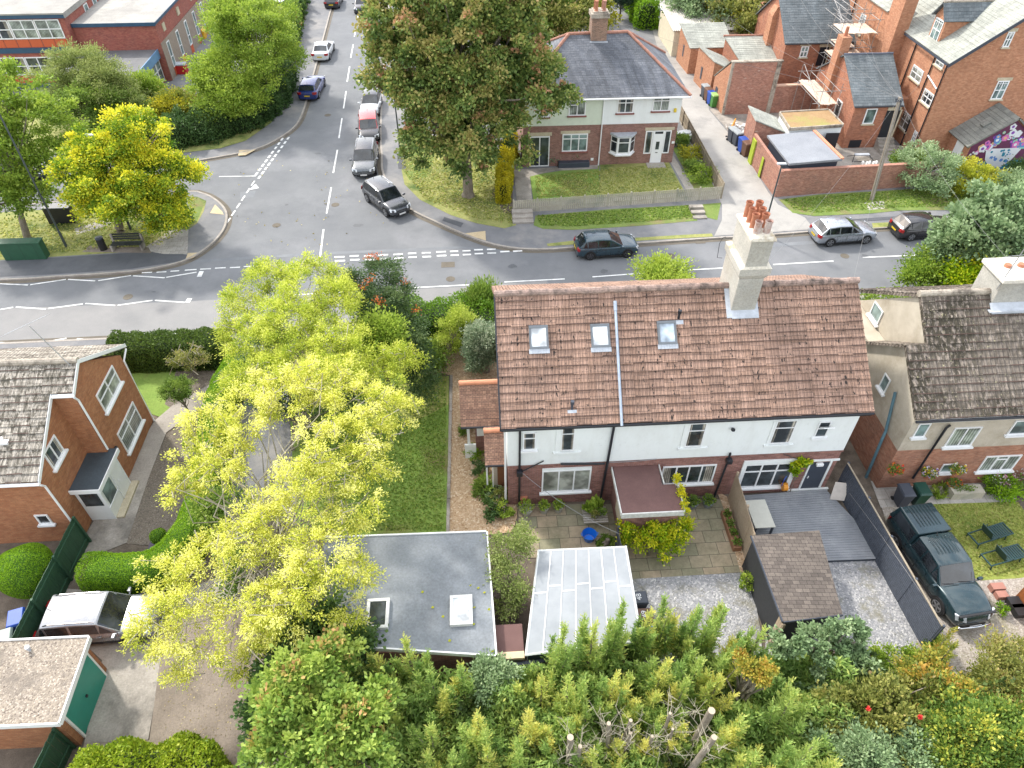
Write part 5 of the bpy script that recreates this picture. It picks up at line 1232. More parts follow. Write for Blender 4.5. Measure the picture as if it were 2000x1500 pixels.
mb = MB(); mb.prism([(bay[0][0]-.1, fy), (bay[1][0]-.1, fy-.68), (bay[2][0]+.1, fy-.68), (bay[3][0]+.1, fy)], u[3]+.002, u[3]+.16); mb.build('bay_roof', m_leadgrey, byo)
mb = MB(); mb.prism([(bay[0][0]-.1, fy), (bay[1][0]-.1, fy-.68), (bay[2][0]+.1, fy-.68), (bay[3][0]+.1, fy)], u[2]-.15, u[2]-.052); mb.build('sill', m_upvc, byo)
u = wr(W2b, 1270, 1291, 305, 255)
mb = MB(); wallbox(mb, W2b, u[0], u[1], .18, u[3], .002, .06); fd = mb.build('front_door', m_upvc, h2)
MB().poly([W2b.p(u[0]+.3, 1.3, .066), W2b.p(u[1]-.3, 1.3, .066), W2b.p(u[1]-.3, 1.95, .066), W2b.p(u[0]+.3, 1.95, .066)]).build('pane', m_glass, fd)
MB().poly([W2b.p(u[0]+.12, u[3]-.25, .066), W2b.p(u[1]-.12, u[3]-.25, .066), W2b.p(u[1]-.12, u[3]-.06, .066), W2b.p(u[0]+.12, u[3]-.06, .066)]).build('fanlight', m_glass, fd)
mb = MB(); wallbox(mb, W2b, u[0]+.35, u[1]-.35, 1.0, 1.06, .062, .07); mb.build('letterbox', m_black, fd)
for a, b in ((u[0]-.62, u[0]-.02), (u[1]+.02, u[1]+.55)): window(h2, W2b, a, b, .95, u[3], fr=.08, glass=m_glass, name='side_light', sill=False)
mb = MB(); wallbox(mb, W2b, u[0]-.7, u[1]+.75, u[3]+.02, u[3]+.26, .002, .02); mb.build('lintel', m_stone, h2)
MB().box(u[0]-.3, u[1]+.3, fy-.9, fy-.002, 0, .17).build('doorstep', m_conc, h2)
MB().box(15.75, 15.95, 53.18, 53.298, 4.3, 4.6).build('alarm_box', plain('alarm_yellow', (.65, .48, .03), .5), h2, bevel=.02)
for xx, c in ((4.35, 1), (9.6, 0), (16.0, 1)):
    MB().box(xx, xx+.22, 53.28, 53.328, 1.75 if c else .5, 1.92 if c else .7).build('house_sign', m_white, h2)
# ================================================================== BRICK TERRACE (top right)
tr = thing('terraced_building', 'tall orange brick terrace with grey slate roof, dormers and white sash windows', 'building', (44, 53.2, 0))
TX, TY = 36.35, 53.2
tz = lambda x: 7.65+.74*(x-36.3)
mb = MB()
mb.prism([(TX, TY), (54, TY), (54, 110), (TX, 110)], 0, 7.6)
mb.hexa([(TX, TY, 7.6), (54, TY, 7.6), (54, 110, 7.6), (TX, 110, 7.6)], [(45.1, TY, 14.0), (45.2, TY, 14.0), (45.2, 110, 14.0), (45.1, 110, 14.0)])
mb.build('brick_wall', m_brick_terr, tr)
mb = MB(); a, b = (36.1, 52.9, 7.55), (36.1, 112, 7.55); c, d = (45.15, 112, 14.25), (45.15, 52.9, 14.25)
slope(mb, b, a, d, c, .33, .02); slab(mb, b, a, d, c, .1)
a2, b2 = (54.2, 52.9, 7.55), (54.2, 112, 7.55); slope(mb, a2, b2, c, d, .33, .02); slab(mb, a2, b2, c, d, .1)
trf = mb.build('roof', m_roof_slate2, tr)
mb = MB(); ridge(mb, d, c, .14, .6); mb.build('ridge_tiles', m_ridge_grey, trf)
mb = MB(); board(mb, (36.0, 52.88, 7.6), (45.15, 52.88, 14.35), .3, (0, -1, 0), .05); board(mb, (36.02, 52.95, 7.55), (36.02, 60, 7.55), .14, (-1, 0, 0), .05); mb.build('bargeboard', m_darkgrey, trf)
mb = MB(); mb.obox((39.6, 58.3, tz(39.6)+.12), (.45, 0, .33), (0, .3, 0), (-.05, 0, .07)); rlo = mb.build('rooflight', m_darkgrey, trf); MB().obox((39.58, 58.3, tz(39.6)+.20), (.38, 0, .28), (0, .24, 0), (-.01, 0, .015)).build('pane', m_glasswhite, rlo)
WL = Wall((TX, 0, 0), (0, -1, 0), (-1, 0, 0)); WF = Wall((0, TY, 0), (1, 0, 0), (0, -1, 0))
sash = dict(cols=(1, 1), transom=.5, fr=.07, sillmat=m_stone, glass=m_glassb)
def lw(px0, py0, px1, py1, g=None, lab=None, **k):   # window on the left wall from two corner pixels (bottom near, top far)
    a = VX(px0, py0, TX); b = VX(px1, py1, TX); y0, y1 = sorted((-a.y, -b.y)); z0, z1 = sorted((a.z, b.z))
    kw = dict(sash); kw.update(k)
    if g: kw['glass'] = g
    return window(tr, WL, y0, y1, z0, z1, bars=(4, .7, 1), label=lab, **kw)
lw(1841, 135, 1833, 108); lw(1796, 164, 1786, 125); lw(1816, 210, 1808, 172, m_glass); lw(1770, 258, 1766, 214, m_glassb); lw(1785, 280, 1788, 254, m_glassb)
lw(1752, 300, 1745, 284, m_glassb)
for (x0, x1, yb, yt) in ((1956, 1969, 92, 62), (1933, 1955, 194, 158)):
    u = wr(WF, x0, x1, yb, yt); window(tr, WF, *u, cols=(1, 1), transom=.5, fr=.08, sillmat=m_stone, lintel=m_stone, glass=m_glassg, bars=(4, .7, 1))
# dormer
def dormer(y0, y1, xf=36.75, zb=7.9, ze=9.6, zr=10.7):
    mb = MB(); ym = (y0+y1)/2
    mb.box(xf, 39.0, y0, y1, zb-.5, ze)
    mb.poly([(xf, y1, ze), (xf, y0, ze), (xf, ym, zr-.05)]); o = mb.build('dormer', m_brick_terr, tr)
    mb = MB(); a, b = (xf-.3, y0-.2, ze-.05), (39.2, y0-.2, ze-.05); c, d = (40.6, ym, zr), (xf-.3, ym, zr)
    slope(mb, a, b, c, d, .26, .015); slab(mb, a, b, c, d, .07)
    a, b = (xf-.3, y1+.2, ze-.05), (39.2, y1+.2, ze-.05); slope(mb, b, a, d, c, .26, .015); slab(mb, b, a, d, c, .07)
    mb.build('dormer_roof', m_roof_slate3, o)
    mb = MB(); ridge(mb, d, c, .1, .5); mb.build('dormer_ridge', m_ridge_grey, o)
    window(tr, Wall((xf, 0, 0), (0, -1, 0), (-1, 0, 0)), -y1+.22, -y0-.22, zb, ze-.15, cols=(1, 1), transom=.5, fr=.07, glass=m_glassg, sillmat=m_stone, bars=(4, .7, 1))
dormer(56.3, 57.9); dormer(66.0, 67.6, 35.9, 8.0, 9.7, 10.8)
# pipes down the long wall
for yy in (55.25, 58.3): downpipe(tr, [(TX-.08, yy, 7.5), (TX-.08, yy, .1)], .055)
downpipe(tr, [(TX-.08, 53.4, 7.5), (TX-.08, 53.4, .1)], .055)
downpipe(tr, [(TX-.1, 55.2, 5.9), (TX-.1, 53.5, 5.5)], .06, m_upvc)
# tall rear wing
MB().box(35.3, TX+.02, 60.3, 62.2, 0, 12.5).build('wing_wall', m_brick_terr, tr)
MB().box(35.35, TX+.02, 62.2, 80, 0, 8.6).build('wing_wall', m_brick_terr, tr)
W4 = Wall((35.35, 0, 0), (0, -1, 0), (-1, 0, 0))
for W_, yy, z0_, h_ in ((W4, 65.6, 5.6, 1.6), (W4, 66.2, 2.6, 1.5), (W4, 69.8, 5.7, 1.7), (W4, 72.4, 4.2, 1.6), (W4, 70.2, 2.8, 1.6), (W4, 75, 6.0, 1.5)):
    window(tr, W_, -yy-1.0, -yy, z0_, z0_+h_, cols=(1, 1), transom=.5, fr=.08, sillmat=m_stone, glass=m_glassg, bars=(4, .7, 1))
downpipe(tr, [(35.25, 68.2, 8.4), (35.25, 68.2, .1)], .06); downpipe(tr, [(35.25, 73.8, 8.4), (35.25, 73.8, .1)], .06)
mb = MB(); a, b = (35.15, 62.2, 8.55), (35.15, 80, 8.55); slope(mb, b, a, (36.9, 62.2, 9.4), (36.9, 80, 9.4), .33, .02); slab(mb, b, a, (36.9, 62.2, 9.4), (36.9, 80, 9.4), .1); mb.build('wing_roof', m_roof_slate2, tr)

def outrigger(parent, x0, x1, y0, y1, ze, zr, wallm, roofm, yr=None):
    yr = yr or (y0+y1)/2
    mb = MB(); mb.box(x0, x1, y0, y1, 0, ze)
    mb.hexa([(x0, y0, ze), (x1, y0, ze), (x1, y1, ze), (x0, y1, ze)], [(x0, yr-.05, zr-.1), (x1, yr-.05, zr-.1), (x1, yr+.05, zr-.1), (x0, yr+.05, zr-.1)])
    mb.build('wing_wall', wallm, parent)
    mb = MB(); a, b, c, d = (x0-.2, y0-.2, ze-.02), (x1, y0-.2, ze-.02), (x1, yr, zr+.06), (x0-.2, yr, zr+.06)
    slope(mb, a, b, c, d, .26, .016); slab(mb, a, b, c, d, .08)
    e, f = (x1, y1+.2, ze-.02), (x0-.2, y1+.2, ze-.02); slope(mb, e, f, d, c, .26, .016); slab(mb, e, f, d, c, .08)
    o = mb.build('wing_roof', roofm, parent)
    mb = MB(); ridge(mb, d, c, .1, .5); mb.build('ridge_tiles', plain('blue_ridge', (.10, .11, .14), .7), o)
    gutter(parent, (x0-.2, y0-.26, ze-.08), (x1, y0-.26, ze-.08), .06)
m_brick_dark = brick('brick_terrace_rear', (0.30, 0.11, 0.06), (0.44, 0.18, 0.10), (0.30, 0.18, 0.13), mort=0.006, dirtamt=0.4)
outrigger(tr, 31.1, 35.0, 55.0, 63, 3.75, 6.25, m_brick_dark, m_roof_slate3)
MB().box(35.0, TX+.01, 56.6, 62, 0, 3.5).build('wing_wall', m_brick_terr, tr)
WO = Wall((0, 55.0, 0), (1, 0, 0), (0, -1, 0))
u = wr(WO, 1683, 1704, 242, 212); window(tr, WO, *u, fr=.09, sillmat=m_stone, glass=m_glassg)
a = V(1716, 262, 55).x; b = V(1741, 262, 55).x
mb = MB(); wallbox(mb, WO, a, b, 1.0, 3.25, .002, .05); dd = mb.build('doorway', m_black, tr)
mb = MB(); wallbox(mb, WO, b+.002, b+.12, 1.0, 3.3, .002, .08); wallbox(mb, WO, a, b, 3.26, 3.55, .002, .05); mb.build('door_frame', m_stone, dd)
mb = MB(); wallbox(mb, WO, 31.6, 32.6, .15, .8, .002, .02); mb.build('cellar_opening', m_black, tr)
mb = MB()
for i in range(5): mb.box(a-.05, b+.2, 54.98-.3*(i+1), 54.98-.3*i, 0, 1.0-.2*i)
mb.build('steps', m_conc, tr)
WOL = Wall((31.1, 0, 0), (0, -1, 0), (-1, 0, 0)); window(tr, WOL, -58.1, -57.1, 1.7, 3.1, fr=.09, glass=m_glass, sillmat=m_stone)
# its chimney
mb = MB(); mb.box(30.7, 31.5, 59.6, 60.6, 0, 7.4); chm = mb.build('chimney', m_brick_terr, tr)
MB().tube([(31.1, 60.1, 7.4), (31.1, 60.1, 8.1)], [.16, .12], 12).build('chimney_pot', m_terracotta, chm)
# second wing further back
outrigger(tr, 29.0, 35.4, 66.3, 74.5, 4.9, 7.9, m_brick_dark, m_roof_slate3)
WO2 = Wall((0, 66.3, 0), (1, 0, 0), (0, -1, 0))
u = wr(WO2, 1560, 1575, 112, 90); window(tr, WO2, *u, cols=(1, 1), transom=.5, fr=.1, glass=m_glassg, sillmat=m_stone, lintel=m_stone)
u = wr(WO2, 1592, 1609, 128, 92)
mb = MB(); wallbox(mb, WO2, u[0], u[1], u[2], u[3], .002, .05); dd = mb.build('doorway', m_black, tr); mb = MB(); wallbox(mb, WO2, u[1]+.002, u[1]+.12, u[2], u[3], .002, .08); wallbox(mb, WO2, u[0]-.1, u[1]+.2, u[3]+.01, u[3]+.3, .002, .04); mb.build('door_frame', m_stone, dd)
u = wr(WO2, 1619, 1633, 125, 95); window(tr, WO2, *u, cols=(1, 1), transom=.5, fr=.09, glass=m_glassg, sillmat=m_stone)
mb = MB(); mb.box(28.5, 29.0, 69.6, 70.8, 0, 6.2); mb.hexa([(28.5, 69.6, 6.2), (29, 69.6, 6.2), (29, 70.8, 6.2), (28.5, 70.8, 6.2)], [(28.85, 69.7, 6.9), (29, 69.7, 6.9), (29, 70.7, 6.9), (28.85, 70.7, 6.9)]); mb.build('chimney_breast', m_brick_terr, tr)
# annexe with the mural
ax = [P(1858, 312), P(1893, 316)]
def gab(y0, y1, inset=0): return [[(38.9, y, 0), (38.9, y, 2.4), (41.6, y, 4.35), (44.3, y, 2.4), (44.3, y, 0)] for y in (y0, y1)]
ga, gb = gab(50.6, 53.19); mb = MB(); mb.poly(ga[::-1]); mb.poly(gb)
for i in range(5): mb.poly([ga[i], ga[(i+1) % 5], gb[(i+1) % 5], gb[i]])
aw = mb.build('annexe_wall', m_brick_terr, tr); bm_fix(aw)
mb = MB(); a, b, c, d = (38.5, 53.18, 2.2), (38.5, 50.3, 2.2), (41.6, 50.3, 4.45), (41.6, 53.18, 4.45)
slope(mb, a, b, c, d, .4, .03); slab(mb, a, b, c, d, .12); a, b = (44.7, 50.3, 2.2), (44.7, 53.18, 2.2); slope(mb, a, b, d, c, .4, .03); slab(mb, a, b, d, c, .12)
mb.obox((40.1, 51.6, 3.48), (.25, 0, .18), (0, .25, 0), (-.05, 0, .07)); mb.build('annexe_roof', tiles('annexe_slate', (.16, .165, .15), (.22, .225, .20), w=.5, h=.4, roll=0, offset=.5, gap=(.09, .09, .08), spots=None), tr)
mb = MB(); wallbox(mb, Wall((38.9, 0, 0), (0, -1, 0), (-1, 0, 0)), -52.2, -51.2, .1, 2.3, .002, .05); mb.build('annexe_door', m_white, tr)
# mural: real painted shapes on the annexe wall
WMU = Wall((0, 50.6, 0), (1, 0, 0), (0, -1, 0)); rr = random.Random(8)
mu = MB(); mp0 = [WMU.p(39.0, .1, .012), WMU.p(44.2, .1, .012), WMU.p(44.2, 2.35, .012), WMU.p(41.6, 4.2, .012), WMU.p(39.0, 2.35, .012)]; mu.poly(mp0)
muo = mu.build('mural', plain('mural_maroon', (.13, .03, .08), .6), tr)
cols = [plain('mural_'+n, c, .6, var=.05) for n, c in (('teal', (.02, .22, .33)), ('purple', (.22, .06, .38)), ('pink', (.62, .16, .42)), ('peach', (.70, .42, .22)), ('mint', (.26, .58, .46)), ('white', (.70, .72, .74)), ('blue', (.12, .25, .55)))]
def disc(mb, W, u_, z_, r, d, m=0, n=14, sq=1.0, wob=0):
    mb.poly([W.p(u_+math.cos(2*math.pi*i/n)*r*(1+wob*math.sin(5*2*math.pi*i/n)), z_+math.sin(2*math.pi*i/n)*r*sq*(1+wob*math.sin(5*2*math.pi*i/n)), d) for i in range(n)], m)
fl = MB(); fl.poly([WMU.p(39.05, .15, .016), WMU.p(44.15, .15, .016), WMU.p(44.15, .9, .016), WMU.p(39.05, .8, .016)], 0)
dd_ = .018
for i in range(46):
    u_ = rr.uniform(39.6, 43.9); zt2 = 2.1+(u_-39.2)*.72 if u_ < 41.6 else 4.0-(u_-41.6)*.72; z_ = rr.uniform(max(1.5, zt2-1.4), zt2-.25)
    dd_ += .0006; r_ = rr.uniform(.12, .3); disc(fl, WMU, u_, z_, r_, dd_, rr.choice((1, 2, 3, 4, 5, 6, 2, 4)), wob=.15); dd_ += .0006; disc(fl, WMU, u_, z_, r_*.45, dd_, rr.choice((1, 3, 5, 2)))
fl.poly([WMU.p(40.3, 1.9, .05), WMU.p(43.2, 1.9, .05), WMU.p(42.8, .9, .05), WMU.p(42.2, .3, .05), WMU.p(41.3, .3, .05), WMU.p(40.6, 1.0, .05)], 5)
for i in range(26): disc(fl, WMU, rr.uniform(40.8, 42.8), rr.uniform(.8, 1.75), rr.uniform(.05, .16), .052+i*.0005, rr.choice((6, 5, 0, 6)), n=5)
for i in range(7): disc(fl, WMU, 39.2+i*.16, 1.5+.12*math.sin(i*1.7)+i*.05, .09, .07, 5, n=6, wob=.4)
fl.build('mural_flowers', cols, muo)

# ================================================================== YARD BUILDINGS ON THE BACK LANE
def lean(name, label, cat, base, z_lo, z_hi, wallm, roofm, over=.15, course=.3, hi=(0, 1)):
    """mono-pitch hut: base = 4 points, edge 0-1 is the high side"""
    c = sum((Vector((*b, 0)) for b in base), Vector())/4
    o = thing(name, label, cat, (c.x, c.y, 0))
    zt = [z_hi, z_hi, z_lo, z_lo]
    lo_ = [Vector((*b, 0)) for b in base]; hi_ = [Vector((*b, z)) for b, z in zip(base, zt)]
    if (lo_[1]-lo_[0]).cross(lo_[3]-lo_[0]).z < 0: l2, h2_ = lo_[::-1], hi_[::-1]
    else: l2, h2_ = lo_, hi_
    MB().hexa(l2, h2_).build('wall', wallm, o)
    ex = [Vector((c.x+(p.x-c.x)*(1+over/2), c.y+(p.y-c.y)*(1+over/2), p.z+.05)) for p in hi_]
    mb = MB(); slope(mb, ex[3], ex[2], ex[1], ex[0], course, .02); slab(mb, ex[3], ex[2], ex[1], ex[0], .07); mb.build('roof', roofm, o)
    return o
def xy(px, py, z=0): v = P(px, py, z); return (v.x, v.y)
def gate_part(o, W, u0, u1, z0, z1, m, nm='doorway'): 
    mb = MB(); wallbox(mb, W, u0, u1, z0, z1, .002, .02); return mb.build(nm, m, o)
XLn = 22.6
o = lean('outbuilding', 'brick outhouse with grey slate lean-to roof and ivy by the pale garage on the lane', 'outbuilding', [(21.9, 76.2), (26.2, 76.2), (26.2, 72.2), (22.1, 72.2)], 2.6, 3.6, m_brick_terr, m_roof_slate2)
gate_part(o, Wall((22.0, 0, 0), (0, -1, 0), (-1, 0, 0)), -75, -74.2, 1.1, 2.2, m_darkgrey, 'window')
g2 = thing('garage', 'cream garage with a corrugated roof at the top of the back lane', 'garage', (25, 80, 0))
MB().prism([(21.6, 77.2), (29.5, 77.2), (29.5, 84), (21.6, 84)], 0, 2.6).build('wall', plain('cream_wall', (.62, .56, .42), .85), g2)
mb = MB()
for i in range(40):
    x_ = 21.4+i*.21; mb.hexa([(x_, 77.0, 2.65), (x_+.105, 77.0, 2.72), (x_+.105, 84.2, 3.3), (x_, 84.2, 3.23)][::1], [(x_, 77.0, 2.69), (x_+.105, 77.0, 2.76), (x_+.105, 84.2, 3.34), (x_, 84.2, 3.27)]); mb.hexa([(x_+.105, 77.0, 2.72), (x_+.21, 77.0, 2.65), (x_+.21, 84.2, 3.23), (x_+.105, 84.2, 3.30)], [(x_+.105, 77.0, 2.76), (x_+.21, 77.0, 2.69), (x_+.21, 84.2, 3.27), (x_+.105, 84.2, 3.34)])
mb.build('roof', plain('corrugated_sheet', (.50, .47, .42), .8, var=.2), g2)
o = lean('outbuilding', 'narrow brick outhouse with pale slate roof next to the dark lane gateway', 'outbuilding', [(22.3, 70.4), (22.7, 66.2), (25.3, 66.4), (25.2, 70.6)], 2.1, 3.4, m_brick_terr, m_roof_slate2)
gate_part(o, Wall((22.45, 0, 0), (0, -1, 0), (-1, 0, 0)), -69.3, -68.6, .9, 2.0, m_darkgrey, 'window')
W5 = Wall((0, 66.3, 0), (1, 0, 0), (0, -1, 0)); window(o, W5, 23.9, 24.7, 1.2, 2.1, fr=.09, glass=m_glassg)
o = thing('outbuilding', 'big blank-walled brick outhouse behind the row of blue and green bins', 'outbuilding', (24.6, 62.5, 0))
zt_ = V(1440, 122, 62.3).z
mb = MB(); mb.hexa([(22.9, 62.3, 0), (27.3, 62.3, 0), (27.3, 65.6, 0), (22.75, 65.6, 0)], [(22.9, 62.3, zt_), (27.3, 62.3, zt_), (27.3, 65.6, 2.3), (22.75, 65.6, 2.3)]); mb.build('brick_wall', m_brick_terr, o)
MB().box(23.1, 26.9, 62.27, 62.299, .1, zt_-.01).build('old_brick_face', m_brick_old, o); mb = MB(); q_ = ((27.4, 65.8, 2.3), (22.7, 65.8, 2.3), (22.85, 62.62, zt_+.02), (27.4, 62.62, zt_+.02)); slope(mb, *q_, .3, .02); slab(mb, *q_, .05); mb.build('roof', m_roof_slate2, o)
MB().hexa([(22.85, 62.2, zt_), (27.4, 62.2, zt_), (27.4, 62.6, zt_), (22.85, 62.6, zt_)], [(22.85, 62.2, zt_+.1), (27.4, 62.2, zt_+.1), (27.4, 62.6, zt_+.1), (22.85, 62.6, zt_+.1)]).build('coping', m_ridge_grey, o)
for a_, b_ in ((22.86, 23.1), (26.9, 27.3)): MB().box(a_, b_, 62.22, 62.298, 0, zt_-.002).build('render_strip', m_ridge_grey, o)
gate_part(o, Wall((22.8, 0, 0), (0, -1, 0), (-1, 0, 0)), -65.0, -64.3, .6, 1.7, m_darkgrey, 'window')
a, b = xy(1400, 90, 3.6), xy(1525, 90, 3.6)
o = lean('outbuilding', 'brick outhouse with red ridge tiles and grey slates between two yards', 'outbuilding', [(25.0, 71.2), (29.0, 71.2), (29.0, 67.3), (25.6, 67.3)], 2.9, 3.9, m_brick_dark, m_roof_slate2)
gate_part(o, Wall((0, 67.3, 0), (1, 0, 0), (0, -1, 0)), 27.4, 28.5, .1, 2.6, m_black)
MB().tube([(24.8, 71.3, 3.98), (29.2, 71.3, 3.98)], .1, 8).build('ridge_tiles', m_ridge_semi, o)
# yard wall from the blank outhouse to the terrace
mb = MB(); mb.box(27.3, 33.2, 62.4, 62.65, 0, 2.5); w_ = mb.build('brick_wall', m_brick_old); tag(w_, 'high brick yard wall with pale coping behind the scaffold', 'wall'); MB().box(27.28, 33.2, 62.33, 62.72, 2.5, 2.6).build('coping', plain('pink_coping', (.55, .36, .26), .8), w_)
o = lean('outbuilding', 'small brick outhouse with pale slate roof beside the brown and blue bins', 'outbuilding', [(23.0, 56.6), (22.75, 53.9), (25.6, 53.9), (25.6, 56.9)], 2.0, 3.2, m_brick_old, m_roof_slate2)
window(o, Wall((0, 53.9, 0), (1, 0, 0), (0, -1, 0)), 24.3, 25.0, 1.0, 1.9, fr=.09, glass=m_glassg)
o = thing('flat_roofed_shed', 'white-walled shed with an orange-brown flat felt roof and parapet', 'shed', (27.5, 54.8, 0))
q = [xy(1524, 219, 2.9), xy(1618, 214, 2.9), xy(1646, 243, 2.9), xy(1544, 250, 2.9)]
MB().prism(q, 0, 2.75).build('wall', m_white, o); mb = MB(); mb.prism(q, 2.752, 2.86); mb.build('roof', m_rust, o)
mb = MB(); qq = [Vector((*p, 2.95)) for p in q]
cc = sum(qq, Vector())/4
for i in range(4): board(mb, qq[i], qq[(i+1) % 4], .25, ((qq[i]+qq[(i+1) % 4])/2-cc), .1)
mb.build('parapet', m_ridge_grey, o)
gate_part(o, Wall((0, min(p[1] for p in q), 0), (1, 0, 0), (0, -1, 0)), 28.3, 29.4, .1, 2.4, m_black)
o = thing('flat_roofed_shed', 'brick shed with a large pale grey flat roof behind the lane wall', 'shed', (25.2, 50, 0))
q = [xy(1499, 262, 2.75), xy(1590, 253, 2.75), xy(1645, 312, 2.6), xy(1541, 321, 2.6)]
MB().prism([(x_+(.2 if i in (0, 3) else -.2), y_+(.2 if i > 1 else -.2)) for i, (x_, y_) in enumerate(q)], 0, 2.5).build('wall', m_darkgrey, o); MB().prism(q, 2.5, 2.66).build('roof', m_felt2, o)
mb = MB()
for i in range(22): t_ = (i+.5)/22; p = Vector((*q[1], 2.69)).lerp(Vector((*q[2], 2.69)), t_); mb.box(p.x-.12, p.x+.12, p.y-.1, p.y+.1, 2.6, 2.74)
mb.build('edge_tiles', m_ridge_orange, o)
# garden walls on the lane and the verge
A_ = Vector((22.95, 47.45, 0)); B_ = Vector((22.75, 51.8, 0)); C2_ = Vector((34.4, 48.45, 0))
def wallseg(name, a, b, h0, h1, mat, label, th=.23, cop=None, cat='wall'):
    a, b = Vector((a[0], a[1], 0)), Vector((b[0], b[1], 0)); d = (b-a).normalized(); n = Vector((-d.y, d.x, 0))*th/2
    q = [a-n, b-n, b+n, a+n]; hz = [h0, h1, h1, h0]
    o = MB().hexa(q, [p+Vector((0, 0, h)) for p, h in zip(q, hz)]).build(name, mat); tag(o, label, cat)
    if cop:
        n2 = n*1.3; q = [a-n2, b-n2, b+n2, a+n2]; MB().hexa([p+Vector((0, 0, h+.001)) for p, h in zip(q, hz)], [p+Vector((0, 0, h+.09)) for p, h in zip(q, hz)]).build('coping', cop, o)
    return o
wallseg('brick_wall', A_, C2_, 2.15, 1.9, m_brick_old, 'long red brick garden wall above the grass verge with a brown coping', cop=m_ridge_semi)
wl_ = wallseg('brick_wall', (22.9, 47.35), (22.7, 53.4), 2.15, 2.35, m_brick_old, 'brick lane wall with lime green gate beside the grey-roofed shed')
MB().box(22.56, 22.60, 50.35, 50.75, .1, 1.7).build('gate', plain('lime_gate', (.34, .42, .03), .6), wl_)
MB().box(22.50, 22.66, 52.5, 53.2, .1, 2.1).build('gate', plain('lime_gate', (.34, .42, .03), .6), wl_)
# fence of the semi
m_fwarm = mottled('warm_fence', (.33, .255, .175), (.45, .36, .26), 1.2, .9, 25, .3)
def board_fence(name, a, b, h, mat, label, n=None, post=1.8, th=.02, gap=.0, lean_=0.0, group=None, horizontal=False, postmat=None, cat='fence', rail=None):
    a, b = Vector((a[0], a[1], 0)), Vector((b[0], b[1], 0)); L = (b-a).length; d = (b-a)/L; nn = Vector((-d.y, d.x, 0))
    o = thing(name, label, cat, (a.x, a.y, 0.1), 0, group)
    rr = random.Random(int(L*10)); mb = MB()
    if horizontal:
        k = int(h/.115)
        npn = max(1, int(round(L/post)))
        for j in range(npn):
            for i in range(k):
                z0 = .14+i*h/k; p = a+d*(L*j/npn+.02); q = a+d*(L*(j+1)/npn-.02)
                t = .5*(h/k)*.74; off = nn*(.0)
                lo_ = [p-nn*.012+Vector((0, 0, z0)), q-nn*.012+Vector((0, 0, z0)), q+nn*.012+Vector((0, 0, z0)), p+nn*.012+Vector((0, 0, z0))]
                if (lo_[1]-lo_[0]).cross(lo_[3]-lo_[0]).z < 0: lo_ = lo_[::-1]
                mb.hexa(lo_, [v+Vector((0, 0, 2*t)) for v in lo_])
    else:
        wbd = .125; k = int(L/(wbd+gap))
        for i in range(k):
            c = a+d*(L*(i+.5)/k); hh = h+rr.uniform(-.015, .015)
            mb.obox(c+Vector((0, 0, .1+hh/2))+nn*rr.uniform(-.006, .006), d*(wbd/2-.004), nn*th/2, (0, 0, hh/2))
    mb.build('boards', mat, o)
    npn = max(1, int(round(L/post)))
    for j in range(npn+1):
        c = a+d*(L*j/npn); MB().obox(c+Vector((0, 0, .1+h/2+.02))+nn*.05, d*.045, nn*.045, (0, 0, h/2+.04)).build('post', postmat or mat, o)
    mb = MB()
    for z_ in ((.35, h-.25) if not rail else (h+.02,)):
        mb.obox((a+b)/2+Vector((0, 0, .1+z_))+nn*(.03 if not rail else 0), d*L/2, nn*(.02 if not rail else .035), (0, 0, .035 if not rail else .015))
    mb.build('rail', rail or mat, o)
    return o
board_fence('wooden_fence', xy(1003, 416, .1), xy(1408, 388, .1), 1.0, m_wood_pale, 'pale weathered picket fence along the verge in front of the two semis', gap=.02)
board_fence('wooden_fence', xy(1409, 388, .1), xy(1324, 228, .1), 1.25, m_wood, 'brown board fence between the semi garden and the back lane')
# school
sc = thing('school_building', 'red brick school block with orange panels, navy bands and long white windows', 'building', (-40, 72.6, 0))
MB().box(-60, -36.8, 72.7, 95, 0, 6.3).build('brick_wall', m_brick_sch, sc)
m_navy = plain('navy_band', (0.025, 0.07, 0.13), .5, var=.15); m_opan = plain('orange_panel', (.50, .10, .035), .6, var=.06)
mb = MB(); mb.box(-60.2, -36.6, 72.5, 95.2, 6.3, 6.62); mb.box(-60, -37.3, 72.55, 72.698, 3.3, 3.75); mb.box(-60, -37.3, 72.55, 72.698, .1, .5); mb.build('navy_band', m_navy, sc)
mb = MB(); mb.box(-60.25, -36.55, 72.45, 95.25, 6.62, 6.75); mb.box(-36.6, -36.54, 72.5, 95, 6.3, 6.62); mb.build('roof', m_flatgrey, sc)
WSc = Wall((0, 72.7, 0), (1, 0, 0), (0, -1, 0))
for zb_ in (.52, 3.78):
    for i in range(9):
        a = -39.55-i*2.3+.0; 
        window(sc, WSc, a, a+2.24, zb_+.75, zb_+2.4, cols=(1, 1), transom=.5, fr=.09, glass=(m_glassv if zb_ > 3 and i in (0, 1) else m_glass), sill=False, proud=.08)
        mb = MB(); wallbox(mb, WSc, a+.02, a+1.08, zb_, zb_+.7, .002, .03); wallbox(mb, WSc, a+1.16, a+2.22, zb_, zb_+.7, .002, .03); mb.build('panel', m_opan, sc)
WSr = Wall((-36.8, 0, 0), (0, 1, 0), (1, 0, 0))
for yy, z0_, z1_, g in ((77.2, 3.9, 6.1, m_glassg), (77.2, 0.6, 2.6, m_glassg), (79.4, 3.7, 6.1, m_glassg), (79.4, 1.0, 3.2, m_glassg), (87, 3.9, 6.1, m_glassg)):
    window(sc, WSr, yy, yy+.9, z0_, z1_, transom=.3, fr=.09, glass=g, sill=False)
mb = MB(); wallbox(mb, WSr, 77.2, 78.1, 2.62, 3.88, .002, .03); mb.build('panel', m_opan, sc)
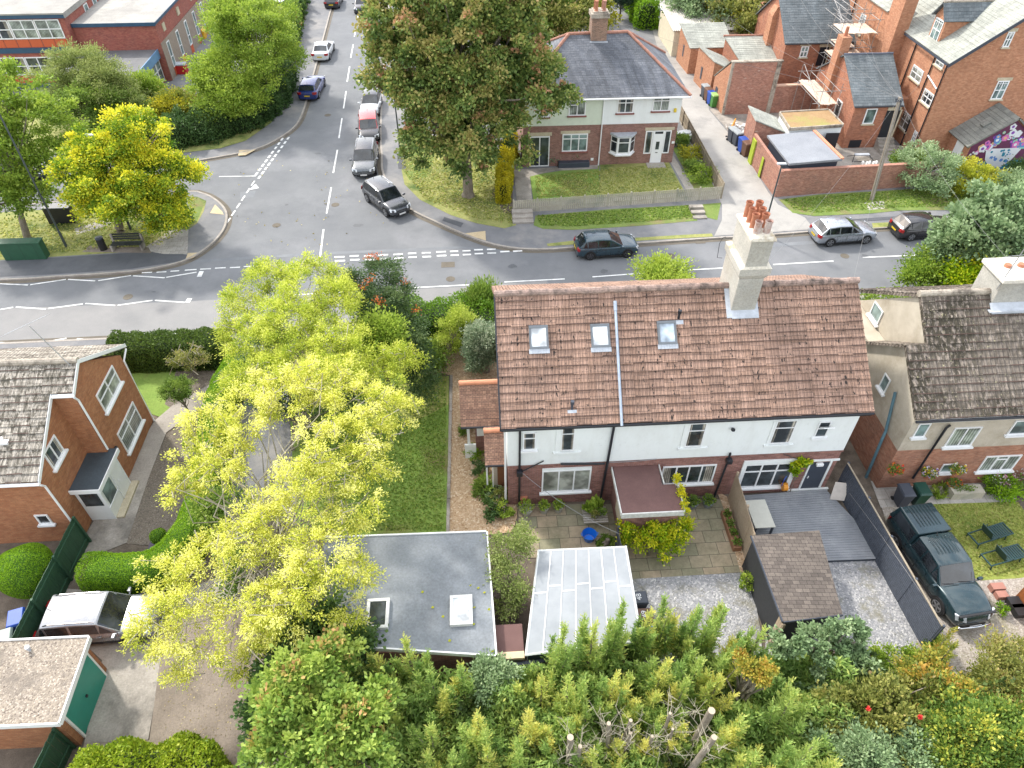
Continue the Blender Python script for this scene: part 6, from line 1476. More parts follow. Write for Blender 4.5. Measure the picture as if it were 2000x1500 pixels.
MB().box(-36.78, -29.25, 78.0, 112, 0, 5.3).build('low_block_wall', m_brick_sch, sc)
MB().box(-36.78, -29.2, 73.6, 78.0, 0, 5.3).build('low_block_wall', m_brick_sch, sc)
MB().box(-29.2, -29.15, 73.6, 112, .02, 3.6).build('pebble_panel', mottled('brown_aggregate', (.24, .19, .15), (.32, .26, .21), 3, .95, 40, .5), sc)
mb = MB(); mb.box(-36.78, -29.1, 73.5, 112.2, 5.3, 5.5); mb.build('low_block_roof', m_flatgrey, sc)
mb = MB(); mb.box(-36.78, -29.08, 73.44, 73.498, 5.2, 5.52); mb.box(-29.098, -29.04, 73.5, 112, 5.3, 5.54); mb.build('fascia', m_navy, sc)
WSl = Wall((-29.15, 0, 0), (0, 1, 0), (1, 0, 0))
for i in range(8):
    yy = 74.8+i*3.1; window(sc, WSl, yy, yy+.8, .95, 3.3, transom=.4, fr=.09, glass=m_glassg, sill=False)
    mb = MB(); wallbox(mb, WSl, yy, yy+.8, .15, .92, .002, .03); mb.build('panel', m_opan, sc)
for yy in (75.6, 80.5, 85.4):
    mb = MB(); mb.obox((-29.2, yy, 4.5), (.06, 0, 0), (0, .35, 0), (0, 0, .35)); mb.build('wall_plate', m_stone, sc)
MB().box(-36.78, -29.85, 67.2, 73.58, 0, 2.9).build('entrance_block', m_brick_sch, sc)
mb = MB(); mb.box(-36.9, -29.7, 67.0, 73.59, 2.9, 3.05); mb.build('entrance_roof', m_felt_dark if False else mottled('wet_dark_roof', (.10, .105, .11), (.16, .16, .165), .6, .8, 12, .2), sc)
mb = MB(); mb.box(-29.698, -29.62, 67.0, 73.59, 2.3, 3.1); mb.build('blue_fascia', plain('blue_fascia', (.12, .25, .42), .5), sc)
for i in range(5): window(sc, Wall((-29.85, 0, 0), (0, 1, 0), (1, 0, 0)), 67.5+i*1.2, 68.62+i*1.2, .3, 2.25, transom=.6, fr=.08, glass=m_glassg, sill=False)
# ================================================================== VEHICLES
m_tyre = plain('tyre_rubber', (0.014, 0.014, 0.015), .85, var=.1)
m_rim = plain('alloy_rim', (0.38, 0.39, 0.41), .3, .8, .1)
m_rimd = plain('dark_alloy', (0.12, 0.12, 0.13), .35, .7, .1)
m_cglass = glassy('car_glass', (0.018, 0.022, 0.026), .04)
m_trim = plain('car_trim', (0.018, 0.018, 0.02), .5, var=.05)
m_lamp = plain('headlamp', (0.62, 0.65, 0.68), .12, .2, .1)
m_tail = plain('tail_lamp', (0.26, 0.010, 0.012), .2, var=.1)
m_ylw = plain('rear_plate', (0.62, 0.44, 0.02), .5, var=.02)
m_wpl = plain('front_plate', (0.68, 0.68, 0.66), .5, var=.02)
m_chrome = plain('chrome', (0.6, 0.61, 0.63), .15, 1.0, .05)

def make_car(name, label, L, Wd, H, paint, kind='hatch', loc=(0, 0, 0), head=(1, 0), roofpaint=None, rim=None, rails=False, group=None, cat='car'):
    ang = math.atan2(head[1], head[0])
    o = thing(name, label, cat, loc, ang, group)
    hw = Wd/2; S_ = dict(
        hatch=dict(hood=.27, wbx=.235, wtx=.02, rtx=-.36, rbx=-.475, belt=.62, hoodz=.63, tailz=.64, wt=.74),
        sedan=dict(hood=.27, wbx=.215, wtx=.03, rtx=-.20, rbx=-.36, belt=.62, hoodz=.62, tailz=.66, wt=.72),
        suv=dict(hood=.26, wbx=.24, wtx=.07, rtx=-.39, rbx=-.48, belt=.60, hoodz=.61, tailz=.62, wt=.78),
        pickup=dict(hood=.27, wbx=.22, wtx=.10, rtx=-.165, rbx=-.18, belt=.60, hoodz=.66, tailz=.60, wt=.80))[kind]
    zb = .20 if kind in ('hatch', 'sedan') else .30
    bz = S_['belt']*H; hz = S_['hoodz']*H; tz_ = S_['tailz']*H
    # --- lower body as a loft along the length
    st = [(-.5, .80, .55*bz/bz*(tz_*.80)), (-.492, .90, tz_*.93), (-.465, .965, tz_), (-.36, 1.0, bz*1.01), (-.15, 1.0, bz), (.10, 1.0, bz), (.22, .995, bz*.995), (.27, .985, hz*.99), (.36, .965, hz*.955), (.44, .93, hz*.89), (.48, .86, hz*.80), (.5, .70, hz*.62)]
    if kind == 'sedan': st[2] = (-.465, .96, tz_*.99); st[3] = (-.38, .99, tz_*1.01)
    mb = MB(); rings = []
    for x, wf, zt in st:
        w_ = hw*wf; b0 = zb+(.06 if abs(x) > .47 else 0)
        sec = [(0, b0), (w_*.86, b0), (w_*.97, b0+.08), (w_*1.0, b0+(zt-b0)*.42), (w_*.985, b0+(zt-b0)*.72), (w_*.93, zt-.035), (w_*.80, zt), (w_*.4, zt+.018), (0, zt+.025)]
        full = [(x*L, -y, z) for y, z in sec] + [(x*L, y, z) for y, z in sec[-2:0:-1]]
        rings.append(full)
    n = len(rings[0]); base = 0
    for r in rings: mb.v += r
    for i in range(len(rings)-1):
        for k in range(n):
            a = i*n+k; b = i*n+(k+1) % n; mb.f.append((a, a+n, b+n, b)); mb.mi.append(0)
    mb.f.append(tuple(range(n-1, -1, -1))[::-1]); mb.f.append(tuple((len(rings)-1)*n+k for k in range(n))[::-1]); mb.mi += [0, 0]
    body = mb.build('body', paint, o, local=True, smooth=True, subsurf=1)
    bm_fix(body)
    # --- cabin
    wb = hw*.93; wt = hw*S_['wt']; rz_ = H-.03
    xs = [S_['rbx']*L, S_['rtx']*L, (S_['rtx']+S_['wtx'])/2*L, S_['wtx']*L, S_['wbx']*L]
    zbelt = bz-.03
    def ring(x, t, zr):
        """t 0 at the belt, 1 at the roof"""
        ym = wb+(wt-wb)*t; z = zbelt+(zr-zbelt)*t
        return ym, z
    mb = MB(); sec = []
    for i, x in enumerate(xs):
        if i in (0, 4):
            p = [(wb*(.93), zbelt), (wb*.93, zbelt+.008), (wb*.7, zbelt+.012), (0, zbelt+.02)]
        else:
            zr = rz_-(.045 if i != 2 else 0)-(.03 if i == 1 and kind == 'hatch' else 0)
            p = [(wb, zbelt), (wt*1.0, zr-.03), (wt*.86, zr+.005), (0, zr+.03)]
        sec.append([(x, -y, z) for y, z in p]+[(x, y, z) for y, z in p[-2::-1]])
    # insert belt points under the roof corners
    n2 = len(sec[0])
    for s in sec: mb.v += s
    for i in range(4):
        for k in range(n2-1):
            a = i*n2+k; mb.f.append((a, a+n2, a+n2+1, a+1)); mb.mi.append(0)
    cab = mb.build('roof', roofpaint or paint, o, local=True, smooth=True); bm_fix(cab)
    cb = cab.modifiers.new('bevel', 'BEVEL'); cb.width = .075; cb.segments = 3; cb.limit_method = 'ANGLE'; cb.angle_limit = R(25)
    # glass patches
    def patch(q, u0, u1, v0, v1, off):
        q = [Vector(p) for p in q]; f = lambda u, v: q[0].lerp(q[1], u).lerp(q[3].lerp(q[2], u), v)
        p = [f(u0, v0), f(u1, v0), f(u1, v1), f(u0, v1)]; nn = (p[1]-p[0]).cross(p[3]-p[0]).normalized(); c = sum(p, Vector())/4
        if nn.dot(c-Vector((0, 0, bz*.8))) < 0: nn = -nn
        return [a+nn*off for a in p]
    def glasspart(nm, polys):
        g = MB()
        for p in polys: g.poly(p)
        return g.build(nm, m_cglass, o, local=True)
    s0, s1, s2, s3, s4 = sec
    off = .012
    def screen(sa, sb, v0, v1, e):
        n_ = len(sa)-2; return [patch([sa[q+1], sa[q+2], sb[q+2], sb[q+1]], (e if q == 0 else 0), (1-e if q == n_-2 else 1), v0, v1, off) for q in range(n_-1)]
    glasspart('windscreen', screen(s4, s3, .05, .93, .25))
    if kind != 'pickup': glasspart('rear_window', screen(s0, s1, .20 if kind != 'sedan' else .06, .88, .4))
    for sgn in (0, 1):
        i0, i1 = (0, 1) if sgn == 0 else (-1, -2)
        def sp(i, t):   # point on the side at station i
            if i == 0: return Vector(s0[i0])
            if i == 4: return Vector(s4[i0])
            a, b = Vector(sec[i][i0]), Vector(sec[i][i1]); return a.lerp(b, t)
        lo_, hi_ = .12, .90
        P_ = []
        a1, a2, a3 = sp(1, lo_), sp(2, lo_), sp(3, lo_); b1, b2, b3 = sp(1, hi_), sp(2, hi_), sp(3, hi_)
        ysg = -1 if sgn == 0 else 1; outv = Vector((0, ysg*off, .004))
        def lp(p, q, t): return p.lerp(q, t)+outv
        if kind == 'pickup':
            P_.append([lp(a1, a2, .05), lp(a1, a2, .90), lp(b1, b2, .90), lp(b1, b2, .12)])
        else:
            P_.append([lp(a1, a2, .18), lp(a1, a2, .93), lp(b1, b2, .93), lp(b1, b2, .14)])
            # rear quarter light
            q0 = sp(0, 0)+Vector((0, 0, .07)); P_.append([lp(q0, a1, .62), lp(a1, a2, .10), lp(b1, b2, .06), lp(q0, b1, .93)])
        P_.append([lp(a2, a3, .03), lp(a2, a3, 1.0), lp(b2, b3, .97), lp(b2, b3, .03)])
        e = sp(4, 0)+Vector((0, 0, .03)); P_.append([a3+outv+Vector((.03, 0, 0)), e.lerp(a3, .35)+outv, lp(b3, e, .12)])
        glasspart('side_window', P_)
    # wheels
    wr_ = .335 if kind in ('hatch', 'sedan') else .38
    for sx in (-.295, .305):
        for sy in (-1, 1):
            y1 = sy*(hw+.005); y0 = sy*(hw-.22)
            t_ = MB(); cx = sx*L
            t_.tube([(cx, y0, wr_), (cx, y0+sy*.02, wr_), (cx, y1-sy*.025, wr_), (cx, y1, wr_)], [wr_*.93, wr_, wr_, wr_*.92], 22)
            wh = t_.build('wheel', m_tyre, o, local=True)
            r_ = MB(); rr_ = wr_*.68
            r_.tube([(cx, y1-sy*.05, wr_), (cx, y1+sy*.004, wr_)], [rr_, rr_], 20); 
            rd = r_.build('rim_barrel', m_trim, wh, local=True)
            r_ = MB()
            for k in range(5):
                a = 2*math.pi*k/5+.3; d = Vector((math.cos(a), 0, math.sin(a))); q = Vector((-math.sin(a), 0, math.cos(a)))
                r_.obox(Vector((cx, y1+sy*.012, wr_))+d*rr_*.5, d*rr_*.5, q*rr_*.15, (0, .008, 0))
            for k in range(16):
                a = 2*math.pi*k/16; b = 2*math.pi*(k+1)/16; ri = rr_*.86
                r_.poly([(cx+math.cos(a)*ri, y1+sy*.014, wr_+math.sin(a)*ri), (cx+math.cos(b)*ri, y1+sy*.014, wr_+math.sin(b)*ri), (cx+math.cos(b)*rr_, y1+sy*.014, wr_+math.sin(b)*rr_), (cx+math.cos(a)*rr_, y1+sy*.014, wr_+math.sin(a)*rr_)])
            r_.build('rim', rim or m_rim, wh, local=True)
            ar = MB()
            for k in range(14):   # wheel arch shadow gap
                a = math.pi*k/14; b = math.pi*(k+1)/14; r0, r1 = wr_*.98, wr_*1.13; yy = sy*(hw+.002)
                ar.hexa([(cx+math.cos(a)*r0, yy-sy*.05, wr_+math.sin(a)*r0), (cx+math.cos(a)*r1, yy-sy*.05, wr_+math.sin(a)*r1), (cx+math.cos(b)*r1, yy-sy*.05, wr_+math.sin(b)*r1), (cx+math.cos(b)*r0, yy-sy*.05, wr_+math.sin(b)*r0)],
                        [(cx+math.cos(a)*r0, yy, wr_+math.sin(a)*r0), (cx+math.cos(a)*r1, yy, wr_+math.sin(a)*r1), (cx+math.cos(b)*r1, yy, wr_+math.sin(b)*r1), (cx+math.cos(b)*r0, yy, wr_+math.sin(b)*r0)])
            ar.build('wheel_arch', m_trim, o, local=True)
    # lamps, grille, plates, mirrors, handles, sills
    for sy in (-1, 1):
        MB().hexa([(.455*L, sy*hw*.88, hz*.66), (.497*L, sy*hw*.50, hz*.64), (.505*L, sy*hw*.50, hz*.64), (.47*L, sy*hw*.93, hz*.66)][::sy], [(.43*L, sy*hw*.90, hz*.84), (.478*L, sy*hw*.52, hz*.80), (.484*L, sy*hw*.52, hz*.80), (.445*L, sy*hw*.95, hz*.84)][::sy]).build('headlight', m_lamp, o, local=True, bevel=.008)
        q = [(-.47*L, sy*hw*.99, tz_*.74), (-.502*L, sy*hw*.80, tz_*.74), (-.502*L, sy*hw*.56, tz_*.76), (-.47*L, sy*hw*.56, tz_*.76)]
        MB().hexa(q[::-sy], [(p[0]+.012*L, p[1], tz_*(.95 if kind != 'suv' else 1.0)) for p in q][::-sy]).build('tail_light', m_tail, o, local=True, bevel=.008)
        m_ = MB(); m_.obox((.205*L, sy*(hw+.09), bz+.05), (.06, 0, 0), (0, .10, 0), (0, 0, .065)); m_.obox((.21*L, sy*(hw-.02), bz+.0), (.03, 0, 0), (0, .06, 0), (0, 0, .02)); m_.build('wing_mirror', paint, o, local=True, bevel=.02)
        h_ = MB()
        for hx in (-.14, .06): h_.obox((hx*L, sy*(hw+.004), bz*.87), (.09, 0, 0), (0, .012, 0), (0, 0, .014))
        h_.build('door_handle', paint, o, local=True)
        d_ = MB()
        for hx in (-.205, -.045, .155): d_.obox((hx*L, sy*(hw*.996), (bz+zb)/2+.02), (.004, 0, 0), (0, .006, 0), (0, 0, (bz-zb)*.36))
        d_.build('door_gap', m_trim, o, local=True)
        MB().obox((0, sy*hw*.93, zb+.04), (.26*L, 0, 0), (0, .05, 0), (0, 0, .045)).build('side_skirt', m_trim, o, local=True, bevel=.01)
        if rails:
            MB().tube([(S_['rtx']*L+.1, sy*wt*.9, rz_-.05), (S_['rtx']*L+.3, sy*wt*.9, rz_+.03), (S_['wtx']*L-.25, sy*wt*.9, rz_+.03), (S_['wtx']*L-.05, sy*wt*.9, rz_-.05)], .018, 6).build('roof_rail', m_chrome, o, local=True)
    g = MB(); g.obox((.492*L, 0, hz*.58), (.02, 0, 0), (0, hw*.52, 0), (0, 0, .08)); g.obox((.492*L, 0, hz*.30), (.03, 0, 0), (0, hw*.60, 0), (0, 0, .06)); gro = g.build('grille', m_trim, o, local=True, bevel=.01)
    MB().obox((.515*L, 0, hz*.42), (.008, 0, 0), (0, .26, 0), (0, 0, .055)).build('number_plate', m_wpl, o, local=True)
    MB().obox((-.505*L, 0, tz_*.62), (.008, 0, 0), (0, .26, 0), (0, 0, .055)).build('number_plate', m_ylw, o, local=True)
    MB().obox((-.49*L, 0, zb+.10), (.03, 0, 0), (0, hw*.8, 0), (0, 0, .07)).build('rear_bumper_trim', m_trim, o, local=True, bevel=.01)
    MB().tube([(S_['rtx']*L*.9, 0, rz_+.0), (S_['rtx']*L*.9-.12, 0, rz_+.14)], [.02, .006], 6).build('aerial', m_trim, o, local=True)
    return o
def by_wheels(rp, fp, side, L, Wd, z=0.0):
    """place by the contact pixels of the two visible wheels"""
    r, f = P(*rp, z), P(*fp, z); h = (f-r).normalized(); left = Vector((-h.y, h.x, 0)); s = left if side == 'R' else -left
    c = (r+f)/2 - h*.005*L + s*Wd/2; return (c.x, c.y, z), (h.x, h.y)
def by_end(px, py, head, L, front=True, z=0.0):
    p = P(px, py, z); h = Vector((*head, 0)).normalized(); c = p-h*L/2 if front else p+h*L/2
    return (c.x, c.y, z), (h.x, h.y)
GRP = 'cars parked along the kerbs'
p_teal = carpaint('paint_teal', (0.022, 0.052, 0.075)); p_silver = carpaint('paint_silver', (0.36, 0.39, 0.44), .6); p_black = carpaint('paint_black', (0.018, 0.018, 0.022))
p_blue = carpaint('paint_blue', (0.012, 0.030, 0.17)); p_white = carpaint('paint_white', (0.62, 0.64, 0.66), .1); p_grey = carpaint('paint_graphite', (0.05, 0.055, 0.065)); p_green = carpaint('paint_dark_green', (0.016, 0.040, 0.048), .3)
p_red = carpaint('paint_red', (0.50, 0.02, 0.02), .1); p_pearl = carpaint('paint_pearl', (0.30, 0.31, 0.33), .5)
l, h = by_wheels((1151, 509), (1226, 504), 'R', 4.26, 1.8); make_car('parked_car', 'dark teal hatchback parked on the main road facing right', 4.26, 1.8, 1.46, p_teal, 'hatch', l, h, rim=m_rimd, group=GRP)
l, h = by_wheels((1616, 483), (1692, 477), 'R', 4.36, 1.82); make_car('parked_car', 'silver blue hatchback parked by the kerb opposite the tiled roof', 4.36, 1.82, 1.48, p_silver, 'hatch', l, h, group=GRP)
l, h = by_wheels((1773, 472), (1850, 466), 'R', 4.4, 1.82); make_car('parked_car', 'black hatchback half hidden by the grey-green tree at the right', 4.4, 1.82, 1.45, p_black, 'hatch', l, h, group=GRP)
l, h = by_wheels((718, 396), (753, 424), 'R', 4.44, 1.85); make_car('parked_car', 'dark grey sport utility car angled round the corner kerb', 4.44, 1.85, 1.64, p_grey, 'suv', l, h, rails=True, group=GRP)
l, h = by_end(712, 351, (0.02, -1), 4.63); make_car('parked_car', 'black sport utility car with painted silver sheen, second from the corner, facing the viewer', 4.63, 1.9, 1.65, carpaint('paint_grey_sheen', (.13, .14, .15), .5), 'suv', l, h, roofpaint=p_black, rails=True, group=GRP)  # grey body colour paints in the bonnet's silvery reflection
l, h = by_end(723, 283, (0.10, -1), 4.3); make_car('parked_car', 'black car with a bright red roof in the parked row', 4.3, 1.8, 1.55, p_black, 'suv', l, h, roofpaint=p_red, group=GRP)
l, h = by_end(722, 232, (-0.02, -1), 4.0); make_car('parked_car', 'white car with a black roof, mostly under the big maple', 4.0, 1.75, 1.5, p_white, 'hatch', l, h, roofpaint=p_black, group=GRP)
l, h = by_end(602, 200, (0.06, 1), 4.8, False); make_car('parked_car', 'royal blue hatchback seen from behind by the hedge', 4.8, 1.85, 1.48, p_blue, 'hatch', l, h, group=GRP)
l, h = by_end(626, 123, (0.04, 1), 4.6, False); make_car('parked_car', 'white saloon seen from behind on the left kerb', 4.6, 1.82, 1.42, p_white, 'sedan', l, h, group=GRP)
l, h = by_end(648, 20, (0.03, 1), 4.3, False); make_car('parked_car', 'dark hatchback at the top end of the side road', 4.3, 1.8, 1.48, p_black, 'hatch', l, h, group=GRP)
l, h = by_end(706, 30, (0.0, -1), 4.3); make_car('parked_car', 'dark car at the far end beyond the big maple', 4.3, 1.8, 1.48, p_black, 'hatch', l, h, group=GRP)
l, h = by_end(1308, 58, (0.12, -1), 4.4); l = (l[0]-.3, l[1], .1); make_car('parked_car', 'white car at the top of the back lane', 4.4, 1.8, 1.5, p_grey, 'hatch', l, h, roofpaint=p_white, group=GRP)
l, h = by_end(100, 345, (1, -.25), 4.4); make_car('parked_car', 'grey car under the trees on the side street', 4.4, 1.8, 1.5, p_grey, 'hatch', l, h, group=GRP)
l, h = by_end(560, 22, (0.9, -.3), 4.2, False, .1); l = (l[0]-2.0, l[1], .1); make_car('parked_car', 'white car in the school drive beside the lamp-lit trees', 4.2, 1.8, 1.5, p_white, 'hatch', l, h, group=GRP)
make_car('parked_car', 'pearl white sport utility car on the drive beside the gravel-roofed garage', 4.5, 1.84, 1.56, p_pearl, 'suv', (-15.45, 14.95, .1), (1, 0.02), rails=True)
# pickup with canopy
pk = make_car('pickup_truck', 'dark green pickup with ribbed canopy and chrome nudge bar beside the slatted fence', 5.2, 1.84, 1.78, p_green, 'pickup', (18.92, 15.25, .1), (0.10, -1), cat='pickup')
mb = MB(); a, b = -.492*5.2, -.178*5.2
lo_ = [(a, -.88, 1.03), (b, -.88, 1.03), (b, .88, 1.03), (a, .88, 1.03)]; hi_ = [(a+.18, -.74, 1.78), (b, -.77, 1.79), (b, .77, 1.79), (a+.18, .74, 1.78)]
mb.hexa(lo_, hi_); can = mb.build('canopy', p_green, pk, local=True, bevel=.05)
mb = MB()
for i in range(7): y_ = -.45+i*.15; mb.obox((-.34*5.2, y_, 1.815), (.52, 0, 0), (0, .012, 0), (0, 0, .014)); mb.obox((-.06*5.2, y_, 1.80), (.42, 0, 0), (0, .012, 0), (0, 0, .014))
mb.build('roof_ribs', p_green, pk, local=True, bevel=.01)
for sy in (-1, 1): MB().hexa([(a+.25, sy*.86, 1.15), (b-.12, sy*.86, 1.15), (b-.12, sy*.872, 1.15), (a+.25, sy*.872, 1.15)][::sy], [(a+.35, sy*.775, 1.65), (b-.12, sy*.785, 1.65), (b-.12, sy*.797, 1.65), (a+.35, sy*.787, 1.65)][::sy]).build('canopy_window', m_cglass, can, local=True)
MB().tube([(2.55, -.75, .42), (2.70, -.62, .50), (2.74, 0, .52), (2.70, .62, .50), (2.55, .75, .42)], .045, 10).build('nudge_bar', m_chrome, pk, local=True, smooth=True)
MB().obox((2.45, 0, 1.0), (.05, .0, 0), (0, .78, 0), (0, 0, .04)).build('bonnet_guard', m_trim, pk, local=True, bevel=.02)
mb = MB()
for sy in (-1, 1): mb.tube([(1.12, sy*.35-.3, 1.17), (1.20, sy*.35+.32, 1.13)], .012, 5)
mb.build('wiper', m_trim, pk, local=True)
# ================================================================== STREET AND GARDEN THINGS
def bin_(label, px, py, body, lid, ang=0.0, s=1.0, z=.1, group='wheelie bins', world=None):
    p = Vector((*world, z)) if world else P(px, py, z)
    o = thing('wheelie_bin', label, 'bin', (p.x, p.y, z), ang, group)
    w0, w1, d0, d1, h = .22*s, .28*s, .25*s, .34*s, .95*s
    mb = MB(); mb.hexa([(-w0, -d0, .03), (w0, -d0, .03), (w0, d0, .03), (-w0, d0, .03)], [(-w1, -d1, h), (w1, -d1, h), (w1, d1, h), (-w1, d1, h)]); mb.build('body', body, o, local=True, bevel=.02)
    mb = MB(); mb.hexa([(-w1-.02, -d1-.03, h), (w1+.02, -d1-.03, h), (w1+.02, d1+.05, h), (-w1-.02, d1+.05, h)], [(-w1+.03, -d1+.03, h+.09), (w1-.03, -d1+.03, h+.09), (w1-.03, d1+.02, h+.11), (-w1+.03, d1+.02, h+.11)]); ld = mb.build('lid', lid, o, local=True, bevel=.015)
    mb = MB(); mb.tube([(-w1, d1+.07, h-.02), (w1, d1+.07, h-.02)], .02, 6); mb.build('handle', m_black, o, local=True)
    for sx in (-1, 1): MB().tube([(sx*(w0+.0), d0, .1), (sx*(w0+.06), d0, .1)], .1, 12).build('wheel', m_tyre, o, local=True)
    return o
b_grey = plain('bin_grey', (.055, .065, .085), .5, var=.08); b_blue = plain('bin_blue', (.015, .07, .36), .45, var=.08); b_green = plain('bin_green', (.07, .24, .05), .5, var=.08)
b_brown = plain('bin_brown', (.13, .065, .04), .55, var=.08); b_dgreen = plain('bin_dark_green', (.012, .055, .04), .45, var=.08); b_limelid = plain('bin_light_lid', (.28, .46, .14), .5, var=.06); b_palelid = plain('bin_pale_lid', (.30, .33, .34), .5, var=.1)
for i, (px, py, bm_, lm, nm) in enumerate([(1375, 190, b_grey, b_palelid, 'grey bin with a pale lid, farthest of the four by the blank brick outhouse'), (1381, 197, b_brown, b_brown, 'brown bin second in the row of four by the blank brick outhouse'), (1387, 204, b_blue, b_blue, 'blue bin next to the green one by the blank brick outhouse'), (1392, 208, b_green, b_limelid, 'green bin with light green lid, nearest of the four')]):
    bin_(nm, px, py, bm_, lm, .15, 1.12)
for px, py, bm_, lm, nm in [(1428, 276, b_grey, b_palelid, 'dark grey bin beside the orange road barrier'), (1437, 283, b_grey, b_palelid, 'dark grey bin between another grey bin and a blue bin'), (1448, 296, b_blue, b_blue, 'blue bin behind the brown bin at the lime gate'), (1455, 304, b_brown, b_brown, 'brown bin nearest the lime gate')]:
    bin_(nm, px, py, bm_, lm, .2, 1.12)
bin_('slate grey bin beside the dark green bin below the flower pots', 1756, 983, b_grey, b_grey, 0, 1.0); bin_('dark green bin between the slate grey bin and the flower pots', 1787, 981, b_dgreen, b_dgreen, 0, 1.0)
bin_('bright blue bin by the dark green fence at the left edge', 0, 0, b_blue, b_blue, .3, 1.05, world=(-18.6, 14.95)); bin_('pale grey-green bin near the blue one at the left edge', 0, 0, b_dgreen, plain('greenish_lid', (.30, .36, .33), .5), .3, 1.05, world=(-18.7, 14.1))
def numtext(s, parent, loc, size, rz):
    c = bpy.data.curves.new('digits', 'FONT'); c.body = s; c.size = size; c.align_x = 'CENTER'; c.align_y = 'CENTER'; c.extrude = .004
    t = bpy.data.objects.new('tmp', c); me = bpy.data.meshes.new_from_object(t); bpy.data.objects.remove(t)
    me.materials.clear(); me.materials.append(m_upvc)
    o = bpy.data.objects.new('digits', me); COL.objects.link(o); o.parent = parent; o.location = loc; o.rotation_euler = (0, 0, rz); return o
for wxy, bmat, s_, lab in (((5.98, 14.35), b_grey, '48', 'grey bin with 48 painted on its lid beside the plastic roof'), ((6.05, 13.6), b_brown, '49', 'brown bin with 49 painted on its lid beside the plastic roof')):
    o = bin_(lab, 0, 0, bmat, bmat, R(90), 1.0, world=wxy); numtext(s_, o, (0, .0, 1.065), .30, R(0))
bin_('blue-lidded bin under the conifers beside the numbered bins', 0, 0, b_blue, b_blue, R(90), 1.0, world=(6.1, 12.85))

# lamp posts and pole
def lamp(px, py, top, label, arm=(0, 0), h=None, m=None):
    b = P(px, py, .1); h = h or 7
    o = thing('street_lamp', label, 'street lamp', (b.x, b.y, .1), 0, 'street lamps')
    MB().tube([(0, 0, 0), (0, 0, 1.2), (0, 0, 1.21), (0, 0, h)], [.09, .085, .06, .05], 10).build('pole', m or plain('lamp_post', (.055, .07, .075), .5), o, local=True)
    hd = MB(); hd.hexa([(-.35, -.14, h-.02), (.3, -.14, h-.02), (.3, .14, h-.02), (-.35, .14, h-.02)], [(-.33, -.10, h+.08), (.25, -.12, h+.06), (.25, .12, h+.06), (-.33, .10, h+.08)]); hd.build('lamp_head', plain('lamp_head_grey', (.42, .44, .46), .4), o, local=True, bevel=.02)
    return o
lamp(255, 447, None, 'dark street lamp rising out of the yellow maple', h=6.9)
lamp(130, 482, None, 'tall street lamp standing beside the green cabinet on the left', h=10.2)
lamp(783, 303, None, 'street lamp post under the big maple by the side road', h=6)
lamp(1490, 455, None, 'short dark street lamp behind the tall cream chimney', h=5.2)
pb = P(1702, 391, .1)
tp = thing('telegraph_pole', 'leaning grey wooden telegraph pole on the verge with wires fanning out', 'telegraph pole', (pb.x, pb.y, .1))
ptop = V(1758, 190, pb.y+.6) - Vector((pb.x, pb.y, .1))
MB().tube([(0, 0, 0), tuple(ptop*.5), tuple(ptop)], [.16, .14, .11], 12).build('pole', mottled('old_pole', (.20, .17, .13), (.30, .26, .21), 2, .9, 15, .5), tp, local=True)
mb = MB()
for i in range(8): a = i*.785; mb.cyl(tuple(ptop+Vector((math.cos(a)*.2, math.sin(a)*.2, -.25))), .045, .14, 6)
mb.tube([tuple(ptop+Vector((-.25, 0, -.3))), tuple(ptop+Vector((.25, 0, -.3)))], .03, 6); mb.tube([tuple(ptop+Vector((.18, -.05, -.9))), tuple(ptop+Vector((.12, 0, -.3)))], .1, 8); mb.build('insulator', m_darkgrey, tp, local=True)
T0 = Vector((pb.x, pb.y, .1))+ptop
def wire(a, b, sag, label, r=.006):
    a, b = Vector(a), Vector(b); pts = [a.lerp(b, t)-Vector((0, 0, sag*4*t*(1-t))) for t in [i/16 for i in range(17)]]
    o = MB().tube(pts, r, 4).build('overhead_wire', plain('cable', (.20, .20, .20), .6), uvs=False); tag(o, label, 'wire', 'overhead wires from the telegraph pole'); return o
for tgt, lab in (((27.0, 76, 4.0), 'wire from the pole top to the far lane outhouse'), ((29.2, 67, 6.2), 'wire from the pole top to the second slate wing'), ((33.8, 62, 7.2), 'wire from the pole top to the tall brick wing'), ((10.2, 58.8, 9.9), 'wire from the pole top to the semi chimney across the lane'),
                 ((36.2, 55.4, 6.0), 'wire from the pole top to the sash windows'), ((24.0, 24.0, 8.9), 'wire crossing the road to the cream chimney of the pebbledashed house'), ((11.8, 23.8, 10.2), 'wire crossing the road to the tall cream chimney'), ((16.2, 24.2, 9.0), 'wire crossing the road to the brown tiled ridge'), ((37.5, 78, 6.5), 'wire from the pole top along the terrace')):
    wire(T0, tgt, .7, lab)
wire(T0, (30.5, 70, 7.9), .9, 'wire from the pole top over the scaffold'); 
